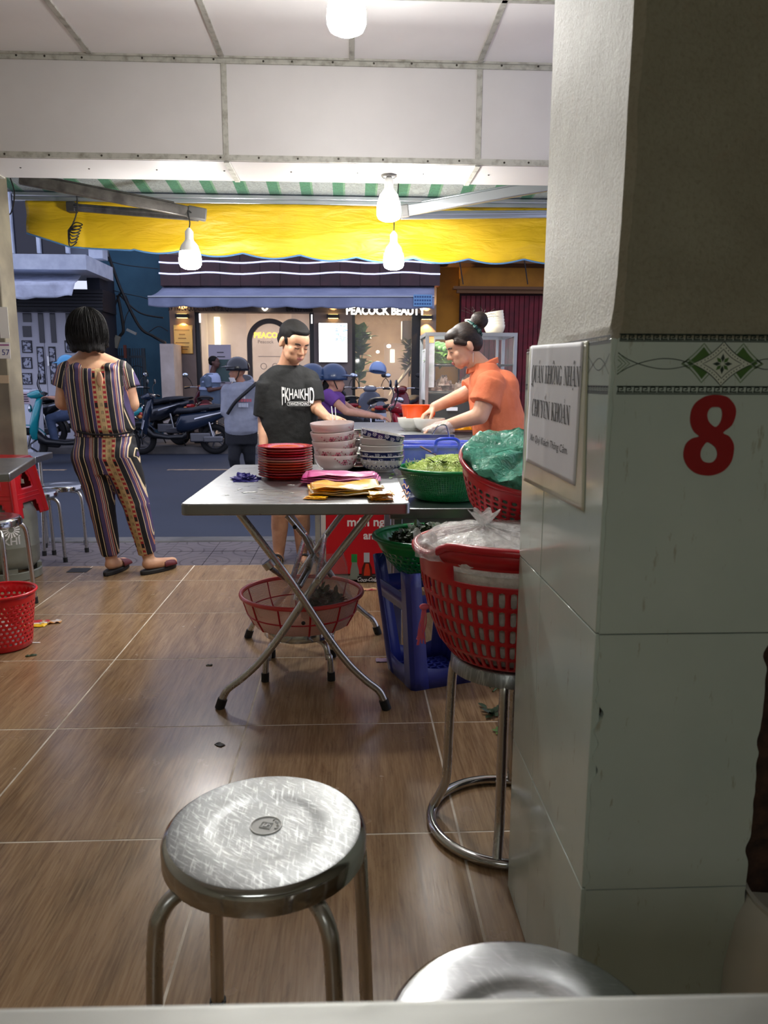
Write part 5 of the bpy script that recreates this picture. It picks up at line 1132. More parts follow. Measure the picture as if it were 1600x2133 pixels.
# bowls stacked on top of the case, lying tilted
CB = pm('bowl_ivory', col(232, 222, 196), .15, coat=.3)
for k in range(6):
    q = at(1022, 676, 4.9); bowl(['lowest', 'second', 'third', 'fourth', 'fifth', 'topmost'][k] + ' ivory bowl of the stack on the glass case', (q.x + .028 - .001 * k, 4.9, KZ1 + .006 + k * .0165), CB, (0, R(-2 - 1.6 * k), 0), .068, .062, .04, 'ivory bowls on the glass case', n=28)
for k in range(3):
    q = at(986, 676, 4.96); bowl(['lower', 'middle', 'upper'][k] + ' ivory bowl behind the bun of the woman in orange', (q.x, 4.97, KZ1 + .006 + k * .02), CB, (0, R(3), 0), .058, .06, .036, 'ivory bowls behind the hair bun', n=28)
# on the worktop: orange pot, white bowls, containers
wb = pm('bowl_white', col(226, 224, 214), .15, coat=.3)
bq = [at(858, 898, 4.30), at(893, 900, 4.22), at(872, 898, 4.42)]
bowl('white bowl left under the orange pot on the cart', (bq[0].x, 4.30, .821), wb, (0, 0, 0), .084, .072, .045, 'white bowls on the cart'); bowl('white bowl under the bare hand of the woman in orange', (bq[1].x, 4.20, .821), wb, (0, 0, 0), .090, .074, .046, 'white bowls on the cart')
op = thing('orange_pot', 'bright orange plastic scoop pot on the white bowls', 'pot', (at(867, 866, 4.42).x, 4.42, .878))
G().shell([(0, 0), (.072, 0), (.076, .004), (.088, .078), (.092, .080), (.092, .084), (.085, .082), (.072, .008), (0, .006)], 40).mk('body', pm('orange_plastic', col(244, 84, 14), .3, coat=.2), op, 40); G().tube(smooth_path([(.088, -.01, .076), (.10, -.03, .07), (.10, -.04, .03), (.085, -.03, .012)], 5), .007, 8).mk('handle', MATS['orange_plastic'], op, 60)
o = G().shell([(0, 0), (.06, 0), (.064, .03), (.06, .057), (0, .057)], 32).mk('stand_tub', pm('tub_steel', col(150, 150, 148), .3, metal=.6), None, 40, loc=(op.location.x, op.location.y, .8205)); tag(o, 'small steel tub carrying the orange pot on the cart', 'tub')
crumple('cut_meat', 'small pile of sliced meat in the bowl under the bare hand', 'meat', (bq[1].x, 4.20, .852), .11, .10, .045, MEAT, 4.4, amp=.5)
o = crumple('yellow_packet', 'yellow packets on the cart worktop in front of the woman in orange', 'packet', (at(970, 888, 4.30).x - .02, 4.34, .821), .16, .10, .05, pm('packet_yellow', col(226, 160, 20), .3, coat=.2), 7.7, amp=.4)
tag(G().box((0, 0, .02), (.09, .08, .04)).mk('foil_tray', RIM, None, loc=(at(940, 862, 4.5).x, 4.5, .821), bev=.006), 'steel tray edge on the cart below the glass case', 'tray')
tag(G().box((0, 0, 0), (.07, .003, .022)).mk('white_tag', pm('label_white2', col(220, 224, 232), .5), None, loc=(at(942, 852, 4.72).x, 4.725, at(942, 852, 4.72).z)), 'white label on the dark lower front of the glass case', 'label')
o = G().shell([(0, 0), (.03, 0), (.036, .075), (.034, .075), (.028, .004), (0, .004)], 24).mk('plastic_cup', pm('cup_blue', col(60, 130, 200), .3), None, 40, loc=(at(882, 840, 4.85).x, 4.85, .8205)); tag(o, 'blue plastic cup beside the left edge of the glass case', 'cup')
# notice on the side of the pillar
def onx(px, py, X):
    d = _r * ((px - PW / 2) / FPX) - _u * ((py - PH / 2) / FPX) + _f; return EYE + d * ((X - EYE.x) / d.x)
XN = PX - .0016
cs = [onx(1108, 720, XN), onx(1216, 712, XN), onx(1198, 1012, XN), onx(1096, 960, XN)]
def quad(cs, du=0, bow=.0012, seed=1):
    def fn(u, v): p = cs[0].lerp(cs[1], u).lerp(cs[3].lerp(cs[2], u), v); return V((p.x - du - bow * abs(mnoise.noise((u * 3 + seed, v * 2, seed))) - .0012 * math.exp(-((u - .42) / .03) ** 2), p.y, p.z))
    if du: return fn
    return G().grid(fn, 24, 30)
co = [onx(1104, 722, PX - .0008), onx(1226, 710, PX - .0008), onx(1217, 1066, PX - .0008), onx(1090, 1000, PX - .0008)]
tag(quad(co, 0, .0004, 5).mk('old_notice', pm('yellowed_sheet', col(184, 188, 162), .25, c2=col(200, 202, 182), ns=5), None, 180, solid=.0005), 'yellowed old plastic sheet taped behind the paper notice on the pillar', 'notice')
pn = quad(cs).mk('paper_notice', pm('paper_white', col(222, 224, 230), .55, c2=col(208, 210, 218), ns=4), None, 180, solid=.0005); tag(pn, 'white paper notice with black lettering taped to the side of the pillar', 'notice')
# condensed serif capitals drawn stroke by stroke
def glyphs():
    TK, TN = .15, .05
    def st(x0, y0, x1, y1, w_): return [[(x0 - w_ / 2, y0), (x0 + w_ / 2, y0), (x1 + w_ / 2, y1), (x1 - w_ / 2, y1)]]
    def sf(x, y, w_=.26): return st(x - w_ / 2 + .0, y, x - w_ / 2 + .0, y, 0) + [[(x - w_ / 2, y - .025), (x + w_ / 2, y - .025), (x + w_ / 2, y + .025), (x - w_ / 2, y + .025)]]
    def ring(cx, rx, a0=0, a1=360, n=24):
        o = []; 
        for k in range(n):
            q0, q1 = R(lerp(a0, a1, k / n)), R(lerp(a0, a1, (k + 1) / n)); f = lambda q, rr, ry: (cx + rr * math.cos(q), .5 + ry * math.sin(q)); o.append([f(q0, rx, .52), f(q1, rx, .52), f(q1, rx - .13, .47), f(q0, rx - .13, .47)])
        return o
    S = lambda *a: sum(a, [])
    return {'U': (.62, S(st(.14, .97, .14, .2, TK), st(.5, .97, .5, .2, TN), [[(.065, .22), (.215, .22), (.27, .06), (.2, .0)], [(.2, 0), (.27, .06), (.38, .05), (.36, -.02)], [(.36, -.02), (.38, .05), (.475, .2), (.525, .2)]], sf(.14, .97), sf(.5, .97, .2))),
            'A': (.66, S(st(.1, .03, .33, 1, TN), st(.52, .03, .31, 1, TK), st(.33, .3, .33, .35, .3), sf(.1, .025, .2), sf(.54, .025))),
            'N': (.66, S(st(.12, .03, .12, .97, TN), st(.14, .97, .54, .0, TK * .9), st(.56, 0, .56, .97, TN), sf(.12, .025, .2), sf(.13, .97, .22), sf(.56, .97, .2))),
            'K': (.66, S(st(.15, .03, .15, .97, TK), st(.22, .42, .52, .97, TN), st(.28, .55, .56, .03, TK * .9), sf(.15, .025), sf(.15, .97), sf(.54, .97, .2), sf(.57, .025, .22))),
            'H': (.68, S(st(.15, .03, .15, .97, TK), st(.53, .03, .53, .97, TK), st(.34, .47, .34, .52, .3), sf(.15, .025), sf(.15, .97), sf(.53, .025), sf(.53, .97))),
            'O': (.62, ring(.31, .29)), 'Q': (.66, S(ring(.33, .30), [[(.2, .02), (.34, .06), (.30, -.12), (.16, -.12)], [(.16, -.12), (.30, -.12), (.42, -.26), (.36, -.30)], [(.0, -.16), (.16, -.22), (.16, -.10), (.04, -.08)]])),
            'G': (.66, S(ring(.32, .30, 42, 330), st(.5, .05, .5, .42, TK), sf(.5, .43, .24))), 'C': (.60, S(ring(.32, .30, 46, 314), st(.53, .68, .53, .95, .05))),
            'Y': (.62, S(st(.3, .45, .12, .97, TK * .9), st(.33, .45, .50, .97, TN), st(.31, .03, .31, .48, TK), sf(.31, .025), sf(.12, .97, .22), sf(.5, .97, .2))),
            'E': (.58, S(st(.15, .03, .15, .97, TK), st(.32, .93, .32, .98, .42), st(.32, .02, .32, .07, .42), st(.28, .47, .28, .52, .26), st(.5, .78, .52, .97, .05), st(.5, .03, .53, .25, .05))), ' ': (.34, []),
            'acute': (0, st(.3, 1.1, .42, 1.3, .09)), 'circ': (0, st(.2, 1.08, .3, 1.28, .08) + st(.4, 1.08, .3, 1.28, .08)), 'dot': (0, [[(.26, -.2), (.36, -.2), (.36, -.1), (.26, -.1)]]), 'hook': (0, st(.3, 1.08, .36, 1.18, .06) + st(.36, 1.18, .34, 1.3, .06) + st(.34, 1.3, .24, 1.3, .06)), 'hook2': (0, st(.42, 1.25, .46, 1.34, .05) + st(.46, 1.34, .44, 1.45, .05) + st(.44, 1.45, .36, 1.45, .05))}
GL = glyphs(); lift_ = quad(cs, .0009)
def serif(line, x0, x1, y0, y1):         # line: list of (letter, accents); box in sheet coordinates 0..1
    W = sum(GL[c][0] for c, _ in line); s_ = (x1 - x0) / W; x = x0; g = G()
    for c, ac in line:
        for poly in GL[c][1] + sum([GL[a][1] for a in ac], []):
            vs = []
            for px, py in poly:
                u, v = x + px * s_, lerp(y1, y0, py); p = cs[0].lerp(cs[1], u).lerp(cs[3].lerp(cs[2], u), v); vs.append(lift_(u, v))
            g.add(vs, [tuple(range(len(vs)))])
        x += GL[c][0] * s_
    return g
INK = pm('ink_black', col(20, 20, 24), .6)
Lc = lambda s_, acc={}: [(c, acc.get(i, ())) for i, c in enumerate(s_)]
serif(Lc('QUAN KHONG NHAN', {2: ('acute',), 7: ('circ',), 13: ('circ', 'dot')}), .05, .985, .165, .305).mk('lettering', INK, pn, 0)
serif(Lc('CHUYEN KHOAN', {4: ('circ', 'hook2'), 10: ('hook',)}), .09, .86, .445, .585).mk('lettering', INK, pn, 0)
t_ = G(); t_.text('Xin Quý Khách Thông Cảm.', .08, Matrix.Identity(4), .0)
vx = [v[0] for v in t_.v]; w0, w1 = min(vx), max(vx); g = G()
g.add([(lift_(lerp(.09, .86, (x - w0) / (w1 - w0)) + y * .16, .775 - y * 1.05)) for x, y, z in t_.v], t_.f); g.mk('lettering', INK, pn, 0)
# ================================================================ ACROSS THE STREET
def span(x0, x1, y0, y1, Y):             # world extents of a rectangle seen at depth Y
    a, b = at(x0, (y0 + y1) / 2, Y), at(x1, (y0 + y1) / 2, Y); return a.x, b.x, at((x0 + x1) / 2, y1, Y).z, at((x0 + x1) / 2, y0, Y).z
def slab(nm, x0, x1, y0, y1, Y, d, m, par=None, bev=0.0, zlo=None, zhi=None, off=None):
    a, b, lo, hi = span(x0, x1, y0, y1, Y); lo = lo if zlo is None else zlo; hi = hi if zhi is None else zhi
    o3 = V((0, 0, 0)); q = par
    while q: o3 = o3 + q.location; q = q.parent
    return G().box(V(((a + b) / 2, Y + d / 2, (lo + hi) / 2)) - o3, (b - a, d, hi - lo)).mk(nm, m, par, bev=bev)
GZ = -.05                                # level of the far pavement
def emis(name, c, s): return pm(name, c, .5, emit=s)
YF = 16.0
WALLG = pm('salon_plaster', col(138, 126, 122), .8, c2=col(122, 112, 108), ns=2); HEADG = pm('salon_header', col(96, 86, 82), .7); BLKF = pm('black_frame', col(20, 19, 20), .35)
sal = thing('beauty_salon', 'lit beauty salon with grey front, arch door and blue grey awning', 'shop', (at(630, 800, YF).x, YF, GZ)); so = sal.location.copy()
slab('wall', 355, 406, 500, 907, YF, .4, WALLG, sal, zlo=GZ); slab('wall', 655, 734, 650, 907, YF, .4, WALLG, sal, zlo=GZ); slab('wall', 876, 908, 500, 907, YF, .4, WALLG, sal, zlo=GZ)
slab('header', 404, 878, 520, 651, YF, .35, HEADG, sal); slab('upper_wall', 333, 917, 380, 540, YF + .1, .3, pm('upper_dark', col(50, 40, 44), .7), sal)
# maroon fascia with light strips
MAR = pm('maroon_panel', col(66, 30, 36), .35, c2=col(48, 20, 26), ns=3)
n = 14
for k in range(n): slab('fascia_panel', 333 + 584 * k / n + .3, 333 + 584 * (k + 1) / n - .3, 530, 595, YF - .35 - .02 * (k % 2), .3, MAR, sal)
LEDS = emis('led_strip', (0.62, 0.66, 1.0, 1), 1.1)
for yy in (546, 569):
    pts = [at(331 + 586 * k / 30, yy + 2.0 * math.sin(k * .9), YF - .42) - so for k in range(31)]; G().tube(pts, .016, 6).mk('light_strip', LEDS, sal, 60)
# awning of the salon
SAW = pm('slate_canvas', col(150, 158, 184), .75, c2=col(132, 140, 166), ns=2.5, nb=.2, nbs=6, bd=.03)
YA = 14.8
def saw(u, v):
    t = at(lerp(345, 905, u), 592, YF - .06); f = at(lerp(308, 905, u), 618, YA); p = t.lerp(f, v); return p - so - V((0, 0, .05 * math.sin(math.pi * v)))
def sval(u, v):
    a = at(lerp(308, 905, u), 618, YA); zb = at(600, 639, YA).z - .03 * abs(math.sin(u * 26)); ripple = .035 * math.sin(u * 70) * v * max(0, .75 - u) + .02 * math.sin(u * 23) * v
    return V((a.x + (.0), a.y + ripple, lerp(a.z, zb, v))) - so
aw_o = G().grid(saw, 40, 8).mk('canopy', SAW, sal, 180, solid=.01); G().grid(sval, 160, 6).mk('valance', SAW, aw_o, 180, solid=.008)
a0 = at(308, 618, YA) - so; a1 = at(905, 618, YA) - so; G().tube([a0, a1], .02, 8).mk('awning_bar', ALU, sal, 60)
a0 = at(345, 593, YF - .1) - so; a1 = at(912, 593, YF - .1) - so; G().tube([a0, a1], .05, 8).mk('awning_roll', pm('roll_grey', col(90, 86, 90), .6), sal, 60)
q = at(881, 626, YA - .03); ban = tag(G().box((0, 0, 0), (.36, .006, .22)).mk('awning_sticker', pm('sticker_blue', col(120, 170, 214), .5), None, loc=q), 'pale blue printed card at the right end of the salon awning', 'sign')
g = G()
for k in range(3):
    for j in range(7): g.box((-.145 + j * .047, -.004, .068 - k * .065), (.034, .002, .034))
g.mk('print', pm('print_blue', col(60, 92, 140), .6), ban, 0)
# wall lamps (up and down)
WARM = emis('warm_glow', (1.0, .62, .20, 1), 5.0)
def sconce(px, py, lb):
    q = at(px, py, YF - .09); t = thing('wall_lamp', lb, 'lamp', q); G().box((0, 0.02, 0), (.26, .14, .075)).mk('body', BLKF, t, bev=.006)
    for s in (-1, 1): G().box((0, 0.02, s * .0395), (.20, .09, .004)).mk('glow', WARM, t)
    for s in (-1, 1):
        ld = bpy.data.lights.new('wall_lamp_spot', 'SPOT'); ld.energy = 46; ld.color = (1, .60, .22); ld.spot_size = R(92); ld.spot_blend = .12; ld.shadow_soft_size = .03
        lo = bpy.data.objects.new('wall_lamp_spot', ld); C.objects.link(lo); lo.parent = t; lo.location = (0, .0, s * .05); lo.rotation_euler = (0 if s < 0 else math.pi, 0, 0)
sconce(379, 658, 'warm up-and-down wall lamp above the gold menu plaque'); sconce(694, 659, 'warm up-and-down wall lamp above the white light box'); sconce(889, 661, 'warm up-and-down wall lamp at the right end of the salon')
pl_ = thing('menu_plaque', 'gold framed menu plaque on the left pier of the salon', 'sign', at(382, 707, YF - .03)); G().box((0, 0, 0), (.38, .03, .58)).mk('plate', pm('brass', col(206, 164, 92), .22, metal=.9), pl_, bev=.008)
g = G()
for z, w_ in ((.19, .30), (.10, .12), (.02, .16), (-.07, .28), (-.15, .26), (-.2, .2)): g.box((-.02, -.017, z), (w_, .002, .018))
g.mk('print', pm('print_brown', col(90, 70, 44), .5), pl_, 0)
# light box
lb_ = thing('light_box', 'bright white light box sign between the salon windows', 'sign', at(694, 714, YF - .06)); G().box((0, 0, 0), (.60, .08, .80)).mk('case', BLKF, lb_); G().box((0, -.042, 0), (.585, .006, .785)).mk('screen', emis('screen_white', (1, 1, .98, 1), 2.2), lb_)
g = G(); rnd = random.Random(2)
for k in range(26):
    c = V((.06 + rnd.uniform(0, .2), -.0465, .02 + rnd.uniform(0, .34))); a = rnd.uniform(0, 3); g.add([c + V((math.cos(a + t) * rnd.uniform(.02, .06), 0, math.sin(a + t) * rnd.uniform(.01, .035))) for t in (0, 1.6, 3.1, 4.7)], [(0, 1, 2, 3)])
g.mk('print', emis('print_ice', (.5, .62, .82, 1), .7), lb_, 0)
# door with arch, glass and room behind
def pane(nm, x0, x1, y0, y1, Y, par=None): return slab(nm, x0, x1, y0, y1, Y, .012, SGL, par, zlo=GZ + .02)
m, nt, b = newmat('salon_glass'); b.inputs['Base Color'].default_value = (.9, .9, .9, 1); b.inputs['Alpha'].default_value = .10; b.inputs['Roughness'].default_value = .03; SGL = m
slab('door_frame', 404, 420, 651, 907, YF + .08, .12, BLKF, sal, zlo=GZ); slab('door_frame', 646, 656, 651, 907, YF + .08, .12, BLKF, sal, zlo=GZ); slab('window_frame', 731, 740, 650, 907, YF + .06, .12, BLKF, sal, zlo=GZ); slab('window_frame', 857, 877, 650, 907, YF + .06, .12, BLKF, sal, zlo=GZ)
slab('frame_light', 414.5, 418, 653, 672, YF + .06, .02, emis('soft_white', (1, .95, .95, 1), 1.0), sal); slab('frame_light', 648, 651, 655, 674, YF + .06, .02, MATS['soft_white'], sal)
pane('pane', 420, 516, 652, 905, YF + .14, sal); pane('pane', 609, 647, 652, 905, YF + .14, sal); pane('pane', 740, 857, 654, 905, YF + .14, sal)
ARCH = pm('arch_frame', col(72, 64, 62), .5); ac = at(562, 712, YF + .1) - so; ro, ri = .475, .375; nseg = 28
g = G(); vs = []
prof_a = [(math.cos(math.pi * k / nseg), math.sin(math.pi * k / nseg)) for k in range(nseg + 1)]
pl2 = [(1, -3)] + prof_a + [(-1, -3)]
zf_ = GZ - so.z
for x, z in pl2:
    for rr in (ro, ri):
        for y in (0, .1):
            zz = ac.z + z * rr if z >= 0 else zf_; vs.append((ac.x + x * rr, ac.y + y, zz))
nn = len(pl2); fs = []
for i in range(nn - 1):
    a, c_ = i * 4, (i + 1) * 4
    for p, q in ((0, 1), (1, 3), (3, 2), (2, 0)): fs.append((a + p, a + q, c_ + q, c_ + p))
g.add(vs, fs); g.mk('arch_frame', ARCH, sal, 40)
g = G(); inner = [(ac.x + x * ri, ac.z + z * ri) for x, z in prof_a]; g.prism([(ac.x + ri, zf_ + .03)] + inner + [(ac.x - ri, zf_ + .03)], ac.y + .05, ac.y + .062, 'y'); g.mk('arch_pane', SGL, sal, 0)
g = G(); g.text('PEACOCK', .155, Matrix.Translation(ac + V((.02, .03, .13))) @ Matrix.Rotation(math.pi / 2, 4, 'X'), .002, bold=.004); g.mk('lettering', emis('gold_letters', (1.0, .66, .10, 1), 1.2), sal, 0)
GLP = pm('print_glass_grey', col(120, 112, 116), .6)
g = G(); g.text('Peacock', .10, Matrix.Translation(ac + V((-.09, .035, .0))) @ Matrix.Rotation(math.pi / 2, 4, 'X'), .002); g.box(ac + V((.0, .035, -.30)), (.5, .004, .010))
for dx in (-.14, .1): g.tube([p + V((0, 0, 0)) for p in circ(ac + V((dx, .035, -.50)), .06, 20, 'y')], .006, 4, closed=True)
g.mk('lettering', GLP, sal, 0)
# room behind the glass
RW = pm('room_wall_cream', col(222, 208, 196), .8, c2=col(206, 190, 176), ns=2.5); RW2 = pm('room_wall_clay', col(206, 186, 160), .8, c2=col(180, 160, 136), ns=1.4)
x0, x1 = at(406, 700, YF).x, at(878, 700, YF).x; xm = at(690, 700, YF).x
def rbox(nm, c, d, m): return G().box(V(c) - so, d).mk(nm, m, sal)
rbox('room_wall', ((x0 + xm) / 2, 18.6, 1.5), (xm - x0 + .6, .1, 3.2), RW); rbox('room_wall', ((x1 + xm) / 2, 19.4, 1.5), (x1 - xm + .6, .1, 3.2), RW2)
rbox('room_wall', (x0 - .25, 17.6, 1.5), (.1, 2.9, 3.2), RW); rbox('room_wall', (xm, 17.9, 1.5), (.12, 3.0, 3.2), RW); rbox('room_wall', (x1 + .25, 17.9, 1.5), (.1, 3.0, 3.2), RW2)
rbox('room_floor', ((x0 + x1) / 2, 17.9, GZ - .0), (x1 - x0 + .6, 3.2, .03), pm('room_floor', col(190, 176, 160), .4)); rbox('room_ceiling', ((x0 + x1) / 2, 17.9, 2.78), (x1 - x0 + .6, 3.3, .06), RW)
rl = emis('room_light', (1, .93, .87, 1), 22.0)
for x, y, w_ in ((x0 + .7, 17.1, .5), (x0 + 1.8, 17.1, .5)): rbox('ceiling_light', (x, y, 2.735), (w_, .5, .02), rl)
rbox('ceiling_light', (x1 - .8, 17.3, 2.735), (.5, .4, .02), emis('room_light_dim', (1, .86, .68, 1), 75.0))
slab('room_door', 800, 850, 715, 905, 19.3, .06, pm('room_door', col(190, 176, 164), .6), sal, zlo=GZ); slab('door_light', 813, 822, 728, 755, 19.28, .02, emis('soft_pane', (.9, 1, .9, 1), 1.4), sal)
slab('wall_vent', 838, 858, 668, 708, 17.0, .4, pm('vent_grey', col(150, 144, 140), .5), sal); slab('curtain', 447, 458, 660, 745, 18.4, .1, emis('curtain_glow', (1, .94, .66, 1), 1.5), sal)  # curtain brightness is emission put into the cloth, no lamp
for px, py, r in ((747, 722, .05), (787, 733, .04), (810, 721, .05), (455, 678, .05)): G().ell(at(px, py, 17.6) - so, (r, r, r * .8), None, 12, 8).mk('lamp_globe', emis('lamp_warm', (1, .95, .85, 1), 6), sal, 60)
tag(G().lathe([(0, 0), (.18, 0), (.22, .45), (.20, .45), (0, .40)], 24).mk('planter', BLKF, None, 40, loc=(at(750, 800, 16.6).x, 16.65, GZ + .03)), 'black planter behind the left side of the right salon window', 'planter')
def plant(nm, lb, px, pys, Y, n, seed, L, m, spread):
    g = G(); rnd = random.Random(seed); q0 = at(px, pys[1], Y); q1 = at(px, pys[0], Y); g.tube([(q0.x, Y, q0.z - .1), (q1.x, Y, q1.z)], .02, 6)
    for k in range(n):
        t = rnd.random(); p = V((q0.x + rnd.uniform(-.03, .03), Y + rnd.uniform(-.05, .05), lerp(q0.z, q1.z, t))); leafpts(g, p, V((rnd.uniform(-1, 1), rnd.uniform(-1, .3), rnd.uniform(-.2, .9))), V((0, 0, 1)), L * rnd.uniform(.7, 1.1) * spread, L * .5, .3)
    o = g.mk(nm, m, None, 60); return tag(o, lb, 'plant')
plant('leafy_plant', 'dark leafy plant behind the left edge of the right salon window', 748, (690, 800), 16.6, 60, 4, .42, LEAF, 1); plant('fiddle_leaf_plant', 'broad-leaved plant inside the right side of the right salon window', 853, (712, 775), 16.9, 46, 9, .30, pm('fiddle_green', col(86, 92, 42), .5, c2=col(110, 110, 60), ns=4), 1)
def lounge(u, v):
    p0, p1, p2 = at(815, 815, 16.9), at(838, 785, 16.9), at(872, 742, 16.9); p = p0.lerp(p1, u * 2) if u < .5 else p1.lerp(p2, u * 2 - 1); a = v * 2 * math.pi; return V((p.x + .09 * math.cos(a) * .6, p.y + .25 * math.sin(a), p.z + (.10 + .06 * u) * math.cos(a)))
tag(G().grid(lounge, 16, 16).mk('lounge_chair', pm('chair_cream', col(224, 216, 190), .6), None, 180), 'cream lounge chair back inside the right salon window', 'chair')
# lettering on the header
def stext(body, px, py, size, m, nm='lettering', ext=.01, bold=0.0, sx=1.0, Y=YF - .02):
    q = at(px, py, Y) - so; g = G(); g.text(body, size, Matrix.Translation(q) @ Matrix.Rotation(math.pi / 2, 4, 'X'), ext, bold=bold, sx=sx); return g.mk(nm, m, sal, 0)
stext('59 TRẦN QUỐC TOẢN, P.8, Q.3', 417, 643, .125, pm('letters_black', col(16, 14, 14), .5), sx=.70, bold=.002, Y=YA + .4); stext('094 699 0666', 624, 645, .125, MATS['letters_black'], sx=.80, bold=.002)
stext('PEACOCK BEAUTY', 803, 648, .21, emis('neon_white', (1, .95, .80, 1), 4.0), 'neon_letters', .015, .006, .86, Y=YA + .15)
q = at(553, 640, YF - .05) - so; G().tube(smooth_path([q + V((-.07, 0, .08)), q + V((-.06, 0, -.02)), q + V((-.01, 0, -.06)), q + V((.05, 0, 0)), q + V((.07, 0, .1))], 4), .016, 6).mk('neon_emblem', MATS['neon_white'], sal, 60)
st_ = slab('price_board', 436, 482, 718, 850, 15.3, .05, pm('board_grey', col(176, 168, 180), .5)); tag(st_, 'grey price board on a stand left of the salon arch', 'sign'); st_.name = 'price_board'
g = G()
for k in range(9): a, b_, lo, hi = span(452, 466 + (k % 3) * 3, 733 + k * 9, 735 + k * 9, 15.29); g.box(((a + b_) / 2, 15.295, (lo + hi) / 2), (b_ - a, .004, .018))
g.mk('print', pm('print_charcoal', col(60, 58, 64), .6), st_, 0)
hwm = pm('half_wall_cream', col(206, 194, 186), .8, c2=col(186, 172, 162), ns=3)
tag(slab('half_wall', 336, 364, 716, 866, 15.2, .7, hwm, None, zlo=GZ), 'low cream wall beside the left pier of the salon', 'wall')
# ---- orange house with maroon folding gate (right)
OR = pm('ochre_wall', col(196, 132, 36), .8, c2=col(168, 110, 30), ns=2)
oh = thing('ochre_house', 'ochre house with a maroon folding gate, right of the salon', 'house', (at(1010, 800, YF).x, YF + .1, GZ)); oo = oh.location.copy()
def oslab(nm, x0, x1, y0, y1, Y, d, m, zlo=None): return slab(nm, x0, x1, y0, y1, Y, d, m, oh, zlo=zlo)
oslab('wall', 890, 960, 400, 907, YF + .46, .3, OR, GZ); oslab('wall', 960, 1900, 400, 612, YF + .05, .3, OR); oslab('lintel', 952, 1900, 605, 614, YF - .02, .12, pm('lintel_brown', col(110, 74, 40), .7)); oslab('lintel', 945, 1900, 600, 606, YF - .08, .2, MATS['lintel_brown']); oslab('canopy_slab', 918, 1900, 480, 552, YF - .6, .6, pm('canopy_dark', col(92, 62, 34), .8))
GM = pm('maroon_gate', col(112, 16, 30), .7, c2=col(84, 12, 22), ns=5)
oslab('gate_backing', 955, 1900, 612, 907, YF + .24, .05, pm('gate_dark', col(40, 10, 16), .8), GZ)
for k in range(94):
    a = 958 + k * 10; oslab('gate_slat', a + .6, a + 9.4, 616, 905, YF + .16 + .018 * (k % 2), .03, GM, GZ)
for k in range(2): p = at(955 + k * 135, 565, YF - .65); tag(G().tube([p + V((0, 0, .3)), p + V((.10, 0, -.25))], .012, 6).mk('hanging_wire', CORD, None, 60), ['dark wire slanting over the ochre wall beside the salon', 'dark wire slanting over the ochre wall beside the pillar'][k], 'cable')
# ---- teal side wall with iron gate and cables
TW = pm('teal_wall', col(62, 104, 124), .8, c2=col(52, 90, 110), ns=1.5)
th_ = thing('teal_house', 'plain teal blue wall of a house between the two shops', 'house', (at(270, 800, 15.9).x, 15.9, GZ)); slab('wall', 205, 362, 380, 907, 16.46, .3, TW, th_, zlo=GZ)
ig = thing('iron_gate', 'dark iron gate with pickets against the teal wall', 'gate', (at(272, 800, 15.7).x, 15.7, GZ)); io = ig.location.copy(); IRON = pm('iron_dark', col(30, 44, 52), .5)
a, b_, lo, hi = span(240, 304, 738, 905, 15.7)
for z in (hi - .05, lerp(GZ, hi, .5), GZ + .15): G().box(V(((a + b_) / 2, 15.7, z)) - io, (b_ - a, .03, .05)).mk('rail', IRON, ig)
for k in range(15): x = lerp(a, b_, k / 14); w_ = .05 if k in (0, 7, 14) else .016; G().box(V((x, 15.7, (GZ + hi + .12) / 2)) - io, (w_, w_, hi + .12 - GZ)).mk('picket', IRON, ig)
for k in (.25, .75): G().tube([p for p in circ(V((lerp(a, b_, k), 15.7, hi - .45)) - io, .22, 20, 'y', 0, math.pi)], .012, 6).mk('scroll', IRON, ig, 60)
G().box(V((lerp(a, b_, .42), 15.66, hi + .05)) - io, (.05, .05, .26)).mk('gate_post', pm('rust_red', col(110, 54, 40), .7), ig)
cb = [[(215, 500), (236, 560), (255, 610), (290, 680), (318, 700), (345, 715)], [(235, 605), (262, 612), (300, 620), (318, 628)], [(228, 665), (238, 640), (248, 615), (256, 610)], [(245, 615), (252, 650), (257, 688), (250, 700), (243, 715)], [(247, 612), (275, 640), (300, 655), (340, 662)], [(262, 615), (270, 640), (262, 660), (257, 686)], [(215, 540), (260, 552), (330, 560)], [(310, 692), (330, 680), (350, 690)]]
for k, pts in enumerate(cb):
    w_ = .030 if k in (0, 3) else .018 if k in (2, 4) else .009
    tag(G().tube(smooth_path([at(x, y, 15.55 + .02 * k) for x, y in pts], 5), w_, 6).mk('street_cable', CORD, None, 60), ['thick black cable sloping down the teal wall to the salon', 'cable running right along the top of the teal wall tangle', 'cable bending down left of the teal wall tangle', 'thick cable hanging straight down the teal wall', 'cable sagging right under the slate awning', 'thin looped cable beside the hanging thick one', 'thin cable high on the teal wall', 'short arched cable left of the gold plaque'][k], 'cable', None)
tag(G().box((0, 0, 0), (.20, .05, .05), ry=R(25)).mk('cable_joint', pm('joint_grey', col(150, 150, 140), .6), None, loc=at(274, 691, 15.5)), 'pale grey cable joint hanging on the teal wall', 'cable joint')
tag(G().box((0, 0, 0), (.10, .06, .24), ry=R(20)).mk('cable_box', pm('joint_tan', col(120, 116, 100), .6), None, loc=at(243, 712, 15.5)), 'small tan junction box under the teal wall cables', 'box')
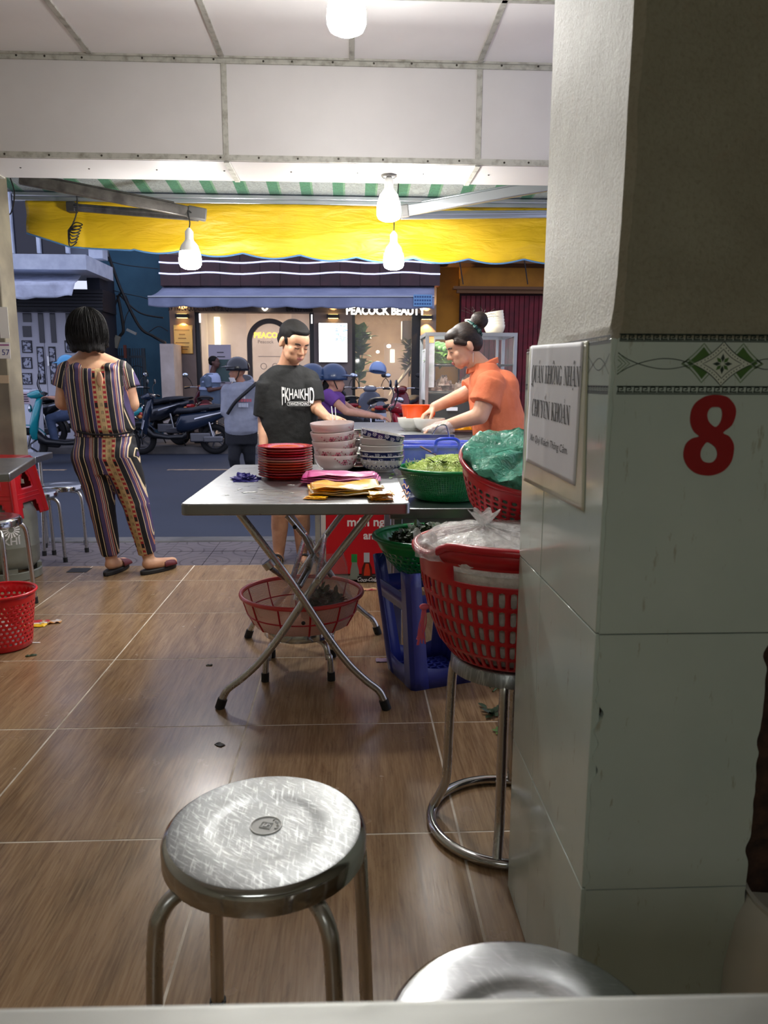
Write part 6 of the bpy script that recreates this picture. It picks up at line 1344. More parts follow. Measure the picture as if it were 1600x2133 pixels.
# ---- grey-white house on the left with balcony, awning and panel doors
lh = thing('white_house', 'pale house with balcony, white awning and panel doors on the left', 'house', (at(60, 800, 15).x, 15.0, GZ)); lo_ = lh.location.copy()
BALC = pm('balcony_white', col(206, 214, 226), .8, c2=col(180, 188, 204), ns=4); BLU = pm('balcony_side', col(120, 138, 156), .8); WDARK = pm('window_dark', col(34, 34, 44), .15); DOORW = pm('door_white', col(196, 196, 206), .5); SHUT = pm('shutter_black', col(28, 28, 34), .5)
def lslab(nm, x0, x1, y0, y1, Y, d, m, zlo=None, par=None): return slab(nm, x0, x1, y0, y1, Y, d, m, par or lh, zlo=zlo)
lslab('balcony', -420, 179, 527, 559, 13.7, 1.5, BALC); lslab('wall', -420, 215, 380, 528, 15.2, .2, pm('house_wall', col(120, 126, 136), .8))
win = lslab('window', -420, 138, 400, 527, 14.95, .06, WDARK)
for x in (-330, -270, -210, -150, -92, -35, 20, 76, 136): lslab('mullion', x - 3.5, x + 3.5, 400, 527, 14.88, .08, BALC)
lslab('corner_block', 183, 212, 470, 538, 15.0, .3, BALC)
lslab('lintel_box', -420, 214, 600, 646, 14.7, .8, SHUT)
for k in range(6): lslab('shutter_slat', -420, 214, 603 + k * 7, 608.5 + k * 7, 14.62, .06, SHUT)
lslab('wall', -420, -262, 640, 907, 15.1, .2, BALC, GZ); lslab('side_pier', 190, 216, 560, 907, 14.75, .9, pm('pier_black', col(26, 30, 42), .7), GZ)
def law(u, v):
    t = at(lerp(-440, 172, u), 566, 14.6); f = at(lerp(-440, 156, u), 589, 13.5); return t.lerp(f, v) - lo_ - V((0, 0, .03 * math.sin(math.pi * v)))
def lval(u, v): a = at(lerp(-440, 156, u), 589, 13.5); zb = at(0, 619, 13.5).z - .04 * math.sin(u * 17) * max(0, math.sin(u * 40)); return V((a.x - .05 * v, a.y + .05 * math.sin(u * 30) * v, lerp(a.z, zb, v))) - lo_
CANV = pm('white_canvas', col(206, 214, 232), .8, c2=col(176, 182, 200), ns=5, nb=.4, nbs=8, bd=.03); o = G().grid(law, 30, 6).mk('canopy', CANV, lh, 180, solid=.01); G().grid(lval, 90, 6).mk('valance', CANV, o, 180, solid=.008)
lslab('door_jamb', -420, 192, 645, 650, 15.05, .2, DOORW)
def leaf(x0, x1):
    w_ = x1 - x0; dl = lslab('door_leaf', x0, x1, 646, 907, 15.1, .08, DOORW, GZ)
    def ins(nm, a, b_, y0, y1, m): return slab(nm, x0 + w_ * a, x0 + w_ * b_, y0, y1, 15.08, .03, m, dl)
    LAT = MATS.get('lattice') or pm('lattice', col(180, 184, 200), .5, c2=col(60, 62, 76), ns=16, lo=.48, hi=.54)
    for a, b_ in ((.08, .20), (.82, .94)):
        ins('glass', a, b_, 650, 714, WDARK)
        fr = ins('panel_frame', a - .02, b_ + .02, 722, 800, SHUT); o = slab('panel', x0 + w_ * a, x0 + w_ * b_, 725, 797, 15.07, .02, LAT, dl)
    for y0, y1, dk in ((652, 671, 1), (679, 702, 1), (709, 735, 0), (744, 768, 0), (777, 801, 0), (810, 834, 0)):
        if dk: ins('glass', .44, .64, y0, y1, WDARK)
        else: ins('panel_frame', .42, .66, y0, y1, SHUT); o = slab('panel', x0 + w_ * .445, x0 + w_ * .635, y0 + 2, y1 - 2, 15.07, .02, LAT, dl)
    return dl
leaf(-260, -173); leaf(-171, -83); leaf(-80, 7); leaf(9, 96); dl = leaf(98, 186); slab('handle', 98.5, 102, 742, 762, 15.0, .08, RIM, dl)
# parking fee cabinet
wc = thing('white_cabinet', 'white louvred cabinet with a printed notice, left of the teal scooter', 'cabinet', (at(42, 860, 12.6).x, 12.6, -.18)); wo = wc.location.copy()
a, b_, lo, hi = span(18, 64, 812, 905, 12.6); WCM = pm('cabinet_white', col(212, 216, 230), .5)
G().box(V(((a + b_) / 2, 12.85, (hi - .18) / 2)) - wo, (b_ - a, .5, hi + .18)).mk('body', WCM, wc, bev=.01)
for k, y in enumerate((822, 825, 846, 849, 852)): p = at(28, y, 12.59) - wo; G().box(p, (.10, .012, .012)).mk('louvre', pm('louvre_white', col(236, 238, 246), .4), wc)
p = at(52, 829, 12.59) - wo; nb2 = G().box(p, (.15, .008, .18)).mk('notice', pm('notice_pink', col(200, 176, 184), .6), wc)
for k in range(4): G().box(p + V((.012, -.006, .055 - .036 * k)), (.085 + .01 * (k % 2), .003, .018)).mk('print', pm('print_maroon', col(60, 40, 50), .6), nb2)
# ================================================================ MOTORBIKES
def loft(g, secs, plane='x', n=18, p=2.6):   # sections (position along, centre, half width, half height)
    vs = []
    for a, c, w_, h in secs:
        for k in range(n):
            t = 2 * math.pi * k / n; cx, cy = math.cos(t), math.sin(t); u = math.copysign(abs(cx) ** (2 / p), cx) * w_; v = math.copysign(abs(cy) ** (2 / p), cy) * h
            vs.append((a, u, c + v) if plane == 'x' else (c + v, u, a))
    m = len(secs); fs = [(i * n + k, i * n + (k + 1) % n, (i + 1) * n + (k + 1) % n, (i + 1) * n + k) for i in range(m - 1) for k in range(n)]
    return g.add(vs, fs + [tuple(range(n))[::-1], tuple(range((m - 1) * n, m * n))])
TIRE = pm('tire', col(20, 20, 21), .85); ALLOY = pm('alloy', col(120, 120, 124), .35, metal=.8); BLKP = pm('bike_black', col(24, 25, 28), .35); SEATM = pm('bike_seat', col(26, 30, 40), .5); MIRR = pm('mirror_glass', col(214, 226, 236), .06, metal=1.0); TAIL = pm('tail_red', col(150, 16, 26), .2, coat=.5); PLATE = pm('plate_white', col(206, 210, 222), .5); CHROME = pm('chrome', col(214, 216, 220), .12, metal=1.0)
def scooter(label, loc, rz, c, trim=None, apron_w=.19, group=None, name='scooter', lean=0):
    t = thing(name, label, 'motorbike', loc, rz, group); t.rotation_euler.x = lean
    B = c if hasattr(c, 'node_tree') else pm('bike_paint_%d_%d_%d' % c, col(*c), .22, coat=.6)
    for x, nm in ((.64, 'front_wheel'), (-.62, 'rear_wheel')):
        o = G().tube(circ((x, 0, .265), .215, 32, 'y'), .05, 10, closed=True).mk(nm, TIRE, t, 70)
        g = G().tube(circ((x, 0, .265), .165, 28, 'y'), .014, 6, closed=True)
        for k in range(5):
            a = k * 2 * math.pi / 5; g.tube([(x, 0, .265), (x + .16 * math.cos(a), 0, .265 + .16 * math.sin(a))], .014, 6)
        g.tube([(x, -.05, .265), (x, .05, .265)], .045, 12); g.mk('rim', ALLOY, o, 60)
    g = G(); g.grid(lambda u, v: V((.64 + .285 * math.cos(R(lerp(10, 150, u))), (v - .5) * .13, .275 + (.285 + .012 * math.sin(math.pi * v)) * math.sin(R(lerp(10, 150, u))))), 20, 6); g.mk('front_fender', B, t, 60, solid=.006)
    for s in (-1, 1): G().tube([(.64, s * .075, .265), (.53, s * .06, .62)], .016, 8).mk('fork', ALLOY, t, 60)
    g = G(); loft(g, [(.36, .53, .10, .05), (.46, .55, apron_w * .8, .06), (.62, .53, apron_w, .06), (.78, .49, apron_w * .95, .055), (.90, .455, apron_w * .75, .05), (.95, .44, .10, .04)], 'z'); g.mk('leg_shield', B, t, 50)
    g = G(); loft(g, [(.60, .0 + .99, .03, .02), (.55, .985, .10, .05), (.47, 1.0, .13, .065), (.40, .995, .10, .045), (.37, .99, .05, .02)], 'x'); g.mk('handlebar_cowl', B, t, 50)
    G().ell((.575, 0, .80), (.03, .09, .06)).mk('headlight', CHROME, t, 60)
    G().tube(smooth_path([(.36, -.36, 1.0), (.42, -.2, 1.02), (.45, 0, 1.0), (.42, .2, 1.02), (.36, .36, 1.0)], 4), .012, 8).mk('handlebar', CHROME, t, 60)
    for s in (-1, 1):
        G().tube([(.36, s * .36, 1.0), (.395, s * .255, 1.015)], .02, 10).mk('grip', BLKP, t, 60)
        m_ = G().tube(smooth_path([(.42, s * .20, 1.03), (.45, s * .24, 1.14), (.43, s * .31, 1.22)], 4), .007, 6).mk('mirror', BLKP, t, 60)
        g = G().ell((.425, s * .33, 1.25), (.014, .055, .042)); g.mk('mirror_case', BLKP, m_, 60); G().ell((.413, s * .33, 1.25), (.006, .048, .036)).mk('mirror_face', MIRR, m_, 60)
    g = G(); loft(g, [(.50, .40, .12, .10), (.40, .33, .15, .05), (.15, .30, .16, .035), (-.08, .31, .16, .05), (-.15, .36, .13, .09)], 'x'); g.mk('floorboard', BLKP, t, 50)
    g = G(); loft(g, [(.02, .50, .10, .10), (-.06, .54, .145, .17), (-.25, .57, .165, .16), (-.48, .62, .165, .13), (-.72, .70, .13, .09), (-.92, .76, .07, .045)], 'x'); g.mk('rear_body', B, t, 50)
    for s in (-1, 1): g = G(); loft(g, [(-.30, .615, .012, .02), (-.5, .665, .014, .022), (-.80, .735, .010, .012)], 'x'); o = g.mk('side_trim', trim or CHROME, t, 50); o.location.y = s * .155
    g = G(); loft(g, [(.06, .72, .08, .03), (.0, .755, .12, .05), (-.25, .765, .135, .05), (-.40, .80, .135, .055), (-.66, .825, .12, .05), (-.80, .83, .08, .03)], 'x'); g.mk('seat', SEATM, t, 50)
    G().tube(smooth_path([(-.55, -.13, .80), (-.80, -.13, .83), (-.90, -.06, .85), (-.90, .06, .85), (-.80, .13, .83), (-.55, .13, .80)], 4), .014, 8).mk('grab_rail', trim or BLKP, t, 60)
    g = G(); g.box((-.38, 0, .30), (.36, .20, .16)); g.box((-.60, .10, .27), (.34, .07, .11)); g.mk('engine', ALLOY, t, bev=.02)
    G().tube(smooth_path([(-.25, -.10, .2), (-.5, -.14, .22), (-.62, -.15, .28), (-.9, -.15, .36)], 4), [.02, .022, .024, .026, .03, .034, .04, .046, .05, .05, .05, .05, .04], 10).mk('exhaust', BLKP, t, 60)
    g = G(); g.grid(lambda u, v: V((-.62 + .29 * math.cos(R(lerp(60, 185, u))), (v - .5) * .12, .265 + .29 * math.sin(R(lerp(60, 185, u))))), 14, 4); g.mk('rear_fender', BLKP, t, 60, solid=.006)
    for s in (-1, 1): G().tube([(-.60, s * .11, .30), (-.52, s * .12, .62)], .02, 8).mk('shock', CHROME, t, 60)
    G().ell((-.90, 0, .70), (.035, .11, .045)).mk('tail_light', TAIL, t, 60)
    for s in (-1, 1): G().ell((-.885, s * .125, .665), (.03, .035, .03)).mk('turn_signal', pm('signal_amber', col(190, 110, 50), .3), t, 60)
    p_ = G().box((-.925, 0, .54), (.008, .19, .14), ry=R(-14)).mk('number_plate', PLATE, t); g = G()
    for k in range(2):
        for j in range(4): g.box((-.932, -.06 + j * .04, .565 - k * .05), (.006, .022, .032), ry=R(-14))
    g.mk('digits', pm('plate_ink', col(60, 64, 76), .6), p_)
    G().tube([(-.05, -.12, .26), (-.12, -.20, .0)], .012, 6).mk('kickstand', BLKP, t, 60)
    return t
def bike_at(px, Y, z): p = at(px, 900, Y); return (p.x, Y, z)
RZ = -.18
scooter('dark blue scooter parked side-on behind the man in the grey hoodie', bike_at(372, 13.22, RZ), math.pi + R(4), (30, 42, 62))
scooter('black scooter parked behind the dark blue one, mirrors above it', bike_at(318, 13.9, GZ), math.pi - R(28), (22, 28, 40))
scooter('maroon scooter seen from behind, near the man in the polo shirt', bike_at(428, 14.5, GZ), math.pi / 2 + R(12), (84, 20, 34))
gs = scooter('grey scooter seen from behind with a pale helmet on its mirror', bike_at(778, 13.7, GZ), math.pi / 2 + R(6), (112, 116, 128), apron_w=.24)
scooter('dark red motorbike parked in front of the right salon window', bike_at(846, 14.5, GZ), R(-108), (110, 22, 36))
scooter('black scooter with white plate, in front of the purple rider\'s face', bike_at(716, 15.0, GZ), math.pi / 2 + R(12), (30, 32, 38))
scooter('black scooter parked behind the white cabinet on the left', bike_at(40, 13.45, GZ), math.pi - R(8), (20, 21, 24), name='scooter')
ts = scooter('teal scooter riding left past the white cabinet', bike_at(158, 11.9, RZ), math.pi + R(20), (20, 138, 148), apron_w=.21)
ts.scale = (1.08, 1.25, 1.06)
rb = scooter('red motorbike carrying two riders to the right', bike_at(735, 7.9, RZ), R(2), (150, 26, 40))
def helmet(nm, label, p, yaw, m, s=1.0, brim=None, par=None, tilt=0):
    t = thing(nm, label, 'helmet', p, yaw) if label else bpy.data.objects.new('helmet', None)
    if not label: C.objects.link(t); t.parent = par; t.location = p; t.rotation_euler.z = yaw
    t.rotation_euler.x = tilt; t.scale = (s, s, s)
    G().grid(lambda u, v: V((.128 * math.sin(v * R(104)) * math.cos(6.2832 * u), .142 * math.sin(v * R(104)) * math.sin(6.2832 * u), .132 * math.cos(v * R(104)))), 36, 16, True).mk('shell', m, t, 60, solid=.010)
    G().grid(lambda u, v: V((.120 * math.cos(R(lerp(-160, -20, u))) * (1 + .0 * v), (.134 + .085 * v * math.sin(math.pi * u) ** .6) * math.sin(R(lerp(-160, -20, u))), .028 - .022 * v)), 20, 4).mk('peak', brim or m, t, 60, solid=.006)
    return t
HB = pm('helmet_navy', col(36, 60, 96), .3, coat=.4); HK = pm('helmet_black', col(18, 22, 30), .25, coat=.5); HP = pm('helmet_pale', col(142, 168, 214), .3, coat=.4)
helmet('helmet', 'pale blue helmet hanging on the mirror of the grey scooter', at(787, 771, 13.55), R(150), HP, 1.15, BLKP, tilt=R(12))
# ================================================================ PEOPLE
TEXC = bpy.data.textures.new('folds', 'CLOUDS'); TEXC.noise_scale = .11; TEXC.noise_depth = 2
def rmesh(g, nm, m, par, vox=.008, it=3, disp=0.0, fac=.5, live=True):
    me = g.mesh(nm, m, 0); o = bpy.data.objects.new(nm, me); C.objects.link(o); o.parent = par
    q = o.modifiers.new('r', 'REMESH'); q.mode = 'VOXEL'; q.voxel_size = vox; q.use_smooth_shade = True
    q = o.modifiers.new('s', 'SMOOTH'); q.factor = fac; q.iterations = it
    if disp: q = o.modifiers.new('d', 'DISPLACE'); q.texture = TEXC; q.strength = disp; q.mid_level = .5
    return o
def skin(nm, c, c2): return pm(nm, col(*c), .5, c2=col(*c2), ns=12, sss=.12)
def headM(p, yaw, pitch=0, roll=0, s=1.0):   # face looks along -Y turned by yaw; positive pitch looks down
    return Matrix.Translation(p) @ Matrix.Rotation(yaw, 4, 'Z') @ Matrix.Rotation(roll, 4, 'Y') @ Matrix.Rotation(pitch, 4, 'X') @ Matrix.Scale(s, 4)
def head(g, M, fem=False):
    o = g.M; g.M = M
    g.ell((0, .014, .030), (.074, .092, .082)); g.ell((0, -.016, -.028), (.060 if fem else .064, .070, .072)); g.ell((0, -.058, -.086), (.022 if fem else .027, .022, .020)); g.ell((0, -.045, .035), (.062, .045, .055))
    for s in (-1, 1):
        g.ell((s * .036, -.052, -.022), (.027, .030, .030)); g.ell((s * .076, .014, -.008), (.010, .019, .031)); g.ell((s * .0105, -.092, -.028), (.009, .009, .007)); g.ell((s * .031, -.070, .006), (.016, .016, .010))
    g.chain([(0, -.080, .014), (0, -.104, -.022)], [.009, .0115]); g.chain([(-.038, -.070, .026), (0, -.082, .024), (.038, -.070, .026)], [.008, .008, .008]); g.ell((0, -.070, -.058), (.038, .022, .034))
    for s in (-1, 1): g.ell((s * .036, -.042, -.056), (.026, .034, .036)); g.ell((0, -.080, -.056), (.022, .012, .012))
    g.M = o
def face(root, M, hairm, closed=True, lip=(168, 100, 92)):
    lm = pm('lip_%d' % lip[0], col(*lip), .45); g = G(); g.M = M
    for s in (-1, 1):
        g.tube(smooth_path([(s * .017, -.086, .004), (s * .030, -.089, .0 if closed else .006), (s * .044, -.080, .003)], 4), [.001] + [.0019] * 7 + [.0008], 6)
    g.mk('eyes', pm('eye_dark', col(24, 18, 16), .3), root, 60)
    for s in (-1, 1):
        g = G(); g.M = M; g.tube(smooth_path([(s * .014, -.086, .022), (s * .030, -.088, .029), (s * .048, -.074, .024)], 4), [.0015] + [.0032] * 7 + [.001], 6); g.mk('eyebrow', hairm, root, 60)
    g = G(); g.M = M; g.ell((0, -.0945, -.053), (.020, .004, .0042)); g.ell((0, -.0925, -.061), (.017, .005, .005)); g.mk('lips', lm, root, 60)
def hand(g, w, f, n, s=1.0, curl=.45, tside=1, spread=.05, curls=None):
    f = V(f).normalized(); n = V(n); n = (n - f * n.dot(f)).normalized(); sd = f.cross(n).normalized(); w = V(w)
    L = (.070, .078, .073, .058)
    for i in range(4):
        k = (i - 1.5); b = w + (f * .078 + sd * k * .0195) * s; g.cap(w + sd * k * .011 * s, b, .0135 * s, .0115 * s, 10)
        c = curls[i] if curls else curl; d = (f + sd * k * spread).normalized(); p = b
        for j, q in enumerate((.45, .31, .26)):
            a = c * (.75, 1.0, .8)[j]; d = (d * math.cos(a) - n * math.sin(a)).normalized(); e = p + d * L[i] * q * s; g.cap(p, e, (.0100, .0090, .0082)[j] * s, (.0090, .0082, .0072)[j] * s, 10); p = e
    b = w + (f * .018 + sd * tside * .020 - n * .004) * s; d = (f * .62 + sd * tside * .72 - n * .28).normalized(); p = b + d * .045 * s; g.cap(b, p, .0145 * s, .0115 * s, 10); d2 = (d * .8 + f * .45 - n * .25).normalized(); q = p + d2 * .030 * s; g.cap(p, q, .0112 * s, .0098 * s, 10); g.cap(q, q + (d2 * .9 + f * .3).normalized() * .024 * s, .0098 * s, .0080 * s, 10)
def cone(g, a, b, ra, rb, n=18): return g.tube([a, b], [ra, rb], n)
def cyl_ell(g, a, b, wa, da, wb, db, n=24, M=None):  # elliptical trunk piece between two centres (x half width, y half depth)
    vs = []
    for c, w_, d in ((a, wa, da), (b, wb, db)):
        for k in range(n): t = 2 * math.pi * k / n; q = V((w_ * math.cos(t), d * math.sin(t), 0)); vs.append(V(c) + (M @ q if M else q))
    g.add(vs, [(k, (k + 1) % n, n + (k + 1) % n, n + k) for k in range(n)] + [tuple(range(n))[::-1], tuple(range(n, 2 * n))])
def trunk(g, secs, yaw=0.0, n=24):        # stacked elliptical sections (centre, half width, half depth)
    M = Matrix.Rotation(yaw, 3, 'Z'); vs = []
    for c, w_, d in secs: vs += [V(c) + M @ V((w_ * math.cos(2 * math.pi * k / n), d * math.sin(2 * math.pi * k / n), 0)) for k in range(n)]
    m = len(secs); g.add(vs, [(i * n + k, i * n + (k + 1) % n, (i + 1) * n + (k + 1) % n, (i + 1) * n + k) for i in range(m - 1) for k in range(n)] + [tuple(range(n))[::-1], tuple(range((m - 1) * n, m * n))])
HAIR = pm('hair_black', col(12, 10, 10), .62, c2=col(18, 15, 14), ns=60, stretch=(4, 4, .6), nb=.8, nbs=90, spec=.22)
HAIRB = pm('hair_brown', col(26, 19, 16), .5, spec=.3, c2=col(48, 35, 28), ns=40, stretch=(1, 3, 3), nb=.5, nbs=70)
def fabric(nm, c, c2=None, b=.35, rough=.85, nbs=14): return pm(nm, col(*c), rough, c2=col(*(c2 or [int(x * .86) for x in c])), ns=5, nb=b, nbs=nbs, bd=.02)
def person(label, p): return thing('person', label, 'person', p)
def strands(par, c, rx, rz, zend, n, seed, m, r=.0016):   # single locks lying over a head of hair
    g = G(); rnd = random.Random(seed)
    for k in range(n):
        a = rnd.uniform(0, 6.283); j = rnd.uniform(.95, 1.07); pts = []; tw = rnd.uniform(-.35, .35); ze = zend * rnd.uniform(.75, 1.08)
        for i in range(7):
            q = i / 6; th = q * math.pi * .5; z = rz * math.cos(th) if q < .99 else 0
            if q <= .6: t = q / .6 * math.pi / 2; rr = rx * math.sin(t); z = rz * math.cos(t)
            else: t = (q - .6) / .4; rr = rx * (1 - .22 * t * t + .10 * math.sin(t * 3)); z = ze * t
            aa = a + tw * q; pts.append(c + V((rr * j * math.cos(aa), rr * j * math.sin(aa), z * (j if z > 0 else 1))))
        g.tube(smooth_path(pts, 2), [r * (1 - .5 * i / 12) for i in range(13)], 4, cap=False)
    return g.mk('hair_locks', m, par, 60, kind='stuff')
# ---------------------------------------------------------------- woman in the striped outfit, seen from behind
WY = 4.27
def W_(px, py, dy=0.0): return at(px, py, WY + dy)
wo_ = V((W_(270, 1185).x, WY, 0)); wm = person('woman in a striped two-piece outfit seen from behind at the tiled edge', wo_)
L_ = lambda px, py, dy=0.0: W_(px, py, dy) - wo_
SK1 = skin('skin_warm', (206, 160, 128), (192, 142, 112))
g = G(); hp = L_(183, 692, -.0); head(g, headM(hp, math.pi - R(14), R(6), 0, 1.0), True)
neck = L_(186, 745, .02); g.chain([hp + V((0, 0, -.06)), neck], [.05, .055]); g.chain([L_(150, 765, .02), neck, L_(245, 765, .02)], [.045, .06, .045])
trunk(g, [(L_(220, 960, .0), .17, .12), (L_(215, 900, .0), .145, .10), (L_(205, 830, .0), .155, .105), (L_(196, 770, .0), .16, .085), (L_(192, 752, .01), .10, .06)])
sh = [L_(141, 772, .01), L_(255, 774, .01)]; el = [L_(132, 838, .02), L_(273, 842, .02)]; wr = [el[0] + V((.10, .20, -.02)), el[1] + V((-.10, .21, -.02))]
for k in range(2):
    g.chain([sh[k], el[k], wr[k]], [.052, .046, .028]); hand(g, wr[k], V((.35 * (1 - 2 * k), .9, .1)), V((0, 0, 1)), .9, .5, 1 - 2 * k)
kn = [L_(212, 1052, -.02), L_(284, 1052, -.02)]; an = [L_(232, 1163, .0), L_(309, 1160, .0)]; hpj = [L_(193, 950, .0), L_(250, 950, .0)]
for k in range(2):
    g.chain([hpj[k], kn[k], an[k]], [.095, .058, .034]); ft_ = an[k]; fdx = .035 if k == 0 else .11
    g.chain([V((ft_.x, ft_.y - .02, .058)), V((ft_.x + fdx * .5, .03, .05)), V((ft_.x + fdx, .12, .038))], [.033, .032, .026])
rmesh(g, 'body', SK1, wm, .008, 3)
g = G(); hc = hp + V((0, -.012, .012))
g.ell(hc, (.096, .102, .110)); g.ell(hc + V((-.004, -.01, -.045)), (.102, .098, .072)); g.chain([hc + V((-.085, .0, -.06)), hc + V((-.118, .01, -.072))], [.028, .006]); g.chain([hc + V((.08, .02, -.06)), hc + V((.098, .03, -.085))], [.026, .012])
for k in range(9): a = R(190 + 20 * k); g.chain([hc + V((.07 * math.cos(a), .07 * math.sin(a), -.05)), hc + V((.080 * math.cos(a), .082 * math.sin(a), -.100 - .005 * (k % 3)))], [.032, .018])
hairo = rmesh(g, 'hair', HAIR, wm, .007, 3, .010)
strands(hairo, hc + V((0, 0, .01)), .100, .106, -.118, 420, 3, HAIR)
def stripe_mat():
    m, nt, b = newmat('striped_cloth'); at1 = nt.nodes.new('ShaderNodeAttribute'); at1.attribute_name = 'stripe'; at2 = nt.nodes.new('ShaderNodeAttribute'); at2.attribute_name = 'along'
    BK, CR, PU, OR_, TN, RD = col(16, 15, 20), col(206, 184, 150), col(66, 52, 92), col(176, 116, 92), col(178, 152, 108), col(150, 36, 40)
    f = mth(nt, 'FRACT', mth(nt, 'MULTIPLY', at1.outputs['Fac'], 3.9))
    st = [(0, BK), (.085, CR), (.10, BK), (.125, PU), (.205, OR_), (.222, PU), (.236, CR), (.25, PU), (.265, OR_), (.28, BK), (.30, CR), (.312, BK), (.39, CR), (.40, PU), (.47, CR), (.48, RD), (.545, TN), (.67, RD), (.735, CR), (.745, BK), (.84, CR), (.852, PU), (.905, OR_), (.918, PU), (.93, CR), (.945, PU), (.975, CR)]
    base = ramp(nt, st, f, 'CONSTANT'); v = at2.outputs['Fac']
    bead = mth(nt, 'FRACT', mth(nt, 'MULTIPLY', v, 38.0)); bk2 = mth(nt, 'FRACT', mth(nt, 'MULTIPLY', v, 6.3))
    inb = ramp(nt, [(0, (0, 0, 0, 1)), (.485, (1, 1, 1, 1)), (.54, (0, 0, 0, 1)), (.675, (1, 1, 1, 1)), (.73, (0, 0, 0, 1))], f, 'CONSTANT')
    c = mix(nt, mth(nt, 'MULTIPLY', inb, ramp(nt, [(0, (0, 0, 0, 1)), (.55, (1, 1, 1, 1))], bead, 'CONSTANT')), base, TN)
    c = mix(nt, mth(nt, 'MULTIPLY', inb, ramp(nt, [(0, (1, 1, 1, 1)), (.16, (0, 0, 0, 1))], bk2, 'CONSTANT')), c, BK)
    inm = ramp(nt, [(0, (0, 0, 0, 1)), (.565, (1, 1, 1, 1)), (.65, (0, 0, 0, 1))], f, 'CONSTANT'); dia_ = mth(nt, 'FRACT', mth(nt, 'MULTIPLY', v, 24.0))
    c = mix(nt, mth(nt, 'MULTIPLY', mth(nt, 'MULTIPLY', inm, ramp(nt, [(0, (1, 1, 1, 1)), (.45, (0, 0, 0, 1))], dia_, 'CONSTANT')), ramp(nt, [(0, (0, 0, 0, 1)), (.59, (.7, .7, .7, 1)), (.605, (0, 0, 0, 1)), (.62, (.7, .7, .7, 1)), (.635, (0, 0, 0, 1))], f, 'CONSTANT')), c, BK)
    nt.links.new(c, b.inputs['Base Color']); b.inputs['Roughness'].default_value = .8; bump(nt, b, nz(nt, coords(nt, 'Object', (1, 1, .5)), 14, 3, .5, .6), .4, .02); return m
STRIPE = stripe_mat()
def striped(g, nm, ufun, vox=.008, it=3, disp=.006):
    o = rmesh(g, nm, STRIPE, wm, vox, it, disp); dg = bpy.context.evaluated_depsgraph_get(); me = bpy.data.meshes.new_from_object(o.evaluated_get(dg)); o.modifiers.clear(); o.data = me
    if not me.materials: me.materials.append(STRIPE)
    a1 = me.attributes.new('stripe', 'FLOAT', 'POINT'); a2 = me.attributes.new('along', 'FLOAT', 'POINT'); uv = [ufun(q.co) for q in me.vertices]
    a1.data.foreach_set('value', [q[0] for q in uv]); a2.data.foreach_set('value', [q[1] for q in uv]); me.polygons.foreach_set('use_smooth', [True] * len(me.polygons)); return o
def axis_t(p, a, b): d = b - a; t = max(0, min(1, (p - a).dot(d) / d.length_squared)); return t, a + d * t
g = G()
trunk(g, [(L_(218, 908, .0), .168, .125), (L_(217, 902, 0), .155, .115), (L_(216, 893, 0), .172, .132), (L_(208, 840, 0), .178, .132), (L_(199, 790, 0), .180, .118), (L_(196, 768, 0), .172, .092)])
g.chain([L_(146, 766, .01), L_(160, 760, .02)], [.046, .03]); g.chain([L_(252, 766, .01), L_(236, 760, .02)], [.046, .03])
g.ell(L_(164, 766, -.02), (.045, .075, .030)); g.ell(L_(230, 767, -.02), (.045, .075, .030))
for k in range(2): e = sh[k].lerp(el[k], .52) + V(((-.012, .012)[k], 0, 0)); cone(g, sh[k].lerp(e, -.1), e, .056, .066); g.ell(sh[k], (.058, .056, .054))
def u_top(p):
    for k in range(2):
        lim = L_(150, 800).x if k == 0 else L_(258, 800).x
        if (p.x < lim - .012 if k == 0 else p.x > lim + .012) and p.z > .80:
            t, q = axis_t(p, sh[k], el[k]); return (p - q).dot(V((.97, 0, (-.22, .25)[k]))) + (.02, .30)[k], p.z
    ax = lerp(L_(196, 768).x, L_(218, 908).x, (1.22 - p.z) / .4); return p.x - ax + .112, p.z
top = striped(g, 'top', u_top)
g = G(); q0 = L_(213, 795, -.115)
G().ell(L_(208, 790, -.118), (.017, .010, .040)).mk('back_opening', SK1, top, 60)
for s in (1,): tie = G().tube([L_(160, 899, -.10), L_(190, 905, -.128), L_(240, 906, -.128), L_(272, 900, -.09)], .006, 6); tie.mk('waist_tie', fabric('tie_black', (24, 20, 24)), top, 60)
g = G()
trunk(g, [(L_(222, 985, 0), .165, .12), (L_(221, 950, 0), .178, .138), (L_(219, 912, 0), .165, .120), (L_(218, 902, 0), .15, .112)])
for k in range(2):
    g.chain([hpj[k] + V(((.0, .008)[k], -.03, 0)), hpj[k].lerp(kn[k], .5) , kn[k]], [.108, .092, .075]); e = kn[k].lerp(an[k], .93); g.chain([kn[k], kn[k].lerp(e, .5)], [.075, .064]); cone(g, kn[k].lerp(e, .4), e, .067, .052)
def u_leg(p):
    if p.z > hpj[0].z: return p.x - L_(220, 930).x + .102, p.z
    best = None
    for k in range(2):
        for a, b_ in ((hpj[k], kn[k]), (kn[k], an[k])):
            t, q = axis_t(p, a, b_); d = (p - q).length
            if best is None or d < best[0]: best = (d, k, q)
    d, k, q = best; return (p.x - q.x) + hpj[k].x - L_(220, 930).x + .102, p.z
striped(g, 'trousers', u_leg, disp=.010)
SH = pm('slipper_maroon', col(88, 24, 30), .45)
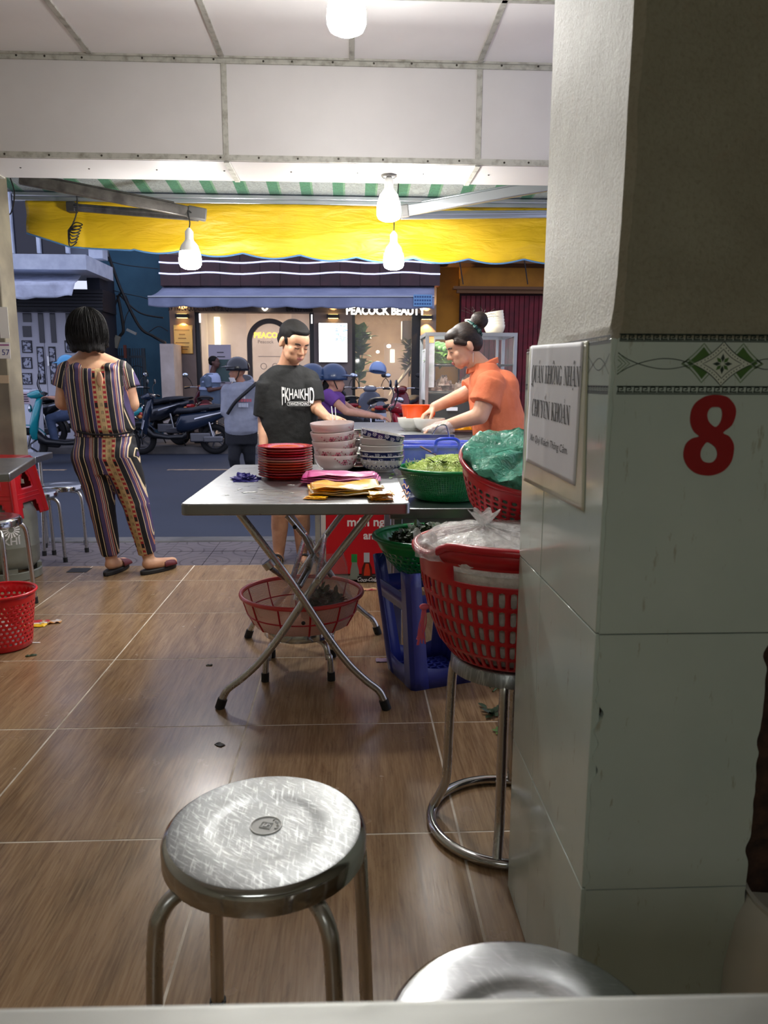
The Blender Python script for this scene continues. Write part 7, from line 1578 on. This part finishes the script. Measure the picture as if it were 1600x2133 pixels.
for k in range(2):
    fdx = .035 if k == 0 else .11; a = an[k]; g = G(); ang = math.atan2(fdx, .14)
    g = G(); M = Matrix.Translation((a.x + fdx * .42, .035, 0)) @ Matrix.Rotation(-ang, 4, 'Z'); g.M = M; vs = [(.040 * math.cos(t), .125 * math.sin(t)) for t in [2 * math.pi * j / 24 for j in range(24)]]; g.prism(vs, 0.0, .026, 'z'); g.mk('slipper_sole', pm('sole_black', col(26, 24, 24), .7), wm, bev=.006)
    g = G(); g.M = M; g.grid(lambda u, v: V((.044 * math.cos(math.pi * u), .015 + .085 * v, .028 + (.048 - .022 * v) * math.sin(math.pi * u))), 12, 6); g.mk('slipper_strap', SH, wm, 60, solid=.005)
# ---------------------------------------------------------------- young man in the black t-shirt
MY = 4.76
mo = V((at(598, 1170, MY).x, MY, -.06)); mn = person('young man in a black printed t-shirt looking down behind the folding table', mo)
L_ = lambda px, py, dy=0.0: at(px, py, MY + dy) - mo
SK2 = skin('skin_tan', (204, 156, 124), (184, 134, 104))
g = G(); hp = L_(612, 714, -.055); HM = headM(hp, R(40), R(27), R(2), 1.06); head(g, HM)
nb0 = L_(598, 770, .02); g.chain([hp + V((-.012, .03, -.04)), nb0], [.056, .064]); g.chain([L_(558, 796, .02), nb0, L_(645, 792, .02)], [.05, .065, .05])
trunk(g, [(L_(602, 985, .02), .155, .10), (L_(602, 915, .02), .15, .10), (L_(600, 850, .02), .165, .105), (L_(598, 800, .02), .165, .09), (L_(598, 785, .02), .11, .06)])
sh = [L_(556, 806, .0), L_(648, 802, .0)]; el = [L_(551, 872, .02), L_(657, 848, -.03)]; wr = [L_(549, 930, -.08), L_(680, 868, -.14)]
g.chain([sh[0], el[0], wr[0]], [.055, .043, .029]); g.chain([sh[1], el[1], wr[1]], [.055, .042, .028]); hand(g, wr[0], (0, -.2, -1), (-1, 0, 0), 1, .3, 1)
hand(g, wr[1], (.75, -.45, -.25), (.1, -.55, .8), 1.0, 1.05, -1)
kn = [L_(583, 1068, -.02), L_(628, 1070, -.02)]; an = [L_(581, 1152, .03), L_(629, 1150, .03)]
for k in range(2):
    g.chain([L_((580, 626)[k], 985, .02), kn[k]], [.085, .056]); g.chain([kn[k], kn[k].lerp(an[k], .35) + V((0, .015, 0)), an[k]], [.055, .056, .036]); g.chain([an[k] + V((0, .02, -.04)), V((an[k].x + (-.01, .02)[k], an[k].y - .10, .030)), V((an[k].x + (-.02, .03)[k], an[k].y - .16, .026))], [.034, .03, .024])
rmesh(g, 'body', SK2, mn, .0065, 3); face(mn, HM, HAIR)
g = G(); g.M = HM; g.ell((0, .024, .046), (.080, .093, .080)); g.chain([(-.068, -.012, .02), (-.066, -.022, -.002)], [.012, .005]); g.chain([(.068, -.012, .02), (.066, -.022, -.002)], [.012, .005]); g.ell((0, .008, .080), (.068, .080, .046)); g.ell((0, .052, .0), (.075, .062, .055)); g.ell((0, -.030, .084), (.060, .046, .030))
rmesh(g, 'hair', HAIR, mn, .006, 2, .010)
TEE = fabric('black_tee', (15, 16, 15), (11, 12, 12), .5, .8, 9)
g = G(); trunk(g, [(L_(602, 948, .02), .187, .128), (L_(602, 915, .02), .184, .128), (L_(601, 850, .02), .187, .125), (L_(600, 806, .02), .19, .108), (L_(599, 785, .02), .160, .096), (L_(598, 770, .02), .120, .090), (L_(597, 761, .022), .082, .080)])
for k in range(2): e = sh[k].lerp(el[k], (.93, .80)[k]); cone(g, sh[k].lerp(e, -.15), e, .070, (.076, .070)[k]); g.ell(sh[k] + V(((.015, -.015)[k], 0, 0)), (.070, .07, .066))
g.chain([L_(560, 796, .02), L_(597, 778, .025), L_(642, 794, .02)], [.066, .082, .074])
tee = rmesh(g, 't_shirt', TEE, mn, .0075, 3, .012)
WHP = pm('tee_white_print', col(226, 226, 224), .7)
tc_ = L_(620, 822, -.120); dirx = V((1, .10, 0)).normalized()
MT = Matrix.Translation(tc_) @ Matrix.Rotation(R(5), 4, 'Z') @ Matrix.Rotation(math.pi / 2, 4, 'X')
def archf(v): x = v.x; k = 1 + 1.05 * (abs(x) / .09) ** 1.6; return (x, v.y * k * 1.15 - .34 * (x / .09) ** 2 * .045 + .002, v.z)
def bendz(q): return q
g = G(); g.text('FKHAIKHD', .062, MT, .0015, fn=archf, sx=.66, bold=.0012); g.v = [(x, y + .9 * ((x - tc_.x)) ** 2 * 3, z) for x, y, z in g.v]; g.mk('lettering', WHP, tee, 0)
MT2 = Matrix.Translation(tc_ + V((.006, .0, -.056))) @ Matrix.Rotation(R(5), 4, 'Z') @ Matrix.Rotation(math.pi / 2, 4, 'X')
g = G(); g.text('YANGZHICHAO', .023, MT2, .0012, sx=.74, bold=.0006)
g.M = MT2; g.tube([(x, y, 0) for x, y in [(sx * .060 + .011 * math.cos(R(a)), .012 * math.sin(R(a))) for sx, a0 in ((1, -90), (-1, 90)) for a in range(a0, a0 + 181, 30)]], .0011, 4, closed=True); g.M = None; g.v = [(x, y + .9 * ((x - tc_.x)) ** 2 * 3, z) for x, y, z in g.v]; g.mk('lettering', WHP, tee, 0)
g = G(); trunk(g, [(L_(602, 1000, .02), .165, .115), (L_(602, 940, .02), .165, .115)])
for k in range(2): cone(g, L_((580, 626)[k], 975, .02), L_((581, 627)[k], 1048, 0), .10, .085)
rmesh(g, 'shorts', fabric('shorts_dark', (46, 46, 50)), mn, .01, 2, .008)
for k in range(2):
    M = Matrix.Translation((an[k].x + (-.01, .02)[k], an[k].y - .055, 0)); g = G(); g.M = M; g.prism([(.045 * math.cos(t), .13 * math.sin(t)) for t in [2 * math.pi * j / 24 for j in range(24)]], 0, .02, 'z'); g.mk('sandal_sole', pm('sandal_tan', col(170, 150, 110), .7), mn, bev=.005); g = G(); g.M = M; g.grid(lambda u, v: V((.045 * math.cos(math.pi * u), -.06 + .03 * v, .02 + .045 * math.sin(math.pi * u))), 10, 3); g.mk('sandal_strap', pm('strap_black', col(30, 28, 26), .6), mn, 60, solid=.004)
sp = wr[1] + mo + V((.045, -.05, .0)); o = thing('soup_ladle', 'white handled ladle held upright by the man in the black t-shirt', 'ladle', sp)
G().bar((0, 0, -.06), (-.012, 0, .065), .016, .006).mk('handle', pm('plastic_white', col(226, 228, 230), .4), o); G().bar((.016, .004, -.06), (.010, .004, .06), .008, .005).mk('tongs_arm', MATS['plastic_white'], o); G().ell((0, 0, -.065), (.024, .024, .012)).mk('bowl', MATS['plastic_white'], o, 60)
# ---------------------------------------------------------------- woman in the orange shirt, in profile
VY = 4.20
vo = V((at(1035, 1000, VY).x, VY, 0)); vn = person('woman in an orange shirt with a hair bun leaning over bowls on the cart', vo)
L_ = lambda px, py, dy=0.0: at(px, py, VY + dy) - vo
SK3 = skin('skin_light', (214, 166, 136), (200, 150, 122))
g = G(); hp = L_(966, 722, 0); HM = headM(hp, R(-84), R(26), 0, 1.0); head(g, HM, True)
nb0 = L_(1010, 775, 0); g.chain([hp + V((.025, 0, -.035)), nb0], [.050, .062])
trunk(g, [(L_(1045, 990, 0), .13, .17), (L_(1040, 930, 0), .12, .15), (L_(1030, 860, 0), .125, .165), (L_(1018, 800, 0), .11, .17), (L_(1012, 775, 0), .07, .10)])
shn, shf = L_(1022, 800, -.165), L_(1012, 800, .16); eln = L_(1000, 866, -.20); wrn = L_(930, 886, -.12); elf = L_(958, 826, .14); wrf = L_(905, 848, .05)
g.chain([shn, eln, wrn], [.058, .047, .030]); g.chain([shf, elf, wrf], [.056, .044, .029])
hand(g, wrn, (-1, .05, -.12), (0, -.1, 1), .95, .45, 1); hand(g, wrf, (-.80, -.15, -.62), (-.6, 0, .8), .95, .5, -1, .04)
for k in range(2):
    y = (-.09, .09)[k]; h_ = V((L_(1045, 960).x, y, .80)); g.chain([h_, V((h_.x - .0, y, .45)), V((h_.x + .02, y, .08))], [.095, .06, .04]); g.chain([V((h_.x + .02, y, .05)), V((h_.x - .12, y, .034))], [.036, .028])
rmesh(g, 'body', SK3, vn, .0065, 3); face(vn, HM, HAIRB, False, (180, 100, 96))
g = G(); g.M = HM; g.ell((0, .026, .044), (.082, .094, .082)); g.ell((0, .05, .0), (.076, .062, .062)); g.ell((0, -.02, .078), (.066, .06, .040))
for s in (-1, 1): g.chain([(s * .066, -.045, .045), (s * .074, -.005, .015)], [.016, .012]); 
rmesh(g, 'hair', HAIRB, vn, .006, 2, .005)
bc = L_(999, 668, 0); g = G(); g.ell(bc, (.052, .05, .05)); g.chain([bc + V((-.03, 0, -.02)), L_(985, 690, 0)], [.035, .05]); bun = rmesh(g, 'hair_bun', HAIRB, vn, .006, 2, .014)
g = G(); rnd = random.Random(8)
for k in range(22): a = rnd.uniform(0, 6.28); d = V((math.cos(a), rnd.uniform(-.6, .6), abs(math.sin(a)) * .9 + .2)).normalized(); g.tube(smooth_path([bc + d * .03, bc + d * .06 + V((.0, 0, .005)), bc + d * rnd.uniform(.075, .115) + V((rnd.uniform(-.02, .02), 0, -.005))], 3), .0011, 3)
g.mk('loose_hair', HAIRB, bun, 60, kind='stuff')
sc_c = L_(988, 685, 0); ax = (bc - L_(968, 700)).normalized(); xx, yy, _ = frame(ax); pts = [sc_c + (xx * math.cos(t) + yy * math.sin(t)) * (.046 + .005 * math.sin(t * 9)) for t in [2 * math.pi * k / 40 for k in range(40)]]
G().tube(pts, [.013 + .004 * math.sin(k * 1.9) for k in range(40)], 8, closed=True).mk('scrunchie', pm('scrunchie_green', col(16, 66, 58), .5, c2=col(206, 214, 206), ns=5, lo=.62, hi=.66), vn, 60)
ep = HM @ V((.080, .014, -.045)); G().tube([ep, ep + V((0, -.002, -.052))], .0012, 5).mk('earring', pm('earring_silver', col(226, 220, 214), .2, metal=1), vn)
ORS = fabric('orange_shirt', (224, 124, 82), (206, 106, 66), .55, .8, 10)
g = G(); trunk(g, [(L_(1047, 1000, 0), .155, .195), (L_(1043, 930, 0), .150, .19), (L_(1036, 870, 0), .152, .195), (L_(1026, 815, 0), .135, .195), (L_(1018, 790, 0), .11, .17), (L_(1012, 772, 0), .082, .10), (L_(1006, 757, 0), .072, .074)])
g.ell(L_(1045, 815, 0), (.10, .15, .12)); en = shn.lerp(eln, .62); cone(g, shn.lerp(eln, -.1), en, .076, .084); g.ell(shn, (.08, .06, .075)); ef = shf.lerp(elf, .72); cone(g, shf, ef, .074, .078)
shirt = rmesh(g, 'shirt', ORS, vn, .0075, 3, .014)
g = G(); cA, cB = L_(985, 775, 0), L_(1022, 745, 0)
g.grid(lambda u, v: (lambda c, t, r: c + V((math.cos(t) * r, math.sin(t) * r * .95, 0)) + V((.02 * math.cos(t) * 1.0, 0, .034 * math.cos(t) + .03 * v)))(L_(1003, 768, 0), 2 * math.pi * (u * .82 - .41), .072 - .004 * v), 28, 4); g.mk('collar', ORS, shirt, 60, solid=.006)
g = G(); trunk(g, [(L_(1045, 1050, 0), .14, .17), (L_(1045, 960, 0), .14, .18)]); hx0 = L_(1045, 960).x
for y in (-.09, .09): cone(g, V((hx0, y, .84)), V((hx0 + .02, y, .09)), .11, .065)
rmesh(g, 'trousers', fabric('dark_trousers', (40, 38, 42)), vn, .012, 2)
FILM = bag_mat('glove_film', (.92, .90, .90, 1), .42, .15)
g = G(); a, b_ = wrn + V((.045, 0, 0)), wrn + V((-.125, 0, -.035))
g.grid(lambda u, v: (lambda p, t: p + V((.012 * mnoise.noise((u * 4, v * 6, 2)), math.cos(t) * lerp(.040, .052, math.sin(v * 3.1)) * (1 - .5 * v ** 3) * (1 + .25 * mnoise.noise((math.cos(t) * 2, math.sin(t) * 2, v * 7))), math.sin(t) * lerp(.036, .040, math.sin(v * 3.1)) * (1 - .5 * v ** 3) * (1 + .3 * mnoise.noise((math.cos(t) * 2 + 5, math.sin(t) * 2, v * 7))))))(a.lerp(b_, v), 2 * math.pi * u), 30, 16, True); g.mk('plastic_glove', FILM, vn, 180)
for k in range(2): g = G(); y = (-.09, .09)[k]; g.M = Matrix.Translation((hx0 - .05, y, 0)); g.prism([(.125 * math.cos(t), .045 * math.sin(t)) for t in [2 * math.pi * j / 24 for j in range(24)]], 0, .022, 'z'); g.mk('sandal_sole', MATS['sandal_tan'], vn, bev=.005)
# ---------------------------------------------------------------- people in the street
def simple(label, Y, z0, sk, hp_, yaw, top, bottom, J, topm, botm, hairm=None, helm=None, vox=.014, pitch=0, sleeves=.55, fem=False, bare_feet=False):
    o = V((at(J['o'][0], J['o'][1], Y).x, Y, z0)); t = person(label, o); Lq = lambda px, py, dy=0.0: at(px, py, Y + dy) - o
    g = G(); hp = Lq(*hp_); HM = headM(hp, yaw, pitch, 0, 1.0); head(g, HM, fem); nk = Lq(*J['neck']); g.chain([hp + V((0, 0, -.05)), nk], [.052, .058])
    g.chain([Lq(*q) for q in J['spine']], [.10] * len(J['spine']))
    for arm_ in J['arms']:
        pts = [Lq(*q) for q in arm_]; g.chain(pts, [.052, .042, .028])
        if J.get('pocket'): continue
        d = pts[2] - pts[1]; hand(g, pts[2], d, (0, 0, 1) if abs(d.normalized().z) < .8 else (0, -1, 0), .95, .6, 1)
    for lg in J['legs']: pts = [Lq(*q) for q in lg]; g.chain(pts, [.085, .055, .036]); g.chain([pts[-1], pts[-1] + V(J.get('toe', (0, -.12, -.03)))], [.036, .028])
    rmesh(g, 'body', sk, t, vox, 3)
    g = G(); trunk(g, [(Lq(*c), w_, d) for c, w_, d in top], J.get('yaw', 0))
    for arm_ in J['arms']:
        pts = [Lq(*q) for q in arm_]; g.ell(pts[0], .072)
        if sleeves > 1: g.chain(pts[:2], [.070, .060]); cone(g, pts[1], pts[1].lerp(pts[2], sleeves - 1), .060, .046); g.ell(pts[1], .060)
        else: cone(g, pts[0], pts[0].lerp(pts[1], sleeves), .070, .066)
    sh_ = rmesh(g, 'top', topm, t, vox * .8, 3, .014)
    g = G(); trunk(g, [(Lq(*c), w_, d) for c, w_, d in bottom], J.get('yaw', 0))
    for lg in J['legs']: pts = [Lq(*q) for q in lg]; g.chain(pts[:2], [.098, .072]); cone(g, pts[1], pts[1].lerp(pts[2], .95), .07, .056); g.ell(pts[1], .071)
    rmesh(g, 'trousers', botm, t, vox, 2, .01)
    for lg in J['legs']: pts = [Lq(*q) for q in lg]; g = G(); tv = V(J.get('toe', (0, -.12, -.03))); g.chain([pts[-1] + V((0, 0, -.02)) - tv * .25, pts[-1] + tv * 1.15], [.05, .042]); rmesh(g, 'shoe', pm('shoe_dark', col(30, 28, 30), .6), t, .012, 2)
    if hairm: g = G(); g.M = HM; g.ell((0, .026, .046), (.083, .095, .082)); g.ell((0, .05, .0), (.077, .066, .06)); g.M = None; rmesh(g, 'hair', hairm, t, .009, 2, .006)
    return t, hp, HM, Lq, sh_
GRY = fabric('grey_hoodie', (152, 156, 170), (134, 138, 152), .5, .9, 7); DRK = fabric('dark_jeans', (26, 28, 36))
HYd = 9.4
t, hp, HM, Lq, hd_o = simple('person in a grey hoodie and black helmet crossing the road', HYd, RZ, skin('skin_road', (176, 124, 98), (160, 108, 84)), (494, 776), R(-62), [((503, 906), .175, .14), ((503, 898), .205, .165), ((502, 872), .205, .165), ((500, 840), .19, .145), ((502, 810), .185, .13), ((506, 796), .12, .09)], [((503, 925), .20, .14), ((503, 895), .20, .14)],
    dict(o=(503, 1000), neck=(502, 796), spine=[(503, 900), (502, 860), (502, 820)], arms=[[(473, 812), (469, 858, -.04), (492, 880, -.10)], [(530, 812), (534, 858, -.04), (512, 882, -.10)]], legs=[[(492, 915), (487, 955, -.08), (494, 990)], [(517, 915), (520, 955), (524, 990, .1)]], toe=(-.06, -.10, -.03), pocket=1), GRY, DRK, sleeves=1.85)
helmet('helmet', None, hp + V((.01, 0, .055)), R(-62), HK, 1.0, None, t)
g = G(); g.M = HM; g.grid(lambda u, v: V((lerp(-.055, .055, u), -.055 - .052 * math.sin(math.pi * u) + .02 * v, -.062 - .052 * v)), 10, 5); g.mk('face_mask', pm('mask_white', col(214, 212, 214), .8), t, 60, solid=.004)
g = G(); g.M = HM
for s in (-1, 1): g.tube([(s * .08, .0, .02), (s * .074, -.02, -.05), (s * .03, -.05, -.108)], .006, 6)
g.mk('chin_strap', CORD, t, 60)
g = G(); g.tube(smooth_path([Lq(474, 862, -.17), Lq(490, 838, -.20), Lq(515, 815, -.18), Lq(534, 798, -.08)], 5), .022, 8); o = g.mk('bag_strap', pm('strap_black2', col(18, 18, 22), .6), t, 60); o.scale.z = 1
g = G(); g.grid(lambda u, v: Lq(506, 796, .0) + V((math.cos(u * 6.283) * (.13 - .03 * v), .06 + math.sin(u * 6.283) * (.10 - .03 * v), .0 + .09 * v * (.5 + .5 * math.sin(u * 6.283)))), 24, 6, True); g.mk('hood', GRY, hd_o, 60, solid=.02)
for (px, py, w_, h_, c_) in ((507, 828, .05, .03, (206, 206, 212)), (507, 834, .20, .035, (176, 92, 104)), (507, 844, .12, .05, (186, 190, 202))):
    q = Lq(px, py, -.185); g = G(); n = 6 if w_ > .1 else 2
    for k in range(n): g.box(q + V(((k + .5) / n * w_ - w_ / 2, .18 * ((k + .5) / n * w_ - w_ / 2) ** 2 * 6, 0)), (w_ / n * .8, .012, h_))
    g.mk('print', pm('print_%d' % c_[0], col(*c_), .8), hd_o)
# man in the polo shirt by the salon door
POLO = fabric('polo_blue', (96, 112, 132), (82, 96, 118), .3); 
t, hp, HM, Lq, po = simple('man in a blue polo shirt standing at the salon, facing right', 14.7, GZ, skin('skin_deep', (98, 64, 54), (84, 52, 44)), (447, 755), R(80), [((438, 858), .20, .15), ((438, 820), .20, .15), ((438, 788), .19, .13), ((441, 778), .11, .09)], [((438, 870), .18, .14), ((438, 850), .18, .14)],
    dict(o=(440, 918), neck=(443, 776), spine=[(439, 860), (439, 830), (440, 800)], arms=[[(432, 790, -.16), (436, 813, -.18), (462, 808, -.2)], [(446, 790, .16), (450, 812, .12), (468, 806, .0)]], legs=[[(434, 865, -.06), (434, 890, -.06), (434, 912, -.06)], [(442, 865, .06), (442, 890, .06), (442, 912, .06)]], toe=(.12, 0, -.02)), POLO, DRK, HAIR, sleeves=.75)
g = G(); trunk(g, [(Lq(439, 797), .203, .152), (Lq(440, 784), .17, .12), (Lq(443, 777), .10, .08)]); rmesh(g, 'yoke', fabric('polo_pale', (178, 190, 222), (166, 178, 210), .2), po, .012, 3); g = G(); trunk(g, [(Lq(438, 812), .213, .162), (Lq(438, 806), .213, .162)]); g.mk('white_band', MATS['polo_pale'], po, 60)
bd_ = G().box(at(473, 772, 14.75), (.42, .02, .42)).mk('menu_board', pm('menu_green', col(52, 76, 74), .5)); tag(bd_, 'dark green menu board beside the man in the polo shirt', 'board')
# woman inside the salon
t, hp, HM, Lq, po = simple('woman in a white top inside the salon behind the glass', 16.9, GZ, skin('skin_pale', (226, 178, 150), (214, 164, 138)), (461, 735), R(-40), [((462, 800), .17, .12), ((462, 770), .17, .12), ((462, 757), .15, .10), ((462, 751), .08, .07)], [((462, 815), .16, .12), ((462, 795), .16, .12)],
    dict(o=(462, 905), neck=(462, 750), spine=[(462, 810), (462, 785), (462, 765)], arms=[[(453, 760), (452, 780, -.05), (460, 770, -.2)], [(471, 760), (473, 780), (470, 795, -.1)]], legs=[[(459, 815), (459, 855), (459, 895)], [(466, 815), (466, 855), (466, 895)]]), fabric('white_top', (220, 208, 200)), DRK, HAIR, fem=True)
# riders on the red motorbike
PUR = fabric('purple_top', (108, 64, 142), (92, 52, 126), .4); RY_ = 7.9
def rider(label, dx, hel, topm, armpts, hair_long, botm, seat_x, sk):
    t, hp, HM, Lq, tp_ = simple(label, RY_, RZ, sk, (697 + dx, 797), R(86), [((688 + dx, 868), .17, .15), ((687 + dx, 845), .165, .15), ((686 + dx, 825), .16, .15), ((688 + dx, 815), .10, .09)], [((690 + dx, 880), .17, .16), ((689 + dx, 862), .17, .16)],
        dict(o=(690 + dx, 950), neck=(690 + dx, 815), spine=[(690 + dx, 868), (688 + dx, 848), (687 + dx, 832)], arms=armpts, legs=[[(692 + dx, 876, -.10), (745 + dx, 884, -.17), (735 + dx, 948, -.16)], [(692 + dx, 876, .10), (745 + dx, 884, .17), (735 + dx, 948, .16)]], toe=(.12, 0, -.02)), topm, botm, None, sleeves=.45, fem=True)
    helmet('helmet', None, hp + V((-.012, 0, .058)), R(86), hel, 1.02, None, t); g = G(); g.M = HM; g.tube([(-.078, .0, .02), (-.07, -.03, -.05), (0, -.05, -.112), (.07, -.03, -.05), (.078, .0, .02)], .006, 6); g.mk('chin_strap', CORD, t, 60)
    if hair_long: g = G(); g.M = HM; g.chain([(0, .07, .0), (0, .11, -.08), (0, .12, -.20)], [.05, .05, .02]); rmesh(g, 'hair', HAIR, t, .01, 2, .01)
    return t
rider('woman in a purple top and navy helmet riding the red motorbike', 0, HB, PUR, [[(684, 824, -.17), (722, 858, -.24), (788, 868, -.30)], [(690, 826, .17), (735, 856, .24), (792, 868, .30)]], True, DRK, 0, skin('skin_rider', (196, 146, 122), (176, 126, 104)))
rider('passenger in a blue helmet sitting behind the woman in purple', -44, HB, fabric('lilac_top', (176, 170, 186)), [[(640, 826, -.17), (655, 862, -.22), (700, 872, -.16)], [(646, 826, .17), (660, 862, .2), (700, 872, .16)]], False, DRK, 0, MATS['skin_rider'])
# rider of the teal scooter
JN = fabric('blue_jeans', (66, 82, 112), (48, 60, 86), .4); TYr = 11.9
t, hp, HM, Lq, po = simple('rider in blue jeans on the teal scooter, upper body behind the striped woman', TYr, RZ, MATS['skin_rider'], (140, 765), R(-88), [((150, 860), .17, .15), ((148, 825), .165, .15), ((147, 792), .16, .15), ((146, 784), .10, .09)], [((150, 872), .17, .16), ((150, 852), .17, .16)],
    dict(o=(130, 955), neck=(144, 785), spine=[(150, 860), (148, 830), (147, 805)], arms=[[(146, 800, -.17), (132, 832, -.24), (104, 828, -.30)], [(146, 800, .17), (132, 832, .24), (104, 828, .30)]], legs=[[(148, 862, -.11), (104, 872, -.15), (116, 924, -.14)], [(148, 862, .11), (104, 872, .15), (116, 924, .14)]], toe=(-.11, 0, -.01)), fabric('rider_grey', (90, 96, 110)), JN, None, sleeves=.6)
helmet('helmet', None, hp + V((0, 0, .055)), R(-88), pm('helmet_sky', col(60, 150, 200), .3, coat=.4), 1.0, None, t)
